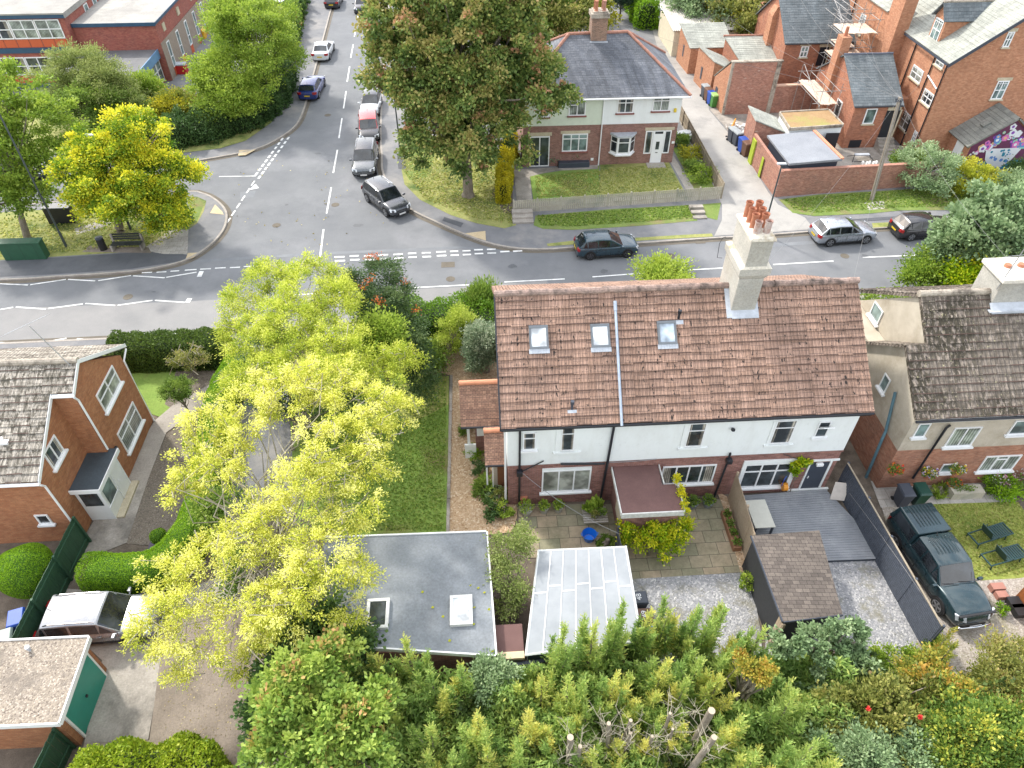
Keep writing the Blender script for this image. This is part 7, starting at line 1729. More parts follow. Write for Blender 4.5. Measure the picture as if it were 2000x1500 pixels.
# bench, litter bin, cabinets
o = thing('bench', 'dark slatted bench with concrete ends under the yellow maple', 'bench', tuple(P(252, 488, .1)))
b = P(252, 486, .1)
mb = MB()
for i in range(4): mb.box(b.x-1.0, b.x+1.0, b.y-.25+i*.13, b.y-.14+i*.13, .52, .56)
mb.build('seat', plain('dark_slats', (.03, .035, .03), .7), o)
mb = MB()
for i in range(3): mb.box(b.x-1.0, b.x+1.0, b.y+.3+i*.03, b.y+.33+i*.03, .66+i*.16, .79+i*.16)
mb.build('backrest', MC['dark_slats'], o)
for sx in (-1, 1):
    m_ = MB(); m_.box(b.x+sx*.98-.06, b.x+sx*.98+.06, b.y-.32, b.y+.32, .1, .52); m_.box(b.x+sx*.98-.06, b.x+sx*.98+.06, b.y+.25, b.y+.40, .52, 1.1); m_.build('leg', m_conc, o)
o = thing('litter_bin', 'small black round litter bin left of the bench', 'litter bin', tuple(P(203, 487, .1))); 
MB().cyl((0, 0, 0), .24, .85, 16, r2=.25).build('body', m_trim, o, local=True, bevel=.01); MB().tube([(0, 0, .85), (0, 0, .93), (0, 0, .98)], [.26, .26, .1], 16).build('lid', m_darkgrey, o, local=True)
o = thing('utility_cabinet', 'long dark green roadside cabinet on the left verge', 'cabinet', tuple(P(55, 503, .1)))
c_gr = plain('cabinet_green', (.02, .085, .045), .55, var=.15); MB().box(-1.35, 1.35, -.3, .3, 0, 1.25).build('body', c_gr, o, local=True, bevel=.02); MB().box(-1.4, 1.4, -.35, .35, 1.251, 1.32).build('lid', c_gr, o, local=True, bevel=.02)
mb = MB()
for i in range(3): mb.box(-.9+i*.9-.005, -.9+i*.9+.005, -.306, -.301, .1, 1.2)
mb.build('door_gap', m_trim, o, local=True)
o = thing('utility_cabinet', 'upright dark cabinet with a white notice near the corner kerb', 'cabinet', tuple(P(368, 431, .1)))
MB().box(-.3, .3, -.25, .25, 0, 1.6).build('body', m_darkgrey, o, local=True, bevel=.02); MB().box(-.33, .33, -.28, .28, 1.601, 1.66).build('lid', plain('cabinet_lid', (.35, .38, .40), .5), o, local=True); MB().box(.302, .31, -.2, .2, .8, 1.4).build('notice', m_upvc, o, local=True)
MB().box(-.28, -.05, -.256, -.251, .95, 1.3).build('sticker', plain('sticker_orange', (.6, .25, .02), .6), o, local=True)
o = thing('utility_cabinet', 'dark box beside the green maple trunk on the verge', 'cabinet', tuple(P(125, 432, .1))); MB().box(-.9, .9, -.35, .35, 0, 1.2).build('body', m_trim, o, local=True, bevel=.03); MB().box(-.95, .95, -.4, .4, 1.201, 1.27).build('lid', m_darkgrey, o, local=True)
# steps at the verge
mb = MB(); s_ = P(1022, 437, .1)
for i in range(3): mb.box(s_.x-.75, s_.x+.75, s_.y+.0+i*.45, s_.y+.5+i*.45, .1, .22+i*.14)
tag(mb.build('steps', m_conc), 'grey concrete steps up to the gate of the semi', 'steps')
mb = MB(); s_ = P(1368, 428, .1)
for i in range(3): mb.box(s_.x-.5, s_.x+.5, s_.y+i*.6, s_.y+.4+i*.6, .1, .18+i*.10)
tag(mb.build('steps', m_conc), 'pale stone steps across the verge grass', 'steps')
# barrier, skip bag
bp = P(1428, 262, .1); o = thing('road_barrier', 'orange plastic road barrier leaning by the lane', 'barrier', tuple(bp), 1.1)
mb = MB(); 
for x0_, x1_, z0_, z1_ in ((-.9, .9, .75, 1.05), (-.9, .9, .1, .3), (-.9, -.7, .3, .75), (.7, .9, .3, .75), (-.1, .1, .3, .75)): mb.box(x0_, x1_, -.04, .04, z0_, z1_)
mb.build('panel', plain('barrier_orange', (.65, .26, .01), .5), o, local=True); 
for sx in (-.7, .7): MB().box(sx-.08, sx+.08, -.35, .35, 0, .08).build('foot', m_trim, o, local=True)
bp = P(1443, 258, .1); rr = random.Random(3); mb = MB()
for i in range(40): c = Vector((bp.x+rr.gauss(0, .45), bp.y+rr.gauss(0, .6), .1+rr.uniform(0, .35))); mb.obox(c, Vector((rr.uniform(-1, 1), rr.uniform(-1, 1), rr.uniform(-.4, .4))).normalized()*.25, Vector((rr.uniform(-1, 1), rr.uniform(-1, 1), .2)).normalized()*.18, (0, 0, .06))
o = mb.build('rubble_heap', plain('white_rubble', (.62, .62, .60), .8)); tag(o, 'heap of white rubble and bags behind the orange barrier', 'rubble'); o['kind'] = 'stuff'
# tarp in the yard
mb = MB(); rr = random.Random(9); nx, ny = 14, 6
tp_ = P(1500, 196, .1)
gp = [[Vector((tp_.x-.8+i*.32, tp_.y-.9+j*.35, .12+(rr.uniform(.2, .9) if 0 < i < nx-1 and 0 < j < ny-1 else 0))) for j in range(ny)] for i in range(nx)]
for i in range(nx-1):
    for j in range(ny-1): mb.poly([gp[i][j], gp[i+1][j], gp[i+1][j+1]]); mb.poly([gp[i][j], gp[i+1][j+1], gp[i][j+1]])
tag(mb.build('tarpaulin', plain('tarp_grey', (.12, .14, .17), .5, var=.3)), 'crumpled dark grey tarpaulin over a heap in the scaffolded yard', 'tarpaulin')
# weights and bench in the yard
wb_ = P(1680, 312, .15); o = thing('exercise_bench', 'black weight bench with white discs in the terrace yard', 'exercise bench', tuple(wb_))
MB().box(-.6, .6, -.15, .15, .42, .5).build('seat', m_leadgrey, o, local=True); mb = MB(); mb.tube([(-.9, -.5, .1), (-.6, 0, .4), (-.9, .5, .1)], .03, 6); mb.tube([(.9, -.5, .1), (.6, 0, .4), (.9, .5, .1)], .03, 6); mb.tube([(-.9, -.5, .1), (.9, -.5, .1)], .03, 6); mb.build('frame', m_trim, o, local=True)
for i in range(5): MB().tube([(-.2+i*.28, -.8-.1*(i % 2), .12), (-.12+i*.28, -.8-.1*(i % 2), .12)], .17, 12).build('weight_disc', m_upvc, o, local=True)

# scaffolds
m_tube = plain('scaffold_tube', (.34, .33, .32), .5, .5, .2); m_plank = plain('scaffold_board', (.62, .50, .40), .8, var=.12)
def scaffold(o, x0, x1, y0, y1, levels, top, planks, seed=1):
    rr = random.Random(seed); t = MB()
    for x in (x0, (x0+x1)/2, x1):
        for y in (y0, y1): t.tube([(x+rr.uniform(-.1, .1), y, .1), (x+rr.uniform(-.1, .1), y, top)], .028, 6)
    for z in levels:
        for y in (y0, y1):
            t.tube([(x0-.5, y, z), (x1+.5, y, z)], .026, 6); t.tube([(x0-.4, y, z+1.0), (x1+.4, y, z+1.0)], .026, 6)
        for x in (x0, (x0+x1)/2, x1): t.tube([(x, y0-.4, z-.06), (x, y1+.4, z-.06)], .026, 6); t.tube([(x, y0-.2, z+.95), (x, y1+.2, z+.95)], .026, 6)
    t.tube([(x0, y0, .2), (x1, y0, levels[0])], .026, 6); t.tube([(x1, y0, .2), (x0, y0, levels[0])], .026, 6); t.tube([(x0, y0, levels[-1]), (x0, y1, top)], .026, 6)
    t.build('tubes', m_tube, o, uvs=False)
    for z in planks:
        m_ = MB(); k = int((x1-x0)/.24)
        for i in range(k): m_.box(x0+.05+i*.24, x0+.27+i*.24, y0-.3-rr.uniform(0, .2), y1+.3+rr.uniform(0, .2), z, z+.04)
        m_.build('boards', m_plank, o, uvs=False)
o = thing('scaffold', 'scaffold tower with pale boards in the yard beside the slate wing', 'scaffold', (28.8, 60, .1)); scaffold(o, 29.1, 30.7, 57.3, 61.8, (3.0,), 4.6, (3.05,), 2)
o = thing('scaffold', 'tall scaffold with boards and orange tub against the terrace windows', 'scaffold', (33.3, 66, .1)); scaffold(o, 33.0, 34.5, 64.8, 69.5, (2.6, 5.0, 7.0), 8.6, (5.05,), 5)
o = thing('scaffold', 'short scaffold bay with rails against the dark corner of the tall brick wing', 'scaffold', (33.2, 63, .1)); scaffold(o, 32.0, 35.0, 62.6, 64.4, (2.4, 4.6, 6.8), 8.4, (4.65, 6.85), 7)
mb = MB(); mb.cyl((33.6, 68.0, 5.1), .22, .5, 12, r2=.27); ob = mb.build('tub', plain('orange_tub', (.62, .16, .03), .5)); tag(ob, 'orange tub standing on the upper scaffold boards', 'tub')
mb = MB(); mb.box(30.2, 31.3, 58.0, 59.6, .12, .9); tag(mb.build('storage_box', m_white, bevel=.05), 'white box under the scaffold tower in the yard', 'box')

# school bits
o = thing('grit_bin', 'yellow grit bin against the school wall', 'grit bin', tuple(P(392, 75, .1))); MB().hexa([(-.6, -.45, 0), (.6, -.45, 0), (.6, .45, 0), (-.6, .45, 0)], [(-.7, -.5, .8), (.7, -.5, .8), (.7, .5, .8), (-.7, .5, .8)]).build('body', plain('grit_yellow', (.70, .38, .02), .5), o, local=True, bevel=.03); MB().hexa([(-.72, -.52, .802), (.72, -.52, .802), (.72, .52, .802), (-.72, .52, .802)], [(-.4, -.5, 1.1), (.4, -.5, 1.1), (.4, .45, 1.1), (-.4, .45, 1.1)]).build('lid', MC['grit_yellow'], o, local=True, bevel=.03)
o = thing('grit_bin', 'red box with a pale top by the school entrance path', 'grit bin', tuple(P(358, 143, .1))); MB().box(-.5, .5, -.4, .4, 0, .85).build('body', plain('box_red', (.45, .02, .02), .5), o, local=True, bevel=.05); MB().box(-.52, .52, -.42, .42, .851, 1.0).build('lid', m_leadgrey, o, local=True, bevel=.04)

# ------------------------------------------------------------------ rear gardens
dk0, dk1, dk2, dk3 = P(1440, 968, .28), P(1612, 955, .28), P(1742, 1090, .28), P(1478, 1100, .28)
dk = thing('timber_deck', 'grey painted timber deck behind the white house', 'deck', (14.5, 18, .1))
m_deck = mottled('deck_grey', (.20, .215, .235), (.27, .285, .305), 1.2, .7, 25, .3, c3=(.32, .335, .35))
mb = MB(); nb = 30
for i in range(nb):
    t0, t1 = i/nb, (i+.90)/nb
    a, b = dk3.lerp(dk0, t0), dk2.lerp(dk1, t0); c, d = dk2.lerp(dk1, t1), dk3.lerp(dk0, t1)
    mb.hexa([p-Vector((0, 0, .025)) for p in (a, b, c, d)], [a, b, c, d])
mb.build('boards', m_deck, dk)
mb = MB(); lo_ = [Vector((p.x, p.y, .05)) for p in (dk3, dk2, dk1, dk0)]; mb.hexa(lo_, [Vector((p.x, p.y, .245)) for p in lo_]); mb.build('frame', m_darkgrey, dk)
o = thing('garden_table', 'low pale slatted table on the deck by the wooden fence', 'table', tuple(P(1487, 1015, .3))); c = P(1485, 1003, 1.0)
MB().box(c.x-.45, c.x+.45, c.y-.75, c.y+.75, .96, 1.0).build('tabletop', plain('pale_table', (.50, .50, .44), .6, var=.08), o)
for sx in (-.38, .38):
    for sy in (-.66, .66): MB().box(c.x+sx-.04, c.x+sx+.04, c.y+sy-.04, c.y+sy+.04, .28, .96).build('leg', m_darkgrey, o)
o = thing('hose_reel', 'orange and blue hose reel on the rear wall above the deck', 'hose reel', tuple(V(1525, 968, 19.8))); c = V(1525, 968, 19.75); MB().tube([(c.x-.1, c.y, .75), (c.x+.1, c.y, .75)], .2, 14).build('reel', plain('reel_orange', (.65, .26, .02), .5), o); MB().tube([(c.x-.16, c.y, .8), (c.x-.16, c.y, 1.3), (c.x-.05, c.y+.1, 1.4)], .02, 6).build('hose', b_blue, o)
c = P(1625, 955, .3); mb = MB(); mb.obox((c.x+.05, 19.35, .72), (.28, -.10, .05), (.0, .015, .008), (.10, .2, .36)); tag(mb.build('paving_slab', plain('pale_board', (.55, .50, .45), .8)), 'pale board leaning in the corner of the deck', 'board')
# fences
def tallfence():
    a, b = xy(1575, 885, 1.0), (16.95, 12.0)
    a = (16.6, 20.0)
    return board_fence('slatted_fence', a, b, 1.85, m_fdark, 'dark charcoal horizontal slatted fence between the deck and the pickup drive', horizontal=True, post=1.85, postmat=m_fdark, rail=m_wood)
m_fdark = plain('charcoal_boards', (.055, .065, .085), .6, var=.25, scale=6)
tallfence()
board_fence('wooden_fence', (11.35, 19.7), (10.95, 12.4), 1.9, m_fwarm, 'brown timber fence between the patio and the black shed', th=.02)
board_fence('wooden_fence', (5.58, 17.4), (5.6, 15.7), 1.5, m_fdark, 'short dark fence under the golden hop by the maroon roof')
m_dg = plain('dark_green_boards', (.025, .075, .04), .6, var=.15)
board_fence('green_fence', (-17.65, 19.1), (-17.85, 13.3), 1.8, m_dg, 'dark green panelled fence beside the round topiary')
board_fence('green_fence', (-15.05, 10.3), (-15.4, 7.0), 1.7, m_dg, 'dark green fence running from the gravel-roofed garage to the bottom edge')
# trellis panel of the green gate is part of the first fence
# blue tub, pots
o = tag(MB().tube([(0, 0, .02), (0, 0, .42)], [.22, .33], 20, cap=False).tube([(0, 0, .03), (0, 0, .035)], [.2, .2], 20).build('bucket', plain('tub_blue', (.01, .16, .62), .45, var=.05)), 'bright blue garden tub on the patio flags', 'tub'); o.location = P(1150, 1053, .11)
mbh = MB().tube([(.33, -.08, .40), (.38, 0, .46), (.33, .08, .40)], .018, 6); mbh.tube([(-.33, -.08, .40), (-.38, 0, .46), (-.33, .08, .40)], .018, 6); hh = mbh.build('handle', MC['tub_blue']); hh.parent = o
def pot(px, py, r, h, mat, label, plant=None, ph=.3, z=.12, name='plant_pot', world=None, group='plant pots'):
    p = Vector((*world, z)) if world else P(px, py, z)
    o = thing(name, label, 'plant pot', tuple(p), 0, group)
    MB().tube([(0, 0, 0), (0, 0, h*.85), (0, 0, h*.86), (0, 0, h)], [r*.7, r*.95, r*1.05, r*1.05], 16).build('pot', mat, o, local=True)
    if plant: leafball('plant', o, (0, 0, h+ph*.4), (r*1.3, r*1.3, ph*.7), plant, n=240, ls=.12)
    return o
# ================================================================== TREES
# golden corkscrew willow in the foreground garden
gold = crown_px([(700, 790, 7.6, 1.45, .9), (770, 800, 6.6, 1.0, .7), (620, 745, 8.0, 1.2, .8), (560, 770, 7.6, 1.3, .8), (480, 800, 7.0, 1.3, .8), (400, 830, 6.4, 1.1, .6), (380, 905, 6.2, .95, .6), (350, 960, 5.6, .75, .5),
    (440, 900, 6.6, 1.1, .6), (650, 880, 7.5, 1.4, .9), (720, 900, 6.6, 1.0, .7), (590, 960, 7.0, 1.2, .8), (690, 985, 6.4, 1.1, .8), (520, 1010, 6.2, 1.1, .8), (460, 1060, 5.6, 1.1, .7), (640, 1080, 6.2, 1.2, .8), (580, 1140, 5.6, 1.1, .8), (700, 1120, 5.2, .8, .6),
    (390, 1090, 5.2, .9, .5), (330, 1110, 4.8, .85, .5), (370, 1160, 4.8, .9, .5), (290, 1195, 4.4, .65, .45), (340, 1225, 4.2, .8, .45), (270, 1240, 4.0, .5, .4), (400, 1270, 4.0, .7, .5), (340, 1320, 3.2, .45, .5), (300, 1265, 3.8, .4, .4), (460, 1210, 4.6, .8, .5), (520, 1180, 5.0, .9, .6), (560, 1220, 4.4, .7, .5), (500, 1250, 3.6, .6, .5), (470, 1300, 2.8, .4, .6), (680, 1190, 4.2, .55, .5)])
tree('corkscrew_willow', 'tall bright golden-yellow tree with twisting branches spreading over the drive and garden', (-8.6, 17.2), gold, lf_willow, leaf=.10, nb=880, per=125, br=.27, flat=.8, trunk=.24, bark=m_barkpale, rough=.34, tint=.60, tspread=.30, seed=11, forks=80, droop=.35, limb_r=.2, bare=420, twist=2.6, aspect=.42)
rear = crown_px([(600, 555, 7.2, 1.7, 1.0), (520, 545, 6.8, 1.2, .8), (655, 590, 6.8, 1.3, .9), (470, 590, 6.4, .95, .8), (560, 620, 7.0, 1.5, 1.0), (640, 665, 6.6, 1.4, .9), (500, 660, 6.2, 1.2, .8), (450, 650, 5.6, .8, .6), (580, 700, 6.4, 1.4, .9), (700, 690, 6.2, 1.1, .8), (770, 695, 5.6, .9, .6), (800, 700, 5.2, .6, .5), (740, 740, 5.6, 1.0, .6), (520, 720, 6.2, 1.1, .8), (470, 745, 5.6, .9, .7), (640, 730, 6.4, 1.1, .7)])
tree('corkscrew_willow', 'lime-yellow tree behind the golden one, its top reaching over the road', (-9.0, 25.5), rear, lf_willow2, leaf=.10, nb=720, per=145, br=.31, flat=.8, trunk=.22, bark=m_barkpale, rough=.32, tint=.56, tspread=.28, seed=12, forks=50, droop=.35, limb_r=.2, bare=110, twist=2.6, aspect=.42)
tree('shrub_tree', 'dark green shrubs growing beneath the golden tree', (-9.0, 15.4), [(tuple(P(620, 1180, 2.0)), (2.2, 1.6, 1.5)), (tuple(P(500, 1100, 1.6)), (1.4, 1.6, 1.2)), (tuple(P(440, 990, 1.6)), (1.0, 1.3, 1.1))], lf_green, leaf=.13, nb=110, per=130, br=.5, seed=13, trunk=.08)
tree('shrub_tree', 'dark green shrubs under the lime-yellow tree by the drive', (-9.5, 24), [(tuple(P(560, 760, 2.4)), (1.8, 1.8, 1.8)), (tuple(P(540, 690, 2.4)), (1.5, 1.4, 1.6)), (tuple(P(700, 770, 1.6)), (1.4, .9, 1.2))], lf_dark, leaf=.13, nb=120, per=130, br=.5, seed=14, trunk=.08)
# rowan
row = crown_px([(740, 540, 5.6, 1.0, .9), (775, 620, 4.2, 1.1, 1.1), (740, 600, 5.2, 1.3, 1.0), (700, 560, 5.6, .8, .7), (775, 570, 5.0, .8, .7), (800, 690, 3.0, 1.0, 1.0), (770, 660, 4.2, 1.3, 1.1), (820, 740, 2.0, .9, .9)])
ro = tree('rowan_tree', 'dark green rowan with clusters of orange berries leaning toward the road', (-4.9, 30.2), row, lf_rowan, leaf=.15, nb=200, per=150, br=.42, flat=.7, trunk=.16, seed=15, forks=40, aspect=.4, droop=.2, rough=.3)
rg = np.random.RandomState(4); C = []
for (a, b, z) in [(735, 500, 6.6), (722, 545, 6.4), (705, 560, 6.3), (736, 585, 6.0), (742, 590, 6.0), (790, 550, 5.4), (720, 500, 6.6), (815, 605, 5.0)]:
    q = np.array(P(a, b, z)); C.append(q+rg.normal(size=(42, 3))*.13)
C = np.concatenate(C)-np.array([-4.9, 30.2, .1]); leaves_mesh('berries', C, rg.normal(size=(len(C), 3)), .075, .075, rg.uniform(size=len(C)), leafmat('berry', [(0, (.50, .09, .02)), (1, (.70, .20, .04))], .1), ro)['kind'] = 'stuff'
# big dark maple
mp = [((-.2, 49.2, 6.6), (4.6, 4.4, 3.6)), ((-.3, 49.5, 9.5), (5.0, 4.6, 3.6)), ((1.0, 49.8, 12.0), (4.2, 4.0, 3.2)), ((3.4, 49.2, 8.6), (3.2, 3.2, 2.6)), ((-3.6, 49.6, 9.6), (3.2, 3.2, 2.8)), ((-4.4, 50, 12.2), (2.4, 2.8, 2.2)), ((-2.0, 50, 14.0), (3.2, 3.2, 2.4)), ((-.3, 48.6, 4.4), (2.2, 2.2, 1.8)), ((2.6, 50, 13.6), (2.6, 2.8, 2.2))]
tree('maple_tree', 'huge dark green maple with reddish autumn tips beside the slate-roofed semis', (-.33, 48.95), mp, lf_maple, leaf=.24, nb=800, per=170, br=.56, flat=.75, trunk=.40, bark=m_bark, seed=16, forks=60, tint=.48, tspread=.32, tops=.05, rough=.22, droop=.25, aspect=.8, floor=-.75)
# yellow maple on the island
ym = crown_px([(238, 330, 5.0, 3.1, 2.2), (175, 300, 6.0, 1.9, 1.4), (260, 262, 7.0, 2.1, 1.4), (330, 345, 4.6, 1.7, 1.7), (150, 330, 5.6, 1.2, 1.1), (180, 390, 3.6, 1.7, 1.4), (300, 400, 2.8, 2.1, 1.3), (230, 380, 3.8, 2.2, 1.5), (330, 420, 1.6, 1.6, .9)])
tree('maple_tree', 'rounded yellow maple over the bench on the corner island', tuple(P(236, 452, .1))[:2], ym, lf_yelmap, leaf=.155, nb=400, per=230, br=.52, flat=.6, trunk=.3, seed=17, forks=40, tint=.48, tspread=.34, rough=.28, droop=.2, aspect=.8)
# green tree at the left edge
lt = crown_px([(10, 210, 8.0, 2.6, 1.8), (60, 240, 6.6, 2.4, 1.6), (-40, 260, 7.0, 2.8, 2.0), (70, 300, 5.2, 1.9, 1.3), (10, 320, 5.0, 2.6, 1.5), (-30, 380, 4.0, 2.4, 1.4), (60, 380, 3.4, 1.7, 1.2), (110, 210, 6.8, 1.2, .9), (20, 160, 9.0, 1.6, 1.2)])
tree('street_tree', 'light green spreading tree on the far left verge above the green cabinet', tuple(P(57, 470, .1))[:2], lt, lf_lime, leaf=.2, nb=330, per=110, br=.55, flat=.5, trunk=.24, bark=m_bark, seed=18, forks=44, tint=.42, rough=.25, droop=.1)
# trees in front of the school
def simple(name, label, px, py, zc, r, rz, mat, seed, base=None, leaf=.19, nb=150, per=165, br=.62, cat='tree', tint=.5, extra=(), **k):
    c = [(tuple(P(px, py, zc)), (r, r, rz))]+[(tuple(P(*e[:2], e[2])), (e[3], e[3], e[4])) for e in extra]
    b = base or (c[0][0][0], c[0][0][1]); return tree(name, label, b, c, mat, leaf=leaf, nb=nb, per=per, br=br, seed=seed, cat=cat, tint=tint, trunk=.18, **k)
simple('willow_tree', 'pale grey-green willow in front of the orange-panelled school wing', 180, 165, 3.6, 3.4, 3.0, leafmat('leaf_sallow', [(0, (.10, .15, .03)), (.5, (.24, .30, .08)), (1, (.42, .46, .16))], .35), 21, extra=((150, 130, 5.0, 2.2, 1.6), (215, 180, 3.5, 2.4, 2.0), (130, 200, 2.4, 2.0, 1.8)), aspect=.4, nb=260, br=.6)
simple('broadleaf_tree', 'mid green bush-like tree between the willow and the orange shrub', 180, 215, 2.4, 3.0, 2.0, lf_green, 22, nb=150, extra=((245, 220, 2.0, 2.0, 1.5),))
simple('broadleaf_tree', 'bright green tree nearest the school path, left of the side road', 440, 160, 3.6, 2.7, 2.6, lf_lime, 23, extra=((410, 140, 4.4, 1.5, 1.4), (480, 190, 2.6, 2.2, 1.8), (430, 200, 2.6, 2.2, 1.8)), nb=260, tint=.6, per=120)
simple('broadleaf_tree', 'tall lime green tree beside the side road with its top near the upper edge', 500, 70, 6.5, 3.6, 3.6, lf_lime, 24, extra=((470, 20, 8.0, 2.8, 2.4), (530, 110, 4.0, 3.0, 3.0), (460, 90, 5.4, 2.2, 2.2), (540, 40, 6, 2.0, 2.4)), nb=420, tint=.5, per=120)
simple('shrub', 'orange-brown tinted shrub beside the yellow-green bush at the street corner', 345, 205, 1.6, 1.6, 1.4, lf_autumn, 25, nb=50, cat='shrub', tint=.3)
simple('shrub', 'pale green bush against the school entrance block', 285, 178, 1.8, 1.6, 1.6, lf_lime, 26, nb=60, cat='shrub', tint=.4)
simple('shrub', 'yellow-green bush on the corner bank', 330, 225, 1.4, 1.8, 1.3, leafmat('leaf_yellowgreen', [(0, (.09, .14, .02)), (.5, (.24, .27, .03)), (1, (.52, .46, .03))], .35), 27, nb=70, cat='shrub')
# hedge bank along the corner
bank = [xy(x, y) for x, y in [(262, 288), (330, 284), (400, 272), (460, 255), (505, 235), (535, 205), (548, 160)]]
hedge('overgrown_hedge', 'dark overgrown hedge bank curving round the corner of the side street', bank, 3.2, 2.3, lf_dark, leaf=.2, dens=190, rough=.22, tint=.55)
bank = [xy(x, y) for x, y in [(552, 150), (562, 110), (572, 70), (582, 20), (588, -20)]]
hedge('overgrown_hedge', 'green hedge beside the pavement higher up the side road', bank, 1.8, 1.7, lf_green, leaf=.24, dens=120, rough=.25)
for i, (x, y, h) in enumerate([(586, 80, 1.5), (596, 40, 1.6), (602, 20, 1.8), (575, 108, 1.3)]):
    shrub('ivy_post', ['post wrapped in ivy nearest the white saloon', 'second ivy post up the side road', 'third and tallest ivy post up the side road', 'short ivy post at the hedge end'][i], xy(x, y), .4, h*1.2, lf_dark, leaf=.2, nb=14, per=60, cat='post', group='ivy-covered posts')
simple('shrub', 'reddish shrub by the white car in the school drive', 560, 45, 1.2, .9, 1.0, leafmat('leaf_red', [(0, (.10, .05, .02)), (1, (.40, .08, .04))], .3), 28, nb=24, cat='shrub')
# background trees behind the semis
bgs = [(1085, 38, 4, 4.0, 3.5, lf_olive, 'olive tree directly behind the left chimney side of the semis'), (1050, 10, 5, 4.5, 4, lf_green, 'green tree behind the big maple at the upper edge'), (1130, 5, 4, 3.6, 3.2, leafmat('leaf_yellowgreen', [], .3), 'yellow-green tree behind the slate roof chimney'), (1370, 8, 3.6, 3.0, 3.0, lf_grey, 'grey-green tree behind the corrugated garage'), (1420, 15, 3, 3.4, 3, leafmat('leaf_yellowgreen', [], .3), 'yellowish tree right of the corrugated garage'), (1480, 20, 4, 3.6, 3.6, lf_olive, 'dark olive tree left of the terrace at the upper edge'), (1445, 45, 1.6, 1.8, 1.2, lf_lime, 'low climber over the yard wall by the corrugated garage'), (1390, -20, 4, 4, 3.6, lf_green, 'green tree at the upper edge above the lane outhouses')]
for i, (x, y, z, r, rz, m, lb) in enumerate(bgs):
    simple('broadleaf_tree', lb, x, y, z, r, rz, m, 30+i, leaf=.32, nb=110, per=90, br=.9, group='trees along the upper edge')
plume('fir_tree', 'dark blue-green fir behind the right end of the slate roof', xy(1210, 40, 0), 6.4, 2.6, lf_cond, seed=41, dens=1.3, k=9, spray=.7, tint=.4)
hedge('tall_hedge', 'bright green clipped hedge beside the fir at the back lane', [xy(1235, 10), xy(1262, 60)], 2.6, 3.2, lf_hedge, leaf=.22, dens=70, rough=.12)
hedge('tall_hedge', 'dark scrub behind the semis', [xy(1040, 60), xy(1120, 45), xy(1180, 45)], 3.0, 2.6, lf_green, leaf=.3, dens=40, rough=.3)
# shrubs round the semi garden
hedge('hedge', 'golden yellow hedge along the left edge of the semi garden', [xy(982, 400), xy(990, 330), xy(1000, 300)], 1.1, 2.0, leafmat('leaf_gold_hedge', [(0, (.22, .26, .01)), (.5, (.52, .46, .02)), (1, (.75, .62, .03))], .3), leaf=.13, dens=420, rough=.2)
for i, (x, y, r, h, m, lb) in enumerate([(1325, 285, .9, .8, lf_green, 'green bush at the corner of the white semi'), (1345, 315, 1.0, .9, leafmat('leaf_yellowgreen', [], .3), 'yellow-green bush along the lane fence'), (1368, 350, 1.1, .8, lf_lime, 'light green bush at the low end of the lane fence'), (1350, 335, .7, .7, lf_green, 'small bush between two others by the lane fence'),
        (1086, 318, .8, 1.2, lf_var, 'white-flowered bush left of the dark planter'), (1155, 314, .85, 1.2, lf_var, 'white-flowered bush right of the dark planter'), (1120, 317, .7, 1.0, lf_grey, 'flowers in the dark trough under the green window')]):
    shrub('shrub', lb, xy(x, y), r, h, m, leaf=.15, nb=24, per=70, seed=50+i)
c = P(1120, 325, .1); tag(MB().box(c.x-1.25, c.x+1.25, c.y-.3, c.y+.25, .1, .55).build('planter', m_darkgrey, bevel=.03), 'dark blue trough planter in front of the green half', 'planter')
for i, (x, y, lb) in enumerate([(1267, 313, 'conical box shrub left of the white front door'), (1299, 309, 'conical box shrub right of the white front door')]):
    o = thing('potted_conifer', lb, 'plant pot', tuple(P(x, y, .1))); MB().hexa([(-.25, -.25, 0), (.25, -.25, 0), (.25, .25, 0), (-.25, .25, 0)], [(-.3, -.3, .45), (.3, -.3, .45), (.3, .3, .45), (-.3, .3, .45)]).build('pot', m_conc, o, local=True)
    rg = np.random.RandomState(i); t = rg.uniform(size=300); a = rg.uniform(0, 6.28, 300); r = .28*(1-t)+.03; leaves_mesh('plant', np.stack([np.cos(a)*r, np.sin(a)*r, .45+t*.8], 1), np.stack([np.cos(a), np.sin(a), t*0+.8], 1), .12, .08, .5+rg.normal(size=300)*.2, leafmat('leaf_autumn', [], .3), o)
c = P(1325, 268, .1); tag(MB().obox((c.x, c.y, .4), (.9, .1, .1), (.1, .5, 0), (0, 0, .06)).obox((c.x+.1, c.y-.2, .6), (.8, -.2, .15), (.1, .3, 0), (0, 0, .05)).obox((c.x+.4, c.y-.7, .4), (.5, .0, .1), (.1, .3, 0), (0, 0, .2)).build('timber_pile', m_white), 'pile of white boards beside the semi', 'boards')
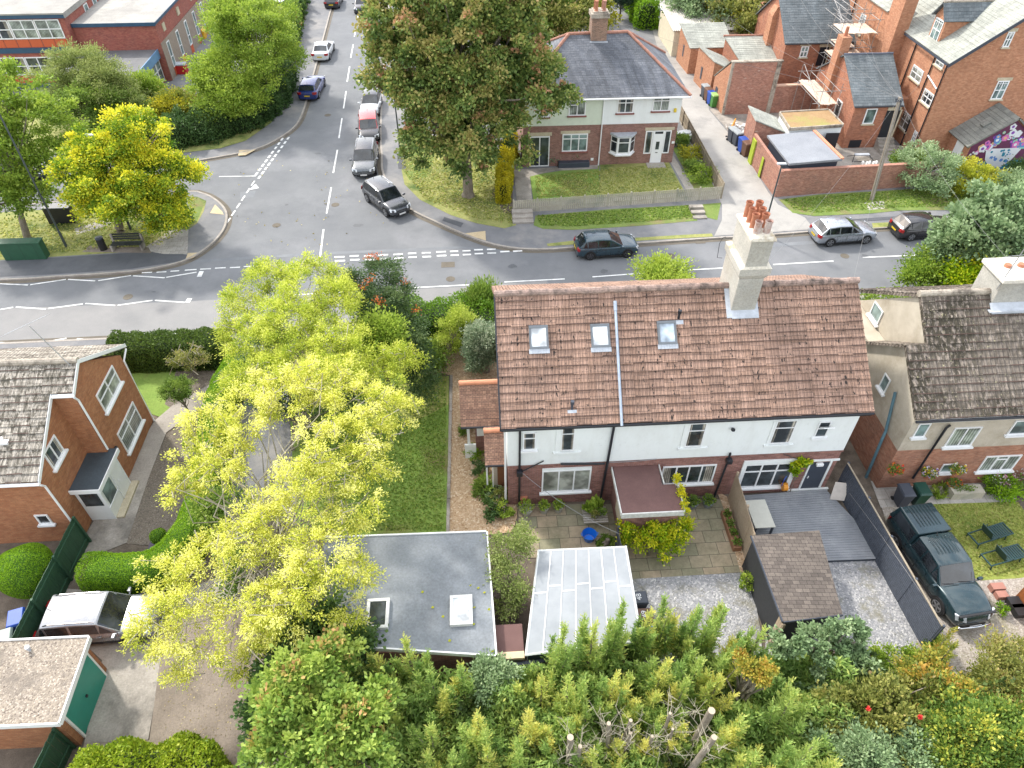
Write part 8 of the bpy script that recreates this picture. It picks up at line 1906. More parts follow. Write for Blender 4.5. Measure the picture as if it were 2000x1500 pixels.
# bottom right of the terrace
tbx = [(1812, 330, 1.4, 2.6, 1.6, lf_grey, 'blue-green bushy shrub at the end of the garden wall'), (1780, 322, 1.0, 1.2, .9, lf_green, 'low dark shrub by the terrace yard wall'), (1895, 350, .9, 2.4, 1.0, leafmat('leaf_yellowbush', [(0, (.12, .18, .01)), (.5, (.36, .40, .03)), (1, (.62, .58, .06))], .3), 'broad yellow-green bush below the mural'), (2010, 340, 1.0, 1.3, 1.0, lf_dark, 'dark green bush at the right edge below the mural'), (1985, 370, 1.0, 1.6, 1.1, lf_grey, 'pale grey bush at the right edge of the verge')]
for i, (x, y, z, r, rz, m, lb) in enumerate(tbx): simple('shrub', lb, x, y, z, r, rz, m, 60+i, leaf=.16, nb=110, per=110, br=.42, cat='shrub', rough=.15)
syc = crown_px([(1920, 470, 4.0, 2.2, 1.6), (1870, 490, 3.2, 1.5, 1.3), (1980, 440, 4.4, 2.2, 1.8), (1950, 400, 5.4, 1.6, 1.3), (1860, 455, 3.6, 1.2, 1.0), (1980, 510, 3.0, 2.0, 1.4), (1930, 440, 4.6, 1.8, 1.4), (1840, 510, 2.4, 1.1, .9)])
tree('sycamore_tree', 'grey-green sycamore at the right edge covering the black hatchback', (30.5, 36.0), syc, lf_grey, leaf=.24, nb=300, per=120, br=.55, flat=.55, trunk=.22, seed=66, forks=30, tint=.35, rough=.22, aspect=.85, droop=.15)
simple('shrub', 'bright yellow-green shrub in front of the sycamore', 1960, 540, 2.6, 2.0, 1.2, lf_hop, 67, nb=70, leaf=.2, cat='shrub', tint=.5)
simple('shrub', 'bright yellow-green sprigs between the sycamore and the tiled ridge', 1890, 545, 2.4, 1.2, 1.0, lf_hop, 68, nb=44, leaf=.2, cat='shrub', tint=.3)
simple('shrub', 'mid green shrub left of the sycamore over the road edge', 1810, 530, 2.0, 1.3, 1.0, lf_lime, 69, nb=60, leaf=.16, cat='shrub', tint=.3)
hedge('hedge', 'green hedge behind the brown ridge along the road', [(16.5, 32.2), (34, 32.8)], 1.8, 1.9, lf_lime, leaf=.13, dens=150, rough=.2, tint=.4)
simple('shrub', 'rounded lime shrub peeping above the ridge by the road', 1300, 545, 2.2, 1.5, .9, lf_lime, 70, nb=60, leaf=.16, cat='shrub', tint=.75)
# south garden hedges and shrubs
hedge('hedge', 'dense hedge behind the brick house along the near pavement', [(-20.3, 31.2), (-18, 31.2), (-16, 31.2), (-14.2, 31.2)], 2.0, 1.8, lf_privet, leaf=.11, dens=420, rough=.06, tint=.5)
hedge('hedge', 'vivid green hedge right of the rowan by the road', [(-6.5, 32.3), (-3.6, 32.3), (-1, 32.2), (1.2, 32.0)], 2.6, 2.6, leafmat('leaf_hedge2', [(0, (.06, .14, .01)), (.5, (.15, .29, .02)), (1, (.27, .44, .04))], .35), leaf=.11, dens=230, rough=.10, tint=.5)
simple('shrub', 'spiky bamboo-like green shrub behind the roof corner', 945, 600, 1.6, 1.1, 1.3, lf_green, 71, nb=70, leaf=.3, aspect=.2, cat='shrub', tipup=.9)
tree('golden_shrub', 'airy golden-yellow shrub beside the gravel path', (-1.9, 29.6), crown_px([(890, 640, 2.2, .9, 1.2), (900, 620, 2.8, .7, .8), (880, 665, 1.4, .8, .8)]), leafmat('leaf_goldshrub', [(0, (.20, .30, .03)), (.5, (.40, .50, .06)), (1, (.60, .66, .14))], .4), leaf=.10, nb=130, per=60, br=.28, trunk=.05, seed=72, aspect=.5)
simple('shrub', 'silvery variegated shrub against the left end of the brown roof', 948, 680, 1.8, 1.1, 1.4, lf_var, 73, nb=130, leaf=.12, br=.35, cat='shrub')
simple('shrub', 'green leafy tree at the head of the lawn under the rowan', 835, 700, 1.0, .8, .9, lf_green, 74, nb=40, leaf=.13, cat='shrub')
simple('shrub', 'bright green young tree between the rowan and the lime-yellow tree', 745, 660, 5.0, .9, 1.1, lf_lime, 75, nb=70, leaf=.14, base=tuple(P(760, 760, .1))[:2])
# clipped hedge of the brick house: an L
hp = smoothpath([(*tuple(P(462, 700, 1.5))[:2], 0), (-13.5, 26.5, 0), (-12.95, 22.8, 0), (-12.75, 20.5, 0), (-12.85, 18.6, 0), (-13.5, 17.15, 0), (-14.8, 16.85, 0), (-16.6, 16.95, 0)], 3)
hp = [(v.x, v.y) for v in hp]
hedge('clipped_hedge', 'smooth bright green L-shaped clipped hedge round the mulch bed', hp, 1.45, 1.75, lf_hedge, leaf=.055, dens=900, rough=.025, tint=.5, top_tint=.45, base_mat=plain('hedge_core_green', (.05, .12, .008), .95, var=.2, scale=6))
def topiary(label, c, r, rz, n, mat, leaf=.05, group=None):
    o = thing('topiary_ball', label, 'topiary', (c[0], c[1], .1), 0, group); rg = np.random.RandomState(int(r*100)); d = rg.normal(size=(n, 3)); d /= np.linalg.norm(d, axis=1, keepdims=True); d = d[d[:, 2] > -.75]
    zc = c[2]; bump = 1+.03*np.sin(d[:, 0]*5)+.03*np.sin(d[:, 1]*6+1)
    C = d*np.array([r, r, rz])*bump[:, None]; C[:, 2] += zc-.1
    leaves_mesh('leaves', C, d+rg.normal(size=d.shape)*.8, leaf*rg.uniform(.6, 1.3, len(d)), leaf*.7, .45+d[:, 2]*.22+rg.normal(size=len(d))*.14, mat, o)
    mb = MB(); K = 14
    for i in range(10):
        for j in range(K):
            def pt(a, b): th = math.pi*a/10; f = 2*math.pi*b/K; return (math.sin(th)*math.cos(f)*r*.95, math.sin(th)*math.sin(f)*r*.95, zc-.1+math.cos(th)*rz*.95)
            mb.poly([pt(i, j), pt(i+1, j), pt(i+1, j+1), pt(i, j+1)])
    mb.build('core', MC['hedge_core_green'], o, local=True, uvs=False); MB().cyl((0, 0, 0), .08, max(.1, zc-rz), 8).build('trunk', m_bark, o, local=True, uvs=False); return o
topiary('big bright green ball topiary left of the green fence', (-18.95, 17.0, 1.3), 1.08, 1.12, 16000, lf_hedge, .055)
for lb, x, y in (('small box ball in a white pot near the bend of the clipped hedge', 310, 1048), ('small box ball in a white pot half under the golden branches', 372, 868)):
    c = P(x, y, .6); o = topiary(lb, (c.x, c.y, .62), .36, .36, 2200, lf_hedge, .04); MB().tube([(0, 0, 0), (0, 0, .4), (0, 0, .42)], [.24, .34, .34], 16).build('pot', m_white, o, local=True); MB().box(-.55, .5, -.45, .4, .001, .03).build('tile_base', plain('purple_tile', (.10, .08, .12), .6), o, local=True)
tree('small_tree', 'little multi-stemmed round-topped tree beside the garden path', tuple(P(372, 812, .1))[:2], [(tuple(P(345, 760, 1.9)), (.7, .7, .45))], lf_green, leaf=.08, nb=70, per=110, br=.2, trunk=.06, seed=77, forks=20)
tree('small_tree', 'sparse small tree with bare twigs in front of the long hedge', tuple(P(385, 730, .1))[:2], [(tuple(P(375, 700, 1.8)), (.9, .7, .6)), (tuple(P(350, 705, 1.6)), (.5, .5, .4))], lf_olive, leaf=.09, nb=50, per=50, br=.25, trunk=.06, seed=78, bare=40, bark=m_barkpale)
# borders by the house
for i, (x, y, r, h, m, lb, lf_) in enumerate([(926, 893, .42, .6, lf_hedge, 'bright green mound on the gravel by the small porch', .08), (938, 925, .4, .7, lf_dark, 'dark climber by the small porch', .1), (912, 845, .4, .5, lf_green, 'green plants under the big porch', .1), (948, 965, .5, .7, lf_green, 'strappy striped plant on the gravel path', .3), (968, 975, .45, .7, lf_grey, 'blue-grey shrub beside the striped plant', .1), (965, 1000, .5, .6, lf_dark, 'dark leafy pot plant cluster on the gravel', .14), (985, 1008, .4, .6, lf_lime, 'yellow-flowered plant at the corner of the house', .12), (975, 985, .4, .9, lf_olive, 'bronze plant in the border by the corner', .12)]):
    shrub('border_plant', lb, xy(x, y), r, h, m, leaf=lf_, nb=16, per=60, seed=80+i, aspect=.25 if lf_ > .2 else .6, cat='plant')
tree('small_tree', 'loose pale green shrub tree between the grey garage and the plastic roof', (1.05, 14.4), crown_px([(1000, 1070, 2.8, .8, .8), (985, 1120, 2.4, .6, .7), (1010, 1155, 2.2, .45, .5), (1020, 1040, 2.4, .45, .5), (990, 1180, 1.6, .5, .5), (960, 1085, 2.6, .3, .5)]), leafmat('leaf_pale', [(0, (.12, .18, .04)), (.5, (.27, .34, .09)), (1, (.46, .50, .20))], .35), leaf=.10, nb=110, per=70, br=.26, trunk=.06, seed=90)
hopc = crown_px([(1280, 1040, 1.5, .55, .5), (1325, 1030, 1.4, .5, .5), (1240, 1050, 1.2, .5, .5), (1300, 1062, 1.0, .6, .5), (1225, 1035, 1.3, .3, .4)])
tree('golden_climber', 'golden hop spilling over below the maroon flat roof', (7.0, 16.9), hopc, lf_hop, leaf=.12, nb=90, per=80, br=.24, trunk=.05, seed=91, tint=.5, tspread=.3)
tree('golden_climber', 'strand of yellow leaves hanging over the right edge of the maroon roof', (8.5, 18.3), [((8.35, 18.9, 2.7), (.15, .25, .12)), ((8.42, 18.3, 2.65), (.12, .4, .12)), ((8.4, 17.7, 2.5), (.12, .4, .15))], lf_hop, leaf=.10, nb=26, per=40, br=.12, trunk=.02, seed=92, tint=.8)
tree('golden_climber', 'lime vine beside the dark back door above the deck', (14.3, 19.8), [(tuple(V(1566, 905, 19.8)), (.35, .08, .3)), (tuple(V(1552, 922, 19.8)), (.2, .08, .3))], lf_hop, leaf=.16, nb=24, per=30, br=.15, trunk=.02, seed=93, tint=.4)
pm_g = plain('grey_pot', (.22, .24, .26), .7); pm_s = plain('stone_pot', (.36, .35, .30), .9)
pot(1062, 1000, .22, .38, pm_s, 'stone pot, left of two on the patio', lf_lime, .35); pot(1090, 998, .22, .38, pm_s, 'stone pot, right of two on the patio', lf_lime, .3)
pot(1027, 1003, .3, .4, pm_s, 'bowl of bright green plants at the corner drainpipe', lf_lime, .4)
pot(1351, 990, .25, .35, pm_g, 'grey pot with green plant, nearer the maroon roof', lf_green, .3); pot(1381, 988, .25, .35, pm_g, 'grey pot with green plant, nearer the timber fence', lf_green, .3)
pot(1022, 985, .18, .6, m_terracotta, 'tall terracotta pot at the house corner'); pot(985, 960, .14, .3, m_terracotta, 'small terracotta pot by the side door')
o = thing('plant_bench', 'white slatted bench crowded with plants on the patio', 'bench', tuple(P(1160, 1018, .12)))
mb = MB()
for i in range(7): mb.box(-.55, .55, -.45+i*.13, -.36+i*.13, .5, .53)
mb.build('tabletop', m_conc, o, local=True)
for sx in (-.5, .5): MB().tube([(sx, -.4, .5), (sx*.8, -.1, .02)], .02, 5).build('leg', m_darkgrey, o, local=True)
for i, (dx, dy, r, m, lb, lfz) in enumerate([(-.25, .2, .3, lf_lime, 'lime strappy plant on the white bench', .28), (.1, .35, .32, lf_lime, 'large rosette plant at the back of the white bench', .3), (.3, -.1, .22, lf_green, 'green plant at the right end of the white bench', .12), (-.05, -.2, .2, lf_olive, 'olive plant at the front of the white bench', .12)]):
    b = P(1160, 1018, .12); o = thing('pot_plant', lb, 'plant', (b.x+dx, b.y+dy, .65)); MB().tube([(0, 0, 0), (0, 0, .18)], [.09, .12], 12).build('pot', m_conc, o, local=True); leafball('leaves', o, (0, 0, .3), (r, r, .2), m, 110, lfz, .5, i, 1.0)
o = thing('planter_box', 'long timber trough of green plants against the timber fence', 'planter', tuple(P(1426, 1040, .12))); MB().box(-.18, .18, -1.0, 1.0, 0, .3).build('box', plain('trough_wood', (.26, .13, .07), .8), o, local=True); 
for i in range(4): leafball('plant', o, (0, -.75+i*.5, .42), (.2, .24, .16), lf_green, 120, .1, .4, i)
shrub('shrub', 'weedy green tuft at the end of the timber fence', xy(1457, 1145), .35, .8, lf_lime, leaf=.1, nb=20, per=50, seed=95)
simple('shrub', 'fern-like clump by the dark fence on the patio', 1185, 1065, .25, .35, .2, lf_green, 96, nb=24, leaf=.12, br=.15, cat='plant')
# flowers of the right garden
fl_r = leafmat('petal_pink', [(0, (.62, .22, .34)), (1, (.78, .50, .60))], .2); fl_w = leafmat('petal_white', [(0, (.62, .60, .56)), (1, (.80, .78, .76))], .2); fl_o = leafmat('petal_orange', [(0, (.55, .10, .02)), (1, (.70, .28, .03))], .2); fl_y = leafmat('petal_yellow', [(0, (.70, .50, .02)), (1, (.78, .62, .05))], .2); fl_p = leafmat('petal_purple', [(0, (.22, .12, .45)), (1, (.48, .40, .68))], .2); fl_red = leafmat('petal_red', [(0, (.65, .03, .03)), (1, (.75, .10, .08))], .2)
def flowers(o, c, r, mats, n=40, s=.09):
    rg = np.random.RandomState(int(abs(c[0]*10+c[1]*7)) % 1000)
    for m in mats: p, d = blob_points(rg, n, .35); leaves_mesh('flowers', np.array(c)+p*np.array(r)+np.array([0, 0, r[2]*.3]), d+np.array([0, -.4, .8]), s, s, rg.uniform(size=n), m, o)['kind'] = 'stuff'
for i, (x, y, z, mats, lb) in enumerate([(1815, 925, 1.0, (fl_p, fl_w, fl_y), 'basket of mauve and yellow flowers under the small window'), (1870, 918, 1.2, (fl_y, fl_w), 'tall white and orange flowers in a pot beside the drainpipe window'), (1748, 918, 1.1, (fl_red, fl_o), 'red-flowered hanging pot on the brick wall'), (1862, 945, .5, (fl_o,), 'orange flowers in the trough')]):
    p = P(x, y, z); p = Vector((p.x, min(p.y, 19.5), 0)); q = V(x, y, p.y); o = thing('flower_pot', lb, 'flowers', (q.x, q.y, max(.1, q.z-.35))); MB().tube([(0, 0, 0), (0, 0, .25)], [.12, .2], 14).build('pot', m_terracotta, o, local=True); leafball('leaves', o, (0, 0, .38), (.38, .3, .25), lf_green, 160, .12, .4, i); flowers(o, (0, -.02, .42), (.38, .3, .24), mats, 26, .10)
for i, (x, y, lb, m) in enumerate([(1828, 968, 'spiky strap-leaved plant beside the dark green bin', lf_lime), (1848, 966, 'smaller strap-leaved plant by the trough', lf_lime)]): shrub('border_plant', lb, xy(x, y), .32, .4, m, leaf=.3, nb=10, per=22, seed=100+i, aspect=.16, cat='plant', tipup=1.0)
o = thing('planter_box', 'weathered grey wooden trough below the flower pots', 'planter', tuple(P(1880, 968, .1))); MB().box(-.75, .75, -.25, .25, 0, .5).build('box', m_wood_pale, o, local=True); leafball('plant', o, (-.1, 0, .55), (.6, .2, .15), lf_green, 160, .1, .5)
shrub('shrub', 'bright green leafy shrub at the back right of the lawn', xy(1948, 965), .75, .9, lf_hedge, leaf=.12, nb=30, per=70, seed=104)
for i, (x, y, lb) in enumerate([(1935, 955, 'small pink-flowered clump by the bright green shrub'), (1990, 950, 'pink hydrangeas at the right edge')]):
    o = shrub('hydrangea', lb, xy(x, y), .5+i*.4, .8+i*.3, lf_green, leaf=.12, nb=20, per=60, seed=106+i); flowers(o, (0, -.1, .5+i*.3), (.5+i*.5, .4, .35), (fl_r, fl_w), 60, .10)
# loungers
def lounger(label, c, ang):
    o = thing('sun_lounger', label, 'sun lounger', (c.x, c.y, .12), ang, 'green plastic sun loungers'); m_ = plain('lounger_green', (.018, .055, .06), .45, var=.1)
    f = MB(); 
    for sy in (-1, 1): f.obox((0, sy*.30, .32), (.95, 0, 0), (0, .028, 0), (0, 0, .03))
    f.obox((.95, 0, .32), (.03, 0, 0), (0, .33, 0), (0, 0, .03)); f.obox((-.95, 0, .32), (.03, 0, 0), (0, .33, 0), (0, 0, .03)); f.build('frame', m_, o, local=True, bevel=.01)
    f = MB()
    for i in range(9): f.obox((-.12+i*.115, 0, .345), (.04, 0, 0), (0, .27, 0), (0, 0, .012))
    f.build('seat', m_, o, local=True)
    f = MB()
    for i in range(5): f.obox((-.25-.25*.5, -.24+i*.12, .62), (.24, 0, -.0), (0, .05, 0), (0, 0, .01))
    f = MB(); f.obox((-.33, 0, .60), (-.13, 0, .30), (0, .29, 0), (.012, 0, .006)); f.build('backrest', m_, o, local=True, bevel=.01)
    for sx in (-.9, .6):
        for sy in (-1, 1): MB().tube([(sx, sy*.3, .32), (sx+.04, sy*.33, 0)], .03, 6).build('leg', m_, o, local=True)
    for sy in (-1, 1): MB().tube([(-.3, sy*.32, .52), (.05, sy*.34, .52), (.12, sy*.33, .34)], .02, 6).build('armrest', m_, o, local=True)
lounger('dark green sun lounger farther from the viewer on the right-hand lawn', P(1928, 1050, .12), R(14)); lounger('dark green sun lounger nearer the viewer on the right-hand lawn', P(1955, 1092, .12), R(12))
# timber and planters bottom right
o = thing('garden_store', 'rusty brown shed corner at the right edge', 'shed', (22.4, 13.0, .1)); MB().prism([(21.75, 13.9), (24, 14.0), (24, 11.0), (22.0, 11.2)], .1, 1.7).build('wall', plain('rust', (.26, .085, .02), .8, var=.4, scale=5), o)
for i, (x, y, lb) in enumerate([(1975, 1185, 'black square planter nearest the rusty shed'), (1985, 1200, 'black planter with a pale rim in front of the other')]):
    MB_o = thing('planter', lb, 'planter', tuple(P(x, y, .12))); MB().hexa([(-.18, -.18, 0), (.18, -.18, 0), (.18, .18, 0), (-.18, .18, 0)], [(-.25, -.25, .4), (.25, -.25, .4), (.25, .25, .4), (-.25, .25, .4)]).build('pot', m_trim, MB_o, local=True)
tag(MB().box(20.95, 21.5, 14.2, 14.5, .1, .42).box(21.0, 21.45, 13.85, 14.15, .1, .38).build('brick_stack', plain('brick_pink', (.36, .17, .13), .8)), 'short stack of reddish blocks by the rusty shed', 'bricks')
shrub('plant_pot_shrub', 'small bright green potted plant near the rusty shed', (20.85, 13.4), .28, .5, lf_hedge, leaf=.08, nb=12, per=50, seed=112, cat='plant')
wire((1.6, 19.8, 2.7), (5.5, 16.9, 1.9), .35, 'string of small lights across the patio', .014)
wire((5.4, 19.9, 2.95), (7.6, 19.9, 3.0), .05, 'pale cable along the wall above the maroon roof', .02)
wire((16.6, 19.0, 1.0), (16.95, 12.1, 2.0), -.1, 'pale cable strung along the slatted fence', .012)
sp_ = tag(MB().tube([(5.58, 15.8, .1), (5.58, 15.8, 2.0)], .05, 8).build('post', m_darkgrey), 'dark post holding the string of lights', 'post')

# ------------------------------------------------------------------ the conifer belt at the bottom
CONI = 'lopped cypress trees along the bottom of the photo'
cp = [(700, 1300, 3.6, .7, .4), (745, 1290, 4.0, .65, .45), (800, 1260, 5.0, .75, .35), (770, 1350, 4.2, .8, .5), (850, 1330, 4.4, .8, .5), (900, 1320, 4.2, .75, .55), (940, 1400, 4.4, .8, .6), (1010, 1345, 3.2, .6, .5), (1040, 1400, 4.4, .9, .55),
      (1090, 1240, 5.0, .7, .4), (1120, 1330, 4.6, .8, .55), (1160, 1220, 5.2, .7, .4), (1210, 1200, 5.4, .55, .5), (1200, 1320, 4.6, .8, .6), (1265, 1200, 4.6, .55, .4), (1310, 1190, 4.6, .6, .5), (1290, 1290, 4.8, .8, .6), (1360, 1190, 5.0, .6, .4), (1370, 1290, 4.4, .8, .55),
      (1410, 1190, 4.8, .6, .5), (1440, 1250, 4.6, .75, .55), (1400, 1340, 4.2, .7, .6), (1480, 1230, 4.4, .65, .45), (1110, 1430, 3.6, .9, .6), (1200, 1450, 3.4, .9, .7), (1290, 1440, 3.4, .9, .65), (960, 1480, 3.6, .9, .5), (1020, 1470, 3.6, .8, .6), (1370, 1460, 3.2, .8, .6),
      (1460, 1400, 4.6, .9, .55), (1480, 1480, 4.4, .9, .6), (1560, 1370, 4.6, .9, .5), (1600, 1450, 4.6, 1.0, .45), (1550, 1490, 4.0, .9, .5), (840, 1440, 3.8, .9, .55), (640, 1290, 3.0, .5, .3), (1155, 1395, 3.7, .7, .65), (1212, 1372, 3.9, .7, .6), (1262, 1465, 3.4, .7, .7), (1342, 1425, 3.7, .7, .7), (1332, 1345, 4.2, .7, .55), (1160, 1488, 3.3, .8, .6), (1435, 1440, 4.0, .8, .6), (1290, 1400, 3.5, .6, .75), (1075, 1470, 3.4, .8, .6), (890, 1490, 3.6, .8, .6), (1060, 1340, 3.6, .7, .6), (1240, 1370, 3.8, .7, .65)]
words = ['slender', 'bushy', 'pointed', 'ragged', 'yellow-tinged', 'leaning', 'feathery', 'short']
rr = random.Random(77)
where = lambda x, y: ('over the grey garage edge' if x < 960 and y < 1350 else 'between the garages and the plastic roof' if x < 1060 and y < 1380 else 'in front of the plastic roof' if x < 1250 and y < 1300 else 'against the grey gravel' if x < 1500 and y < 1300 else 'at the bottom edge, left of the cut stumps' if x < 1050 else 'among the cut stumps' if x < 1420 else 'right of the cut stumps')
cp.sort()
for i, (x, y, h, r, tt) in enumerate(cp):
    # the pixel marks the tip: stand the tree under it
    t = P(x, y-8, h)
    r *= 1.0
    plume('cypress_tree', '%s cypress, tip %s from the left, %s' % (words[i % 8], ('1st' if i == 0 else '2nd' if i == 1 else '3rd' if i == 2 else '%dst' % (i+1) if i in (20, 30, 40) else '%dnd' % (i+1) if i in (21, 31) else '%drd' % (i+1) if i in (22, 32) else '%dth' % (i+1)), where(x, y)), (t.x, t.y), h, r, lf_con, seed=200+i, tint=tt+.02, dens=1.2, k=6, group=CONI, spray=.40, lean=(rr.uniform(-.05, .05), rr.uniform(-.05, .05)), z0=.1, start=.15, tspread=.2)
rg = np.random.RandomState(66); n = 150000; X = rg.uniform(-3.5, 12.5, n); Y = rg.uniform(5.2, 11.2, n); Z = 1.2+rg.uniform(0, 1, n)*(1.25+.75*np.sin(X*2.1+Y)*np.sin(Y*2.3))
D_ = rg.normal(size=(n, 3))*.6+np.array([0, 0, .9]); o = leaves_mesh('cypress_foliage', np.stack([X, Y, Z], 1), D_, .26*rg.uniform(.6, 1.3, n), .075, .42+.22*np.sin(X*3.1)*np.sin(Y*2.7+1)+rg.normal(size=n)*.16, lf_con); o['kind'] = 'stuff'; tag(o, 'tangled feathery cypress growth filling the belt between the trees', 'foliage')
# cut trunks with bare branches
STP = 'sawn-off trunks among the cypresses'
for i, (x, y, h, r, lb) in enumerate([(1114, 1440, 4.0, .17, 'thick sawn trunk at the left of the stumps'), (1133, 1458, 3.7, .11, 'thinner sawn trunk touching the thick left one'), (1189, 1413, 4.2, .11, 'straight sawn trunk with bare side twigs, second from the left'), (1232, 1407, 4.4, .09, 'slim sawn trunk in the middle with long bare shoots'), (1232, 1432, 4.0, .08, 'small sawn trunk just below the slim middle one'), (1274, 1438, 3.8, .08, 'small sawn stump right of the middle pair'), (1309, 1393, 4.4, .08, 'sawn stem under the yellow spray'), (1314, 1424, 4.0, .07, 'low sawn stem below the yellow spray'), (1390, 1388, 5.0, .18, 'stout sawn trunk with a big pale cut at the right'), (1395, 1440, 4.8, .15, 'long leaning sawn trunk at the right bottom')]):
    tp_ = P(x, y, h); r *= .62; rgs = random.Random(i+300); lean = Vector((-.8 if i == 9 else rgs.uniform(-.25, .25), rgs.uniform(-.3, .1), 0))
    b = Vector((tp_.x, tp_.y, .1))+lean; o = thing('tree_stump', lb, 'stump', tuple(b), 0, STP); T_ = tp_-b
    MB().tube([(0, 0, 0), tuple(T_*.5+Vector((.04, 0, 0))), tuple(T_)], [r*1.35, r*1.12, r], 12, cap=False).build('trunk', m_bark, o, local=True)
    cpm = MB(); cpm.tube([tuple(T_*.995), tuple(T_+Vector((0, 0, .012)))], [r*.98, r*.97], 14); cpm.build('cut_face', m_cut, o, local=True)
    mb = MB()
    for k in range(13):
        z = rgs.uniform(.35, .96); a = rgs.uniform(0, 6.28); s = T_*z; Lb = rgs.uniform(.3, 1.0); d = Vector((math.cos(a), math.sin(a), rgs.uniform(.1, .7))).normalized()
        m1 = s+d*Lb*.5+Vector((0, 0, .05)); e = s+d*Lb+Vector((rgs.uniform(-.2, .2), rgs.uniform(-.2, .2), .1)); mb.tube([tuple(s), tuple(m1), tuple(e)], [.014, .010, .004], 4, cap=False)
        for q in range(3): t_ = rgs.uniform(.3, .9); w0 = s.lerp(e, t_); mb.tube([tuple(w0), tuple(w0+Vector((rgs.uniform(-.4, .4), rgs.uniform(-.4, .4), rgs.uniform(-.1, .3))))], [.009, .003], 4, cap=False)
    mb.build('branches', m_barkpale, o, local=True, uvs=False)
# a dark undergrowth under the belt
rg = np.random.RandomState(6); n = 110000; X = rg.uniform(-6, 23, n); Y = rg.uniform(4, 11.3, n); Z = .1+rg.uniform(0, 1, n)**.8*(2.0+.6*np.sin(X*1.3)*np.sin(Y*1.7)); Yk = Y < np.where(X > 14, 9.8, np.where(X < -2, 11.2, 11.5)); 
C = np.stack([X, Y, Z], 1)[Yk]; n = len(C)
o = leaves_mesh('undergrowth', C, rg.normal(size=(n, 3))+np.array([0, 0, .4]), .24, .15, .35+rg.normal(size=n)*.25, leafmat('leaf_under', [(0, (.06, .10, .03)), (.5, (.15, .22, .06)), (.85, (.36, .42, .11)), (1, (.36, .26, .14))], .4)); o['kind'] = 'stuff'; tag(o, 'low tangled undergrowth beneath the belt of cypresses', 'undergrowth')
# sycamore with orange tips, bottom left of the belt
sy = crown_px([(600, 1320, 4.6, 1.1, .9), (660, 1290, 4.2, .6, .7), (560, 1400, 4.4, 1.0, .9), (640, 1400, 4.6, 1.1, .9), (540, 1370, 4.2, .7, .7), (700, 1410, 4.4, .8, .8), (580, 1470, 4.0, 1.1, .9), (680, 1480, 3.8, 1.0, .9), (510, 1470, 3.6, .6, .8), (740, 1360, 4.2, .5, .6)])
tree('sycamore_tree', 'leafy green sycamore with orange new tips at the bottom left of the belt', (-6.0, 8.2), sy, lf_syc, leaf=.16, nb=270, per=85, br=.32, flat=.6, trunk=.15, seed=400, aspect=.85, tint=.5, tspread=.28, tops=.07, rough=.45)
tree('dark_shrub', 'dark ivy-green foliage at the left end of the belt beside the bare earth', (-7.4, 10.2), crown_px([(620, 1240, 2.6, 1.2, 1.1), (690, 1250, 2.8, .6, .8), (560, 1300, 2.4, .9, 1.1), (520, 1400, 2.2, .6, 1.1), (640, 1330, 2.4, 1.0, 1.0)]), lf_dark, leaf=.17, nb=150, per=110, br=.42, trunk=.1, seed=401, aspect=.85, tint=.55)
hedge('hedge', 'bright yellow-green bushy hedge along the bottom left edge', [(-14.2, 8.0), (-12.4, 8.9), (-10.6, 8.9), (-9.4, 8.0)], 2.3, 2.1, leafmat('leaf_limehedge', [(0, (.10, .18, .01)), (.5, (.26, .36, .02)), (1, (.48, .52, .05))], .35), leaf=.11, dens=650, rough=.16, tint=.5)
hedge('hedge', 'grey-green fern-like hedge at the very bottom left corner', [(-16.5, 7.0), (-13.5, 7.2), (-10, 6.8)], 1.6, 1.9, lf_con, leaf=.2, dens=300, rough=.3, tint=.6)
# right end of the belt
simple('broadleaf_tree', 'blue-green leafy fig-like tree in front of the black shed', 1610, 1260, 2.6, .8, .6, lf_grey, 410, nb=62, leaf=.16, br=.22, extra=((1660, 1240, 2.8, .55, .5), (1540, 1250, 2.8, .6, .6), (1680, 1290, 2.2, .6, .5), (1600, 1330, 1.8, .9, .6), (1645, 1220, 3.2, .25, .2)), tint=.35, aspect=.7)
simple('shrub', 'yellow and orange leaved maple sapling right of the stumps', 1470, 1310, 4.2, .4, .3, lf_autumn, 411, nb=18, leaf=.12, br=.2, extra=((1450, 1300, 4.2, .3, .3), (1500, 1320, 4.2, .4, .4)), cat='tree', tint=.6)
ro_ = simple('rose_bush', 'dark green rose bush with two coral red blooms', 1720, 1420, 2.4, 1.5, 1.0, lf_olive, 412, nb=140, leaf=.14, br=.34, extra=((1690, 1380, 2.4, .7, .6), (1790, 1360, 2.0, .8, .6)), cat='shrub', tint=.35)
rb = ro_.location
for (x, y) in ((1696, 1384), (1797, 1400)):
    q = P(x, y, 3.3)-rb; rg2 = np.random.RandomState(x); p_, d_ = blob_points(rg2, 60, .5); leaves_mesh('rose', np.array(q)+p_*.07, d_, .07, .07, rg2.uniform(size=60), fl_red, ro_)
plume('larch_like_conifer', 'amber tinted young conifer right of the rose bush', (P(1862, 1262, 2.8).x, P(1862, 1262, 2.8).y), 2.8, .95, lf_autumn, seed=413, dens=1.2, tint=.5, spray=.36, start=.1, tspread=.25)
simple('shrub', 'amber and green shrub below the amber conifer', 1830, 1360, 2.0, 1.1, .8, lf_autumn, 414, nb=90, leaf=.13, br=.3, cat='shrub', tint=.35, tspread=.3)
simple('shrub', 'dry brownish-green bush at the right edge of the gravel', 1985, 1370, 1.6, 1.6, 1.1, lf_olive, 415, nb=230, leaf=.11, br=.32, extra=((1930, 1400, 1.6, 1.1, .9), (1925, 1330, .7, .6, .4), (2000, 1290, .9, .7, .5)), cat='shrub', tint=.55)
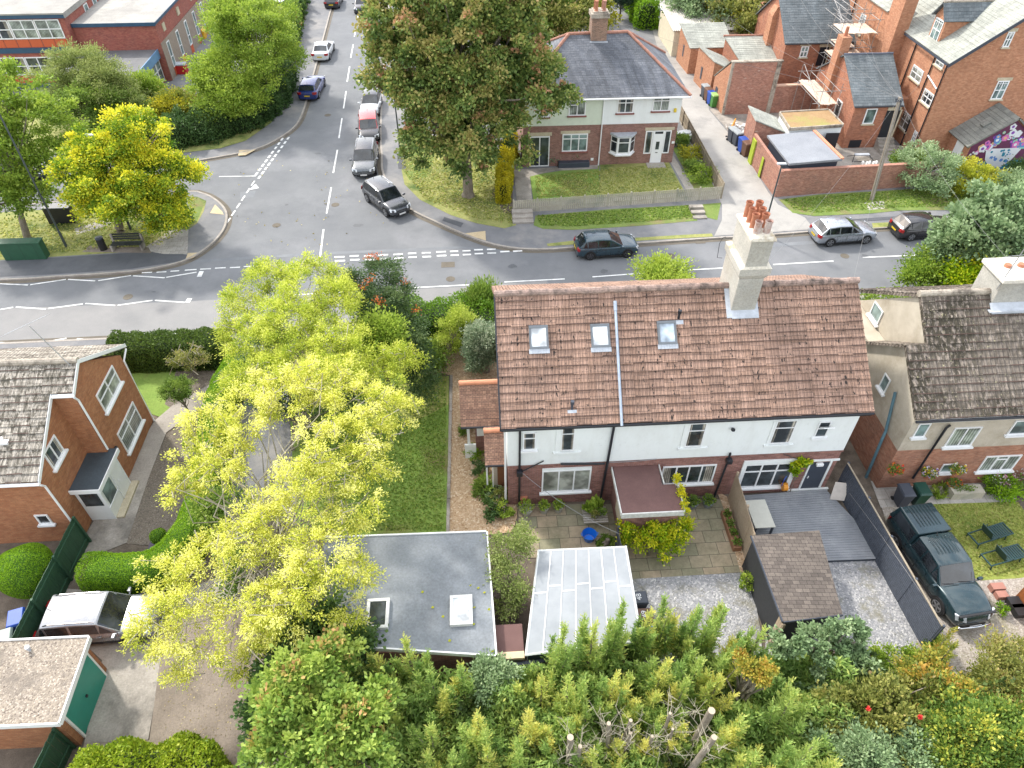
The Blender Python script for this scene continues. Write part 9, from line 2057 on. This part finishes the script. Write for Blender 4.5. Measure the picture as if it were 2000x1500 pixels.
simple('shrub', 'deep green bush with yellow flecks in the bottom right corner', 1900, 1460, 2.4, 2.0, 1.2, leafmat('leaf_fleck', [(0, (.05, .11, .02)), (.6, (.14, .24, .04)), (.93, (.27, .36, .06)), (1, (.52, .52, .08))], .3), 416, nb=210, leaf=.13, br=.34, extra=((1980, 1430, 2.2, 1.0, 1.0), (1840, 1490, 2.4, .9, .9)), cat='shrub', tint=.55, tspread=.3)
simple('shrub', 'pale grey-green sprawling shrub at the bottom between roses and cypress', 1680, 1490, 2.6, 1.2, .9, lf_grey, 417, nb=110, leaf=.12, br=.3, cat='shrub', tint=.4, extra=((1760, 1480, 2.4, .9, .8),))
simple('shrub', 'low weedy growth along the gravel edge', 1740, 1320, .6, .9, .4, lf_lime, 418, nb=50, leaf=.12, br=.25, cat='plant', tint=.4, extra=((1780, 1290, .5, .5, .3), (1830, 1270, .5, .4, .3)))
simple('shrub', 'silvery sprigs between the plastic roof back wall and the cypresses', 960, 1320, 2.6, .7, .5, lf_grey, 419, nb=50, leaf=.12, br=.25, cat='shrub', tint=.5)
# fallen leaves and weeds as scatter
rg = np.random.RandomState(12)
def scatter(name, label, poly, n, s, mat, z=.115):
    q = np.array([xy(*p) for p in poly]); x0, y0 = q.min(0); x1, y1 = q.max(0); pts = []
    while len(pts) < n:
        a = rg.uniform(x0, x1); b = rg.uniform(y0, y1); ins = False; j = len(q)-1
        for i in range(len(q)):
            if (q[i, 1] > b) != (q[j, 1] > b) and a < (q[j, 0]-q[i, 0])*(b-q[i, 1])/(q[j, 1]-q[i, 1])+q[i, 0]: ins = not ins
            j = i
        if ins: pts.append((a, b, z+rg.uniform(0, .02)))
    C = np.array(pts); D = rg.normal(size=(n, 3)); D[:, 2] *= .25
    o = leaves_mesh(name, C, D, s*rg.uniform(.6, 1.4, n), s*.8, rg.uniform(size=n), mat); o['kind'] = 'stuff'; tag(o, label, 'leaves'); return o
lf_fall = leafmat('fallen', [(0, (.30, .22, .08)), (.5, (.50, .42, .16)), (1, (.62, .56, .30))], .1)
scatter('fallen_leaves', 'scattered pale fallen leaves on the grass under the big maple', [(790, 300), (1000, 330), (1005, 440), (920, 432), (830, 395), (785, 330)], 420, .16, lf_fall)
scatter('fallen_leaves', 'scattered fallen leaves on the road surface', [(480, 300), (740, 320), (760, 440), (640, 480), (420, 480)], 70, .14, lf_fall, .012)
scatter('weeds', 'patchy weeds in the grey gravel', [(1600, 1300), (1790, 1250), (1800, 1330), (1650, 1340)], 900, .09, lf_olive, .12)
scatter('leaf_litter', 'small twigs and litter on the bare earth drive', [(330, 1230), (500, 1230), (520, 1440), (320, 1440)], 700, .06, lf_fall, .12)
# small green windfalls on the flat roof
C = np.array([tuple(P(x, y, 2.60)) for x, y in ((919, 1143), (944, 1142), (934, 1148), (946, 1157), (825, 1156), (845, 1186), (925, 1219), (878, 1251), (865, 1204), (955, 1190), (962, 1272), (926, 1186))]); o = leaves_mesh('windfalls', C, np.tile([1, .3, .1], (len(C), 1)), .13, .11, np.full(len(C), .8), lf_hop); o['kind'] = 'stuff'; tag(o, 'small green windfall apples on the grey garage roof', 'windfalls')
# grass blades so that the lawns are not flat sheets
def blades(label, poly, n, h, mat):
    o = scatter('grass_blades', label, poly, n, h, mat, .14); o['category'] = 'grass'; return o
gl1 = leafmat('blade_green', [(0, (.15, .25, .04)), (.6, (.28, .41, .07)), (1, (.46, .52, .14))], .55); gl2 = leafmat('blade_dry', [(0, (.24, .31, .06)), (.5, (.43, .46, .12)), (1, (.60, .56, .22))], .55)
blades('short grass of the long lawn beside the edging stones', [(600, 740), (872, 740), (868, 1040), (600, 1040)], 14000, .11, gl1)
blades('short sunlit grass of the lawn with the loungers', [(1800, 990), (1985, 984), (2060, 1085), (1990, 1126), (1915, 1130), (1855, 1108)], 5000, .10, gl2)
blades('grass under the big maple', [(785, 270), (975, 305), (1000, 410), (1000, 438), (930, 430), (830, 392), (785, 330)], 4500, .15, gl2)
blades('grass of the verge below the picket fence', [(1050, 424), (1352, 404), (1358, 428), (1120, 445), (1055, 443)], 3000, .15, gl1)
blades('grass of the verge round the telegraph pole', [(1530, 392), (1790, 372), (1930, 362), (1930, 405), (1760, 408), (1590, 418), (1550, 412)], 3500, .15, gl1)
blades('grass in front of the semis', [(1045, 348), (1300, 322), (1332, 372), (1050, 390)], 3500, .13, gl2)
blades('grass of the corner island', [(0, 430), (385, 388), (380, 436), (320, 480), (0, 505)], 3000, .15, gl2)
